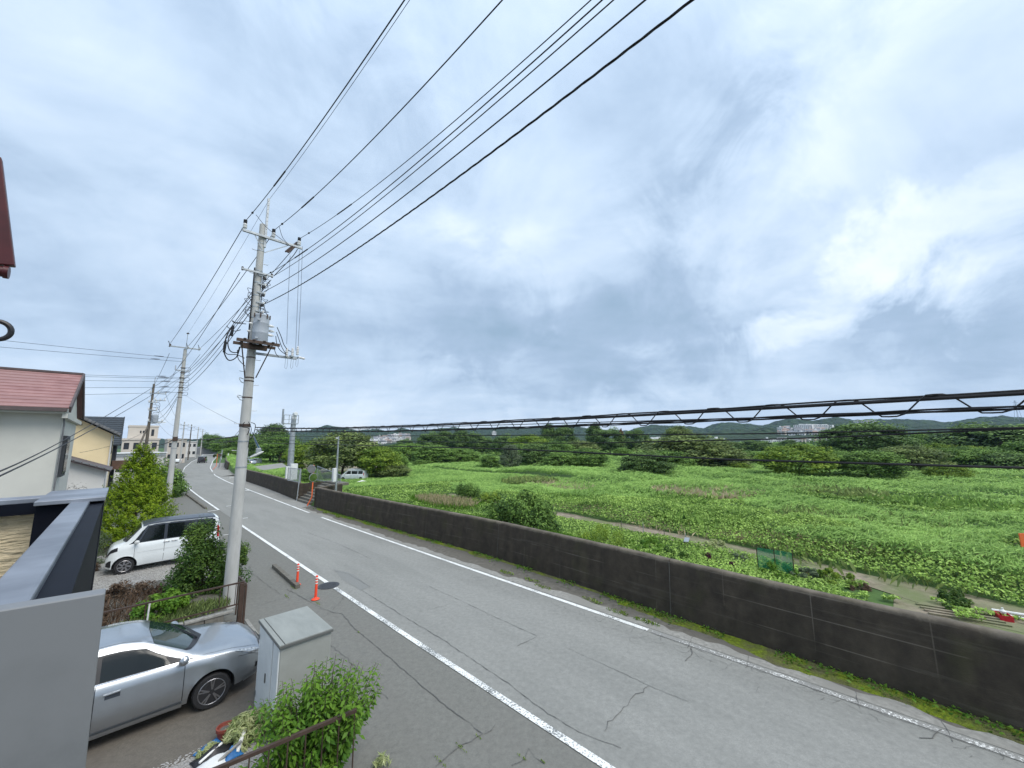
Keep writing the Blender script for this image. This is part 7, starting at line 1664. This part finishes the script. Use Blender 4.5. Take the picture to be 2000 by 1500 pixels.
# the leafy shrub at the bottom: arching shoots with paired leaves
def near_shrub():
    c = atS(618, 1400, 6.35); n0, s0 = c[0], 6.35
    t = thing('leafy_shrub', 'bright green leafy shrub in front of the grey cabinet at the bottom', 'shrub', W(n0, s0, 0), ANG); r = np.random.default_rng(31)
    P_, N_, A_, T_, S_ = [], [], [], [], []; mb = MB()
    for i in range(170):
        a = r.uniform(0, 6.28); sp = r.uniform(.1, .92); hh = r.uniform(.75, 1.78) * (1 - .28 * sp); x1, y1 = math.cos(a) * sp * 1.05, math.sin(a) * sp * .75
        p0 = np.array([x1 * .25, y1 * .25, 0.02]); p1_ = np.array([x1 * .65, y1 * .65, hh * .6]); p2_ = np.array([x1, y1, hh]) + np.array([r.normal(0, .08), r.normal(0, .08), 0])
        pts = [(1 - q) ** 2 * p0 + 2 * q * (1 - q) * p1_ + q * q * p2_ for q in np.linspace(0, 1, 9)]; mb.tube(pts, [.009 * (1 - .8 * k / 8) + .001 for k in range(9)], 5)
        ln = 62; tt = r.uniform(0, .5)
        for k in range(ln):
            q = .22 + .78 * k / ln; p = (1 - q) ** 2 * p0 + 2 * q * (1 - q) * p1_ + q * q * p2_; ang = k * 2.4; out = np.array([math.cos(ang), math.sin(ang), r.uniform(-.15, .35)]); L_ = .092 * r.uniform(.6, 1.2) * (1 if q < .93 else .6)
            off = r.uniform(.02, .13) * (1.15 - q)
            P_.append(p + out * (L_ * .5 + off)); A_.append(out + np.array([0, 0, -.25])); N_.append(np.array([out[0] * .4, out[1] * .4, 1])); T_.append(np.clip(tt + (q - .55) * .8 + r.normal(0, .13), 0, 1)); S_.append(L_)
    foliage('foliage', np.array(P_), np.array(S_), np.array(N_), 'leaf_bright', t, np.array(T_), r, .48, .32, along=np.array(A_), drop=.12)
    mb.build('stems', 'bark', t, smooth=True)
near_shrub()
g_ = G(585, 1499); shrub('low broad leaved plant under the brown handrail at the bottom', g_[0] - .1, g_[1] - .55, 0, 1.0, .8, .75, 'leaf_bright', 1500, .12, 33, lumps=14, aspect=.6, name='weed_clump', cat='weeds')
g_ = G(745, 1495); shrub('thin variegated grass at the pavement edge below the leafy shrub', g_[0], g_[1], 0, .3, .3, .2, 'leaf_yellow', 130, .14, 34, lumps=8, aspect=.1, name='ornamental_grass', cat='plant', stem=False)

# verge moss and weeds
def moss():
    for (s0, s1, w, seed) in ((-12, 6.5, .62, 1), (6.5, 12.5, .16, 2), (12.5, 31.5, .30, 3)):
        ss = np.arange(s0, s1, .06); cols = 7; wv = w * np.clip(.35 + 1.1 * fbm(ss / 1.1, ss * 0, 4, seed), .2, 1.4); t = np.linspace(0, 1, cols)[None]
        Nn = (nW(ss) + .02)[:, None] - wv[:, None] * t; S_ = np.repeat(ss[:, None], cols, 1); Z = .004 + .05 * np.sin(np.pi * np.clip(1 - t * .95, 0, 1) * .5) * fbm(Nn * 9, S_ * 9, 3, 7)
        Z = Z * np.clip((1 - t) * 6, 0, 1) - .001
        o = grid_mesh('moss', Nn * NE[0] + S_ * SE[0], Nn * NE[1] + S_ * SE[1], Z, 'moss'); o['kind'] = 'stuff'
    r = np.random.default_rng(91); cnt = 5200; s = r.uniform(-9, 31.5, cnt); keep = fbm(s * 1.3, s * 0, 3, 9) > .40; s = s[keep]; n = nW(s) - np.abs(r.normal(.06, .16, len(s))) ; z = r.uniform(.01, .09, len(s))
    C = np.stack([n * NE[0] + s * SE[0], n * NE[1] + s * SE[1], z], 1)
    V = leaf_cards(C, r.uniform(.03, .09, len(s)), np.tile([0, 0, 1.0], (len(s), 1)), .6, r, .6); props(np_mesh('verge_weeds', V, 4, 'leaf_bright', r.uniform(0, .8, len(s))), kind='stuff')
    for i, (px, py, cnt) in enumerate(((1158, 1175, 120), (1207, 1197, 160), (1262, 1216, 200), (1280, 1200, 160), (635, 1002, 200), (660, 1010, 180), (990, 1120, 160), (1040, 1135, 120), (598, 980, 150), (1060, 1148, 100))):
        g = G(px, py); grass_patch('verge_weeds', g[0], g[1], .10, .38, cnt // 2, .10, 'leaf_light', 100 + i, z=.0, aspect=.25, bend=1.1)
moss()
r_ = np.random.default_rng(17)
for i, (px, py, w) in enumerate([(573, 1147, .25), (560, 1165, .2), (620, 1178, .2), (860, 1488, .12), (900, 1460, .12), (935, 1440, .06), (1020, 1480, .08), (1060, 1488, .05), (403, 994, .3), (355, 985, .3), (545, 1118, .12), (700, 1235, .04)]):
    g = G(px, py); grass_patch('pavement_weeds', g[0], g[1], w * .18, w * 1.3, int(200 * w + 10), .03, 'leaf_light', 200 + i, z=.0, aspect=.5, bend=1.2)

# ------------------------------------------------------------------ allotments behind the wall
def shrub_px(px, py, ytop, wpx, m, cnt, leaf, label, seed, **kw):
    q = at_ground(px, py); f_ = 1.0
    while True:                                            # keep the whole plant behind the wall
        n_, s_ = q[0] * f_, q[1] * f_; w = W(n_, s_, float(ground_z(n_, s_))); wid = wpx * w[1] / FPX / .85
        if n_ - float(nW(s_)) > wid * .50 + .45 or f_ > 2: break
        f_ += .01
    q = (n_, s_, w[2]); top = atY(px, ytop, w[1]); h = max(.2, top[2] - w[2])
    return shrub(label, q[0], q[1], q[2], wid, wid * kw.pop('dd', .9), h, m, cnt, leaf, seed, **kw)
shrub_px(1022, 1042, 942, 172, 'leaf_mid', 15000, .15, 'large spreading olive green bush right behind the flood wall', 41, cat='bush', name='wild_bush', lumps=54, cr=(.12, .2), spiky=.3)
shrub_px(915, 977, 925, 52, 'leaf_mid', 4800, .17, 'creeper covered shrub pillar in the field left of the big bush', 42, cat='bush', name='wild_bush', lumps=24, cr=(.12, .22), spiky=1)
shrub_px(950, 985, 955, 60, 'leaf_light', 3500, .16, 'low light creeper mound behind the large olive bush', 43, cat='bush', name='wild_bush', lumps=20)
shrub_px(1175, 1068, 1020, 130, 'leaf_light', 6500, .12, 'yellow green feathery bush in the allotment behind the wall', 44, name='allotment_plant', cat='plant', lumps=34, spiky=.6, aspect=.3)
shrub_px(1265, 1072, 1050, 100, 'leaf_bright', 4200, .11, 'bright green vegetable bed in the allotment', 45, name='allotment_plant', cat='plant', lumps=22, cr=(.2, .4), stem=False)
shrub_px(1330, 1092, 1066, 90, 'leaf_mid', 3600, .11, 'mid green leafy vegetable patch in the allotment', 46, name='allotment_plant', cat='plant', lumps=22, stem=False)
shrub_px(1392, 1072, 1055, 110, 'leaf_yellow', 3600, .10, 'pale yellow green crop row along the dirt path', 47, name='allotment_plant', cat='plant', lumps=26, dd=.35, stem=False)
shrub_px(1385, 1100, 1078, 34, 'leaf_purple', 1400, .10, 'left dark purple leaved plant behind the wall', 48, name='purple_plant', cat='plant', lumps=12)
shrub_px(1438, 1112, 1094, 30, 'leaf_purple', 1300, .10, 'right dark purple leaved plant behind the wall', 49, name='purple_plant', cat='plant', lumps=12)
shrub_px(1440, 1096, 1074, 60, 'leaf_willow', 1900, .10, 'greyish green vegetable clump between purple plants and net', 50, name='allotment_plant', cat='plant', lumps=16)
shrub_px(1525, 1126, 1090, 74, 'leaf_bright', 3000, .11, 'leafy bean plants growing inside the green net', 51, name='allotment_plant', cat='plant', lumps=18, spiky=.5)
shrub_px(1625, 1136, 1108, 90, 'leaf_light', 3000, .12, 'light green weeds at the end of the allotment', 52, name='allotment_plant', cat='plant', lumps=20)
shrub_px(1575, 1130, 1104, 60, 'leaf_willow', 1800, .12, 'grey green weeds right of the green net', 53, name='allotment_plant', cat='plant', lumps=14)
shrub_px(1865, 1178, 1152, 130, 'leaf_glossy', 4600, .11, 'dark green sweet potato row beside the dirt path at the right', 54, name='allotment_plant', cat='plant', lumps=34, dd=.3, stem=False)
shrub_px(1680, 1152, 1132, 40, 'leaf_brown', 1300, .12, 'heap of dead brown stalks at the wall end of the allotment', 55, name='dry_plant', cat='weeds', lumps=12, aspect=.15)
# net on stakes
qa = at_ground(1482, 1118); qb = at_ground(1553, 1132)
net = thing('garden_net', 'green net stretched on stakes in the allotment behind the wall', 'net'); m_ = MB()
zt_ = qa[2] + 1.25
for i in range(3):
    f = i / 2; n_ = qa[0] + (qb[0] - qa[0]) * f; s_ = qa[1] + (qb[1] - qa[1]) * f; MB().tube([W(n_, s_, qa[2] - .2), W(n_, s_, qa[2] + 1.4)], .02, 6).build('stake', 'brown_steel', net)
for k in range(26): z = qa[2] + 1.25 * k / 25; m_.bar(W(qa[0], qa[1], z), W(qb[0], qb[1], z), .008, .009)
for k in range(54): f = k / 53; n_ = qa[0] + (qb[0] - qa[0]) * f; s_ = qa[1] + (qb[1] - qa[1]) * f; m_.bar(W(n_, s_, qa[2]), W(n_, s_, qa[2] + 1.25), .009, .008)
props(m_.build('mesh', 'net_green', net), kind='stuff')
for i, (px, py, yt, m__) in enumerate([(1214, 1035, 1018, 'weathered_wood'), (1257, 1046, 1020, 'galvanised'), (1298, 1053, 1034, 'weathered_wood'), (1340, 1060, 1042, 'galvanised')]):
    q = at_ground(px, py); top = atY(px, yt, W(*q)[1]); t = thing('garden_stake', ['leftmost dark wooden stake beside the dirt path', 'pale metal stake second from the left beside the path', 'dark wooden stake in the middle beside the path', 'pale metal stake behind the small bench'][i], 'stake', W(*q), ANG, 'stakes beside the dirt path')
    MB().tube([(0, 0, -.3), (0, 0, top[2] - q[2])], .028, 7).build('post', m__, t, smooth=True)
q = at_ground(1342, 1066); t = thing('garden_bench', 'small weathered bench beside the dirt path', 'bench', W(*q), ANG + .3)
MB().box(-.6, .6, -.15, .15, .36, .40).build('seat', 'galvanised', t); 
for sx in (-.55, .55): MB().box(sx - .03, sx + .03, -.13, .13, 0, .36).build('leg', 'brown_fence', t)
q = at_ground(1962, 1212); t = thing('red_crate', 'red plastic crate on the bare earth at the right edge', 'crate', W(*q), ANG + .2)
t.scale = (.7, .7, .7)
for (a, b, c, d) in ((-.35, .35, -.25, -.22), (-.35, .35, .22, .25), (-.35, -.32, -.22, .22), (.32, .35, -.22, .22)): MB().box(a, b, c, d, .02, .34).build('side', 'plastic_red', t)
MB().box(-.35, .35, -.25, .25, 0, .03).build('base', 'plastic_red', t); 
t = thing('plastic_bag', 'small white plastic bag hanging on the red crate', 'bag', (Vector(W(*q)) + Vector((0, 0, .26)))[:], 0); t.scale = (.7, .7, .7); MB().lathe([(.02, -.05), (.12, .02), (.13, .12), (.04, .22), (.05, .28)], 10).build('sack', 'reflective_white', t, smooth=True)
for i, (a, b) in enumerate((((1938, 1197), (2030, 1212)), ((1940, 1203), (2030, 1220)))):
    qa = at_ground(*a); qb = at_ground(*b); t = thing('garden_pipe', ['upper', 'lower'][i] + ' long white pipe lying on the ground at the right edge', 'pipe'); MB().tube([W(qa[0], qa[1], qa[2] + .12), W(qb[0], qb[1], qb[2] + .12)], .05, 8).build('tube', 'reflective_white', t, smooth=True)
for i in range(4):
    qa = at_ground(1790 + i * 8, 1183 + i * 6); qb = at_ground(1940 + i * 12, 1206 + i * 7); t = thing('plank', ['topmost', 'second', 'third', 'lowest'][i] + ' weathered board edging the bare earth behind the wall', 'plank', group='boards on the bare earth'); MB().bar(W(qa[0], qa[1], qa[2] + .07), W(qb[0], qb[1], qb[2] + .07), .14, .07).build('board', 'dirt', t)
q = at_ground(2001, 1100); t = thing('orange_board', 'upright orange board just visible at the right edge of the field', 'sign', W(q[0], q[1], q[2]), 0); MB().box(0, .9, -.02, .02, .55, 1.55).build('panel', 'orange_paint', t); MB().bar((.5, 0, -.3), (.5, 0, .55), .06, .06).build('post', 'weathered_wood', t)
q = at_ground(707, 944); t = thing('white_tarp', 'small white sheet lying in the grass before the minivan', 'sheet', W(q[0], q[1], q[2] + .25), ANG); MB().tube([(-.9, 0, 0), (0, .05, .12), (.9, 0, 0)], [.08, .16, .07], 8).build('cloth', 'reflective_white', t, smooth=True)

# ------------------------------------------------------------------ air
HAZE_DENSITY = 0.00008
hz = MB().box(-3950, 3950, -3950, 3950, -6.5, 175).build('haze', 'concrete'); hz.data.materials.clear(); hz['kind'] = 'stuff'
hm_ = bpy.data.materials.new('haze_air'); hm_.use_nodes = True; hm_.node_tree.nodes.clear()
vo = hm_.node_tree.nodes.new('ShaderNodeVolumePrincipled'); vo.inputs['Color'].default_value = (0.40, 0.60, 0.95, 1); vo.inputs['Density'].default_value = HAZE_DENSITY; vo.inputs['Anisotropy'].default_value = 0.1
oo = hm_.node_tree.nodes.new('ShaderNodeOutputMaterial'); hm_.node_tree.links.new(vo.outputs[0], oo.inputs['Volume']); hz.data.materials.append(hm_)
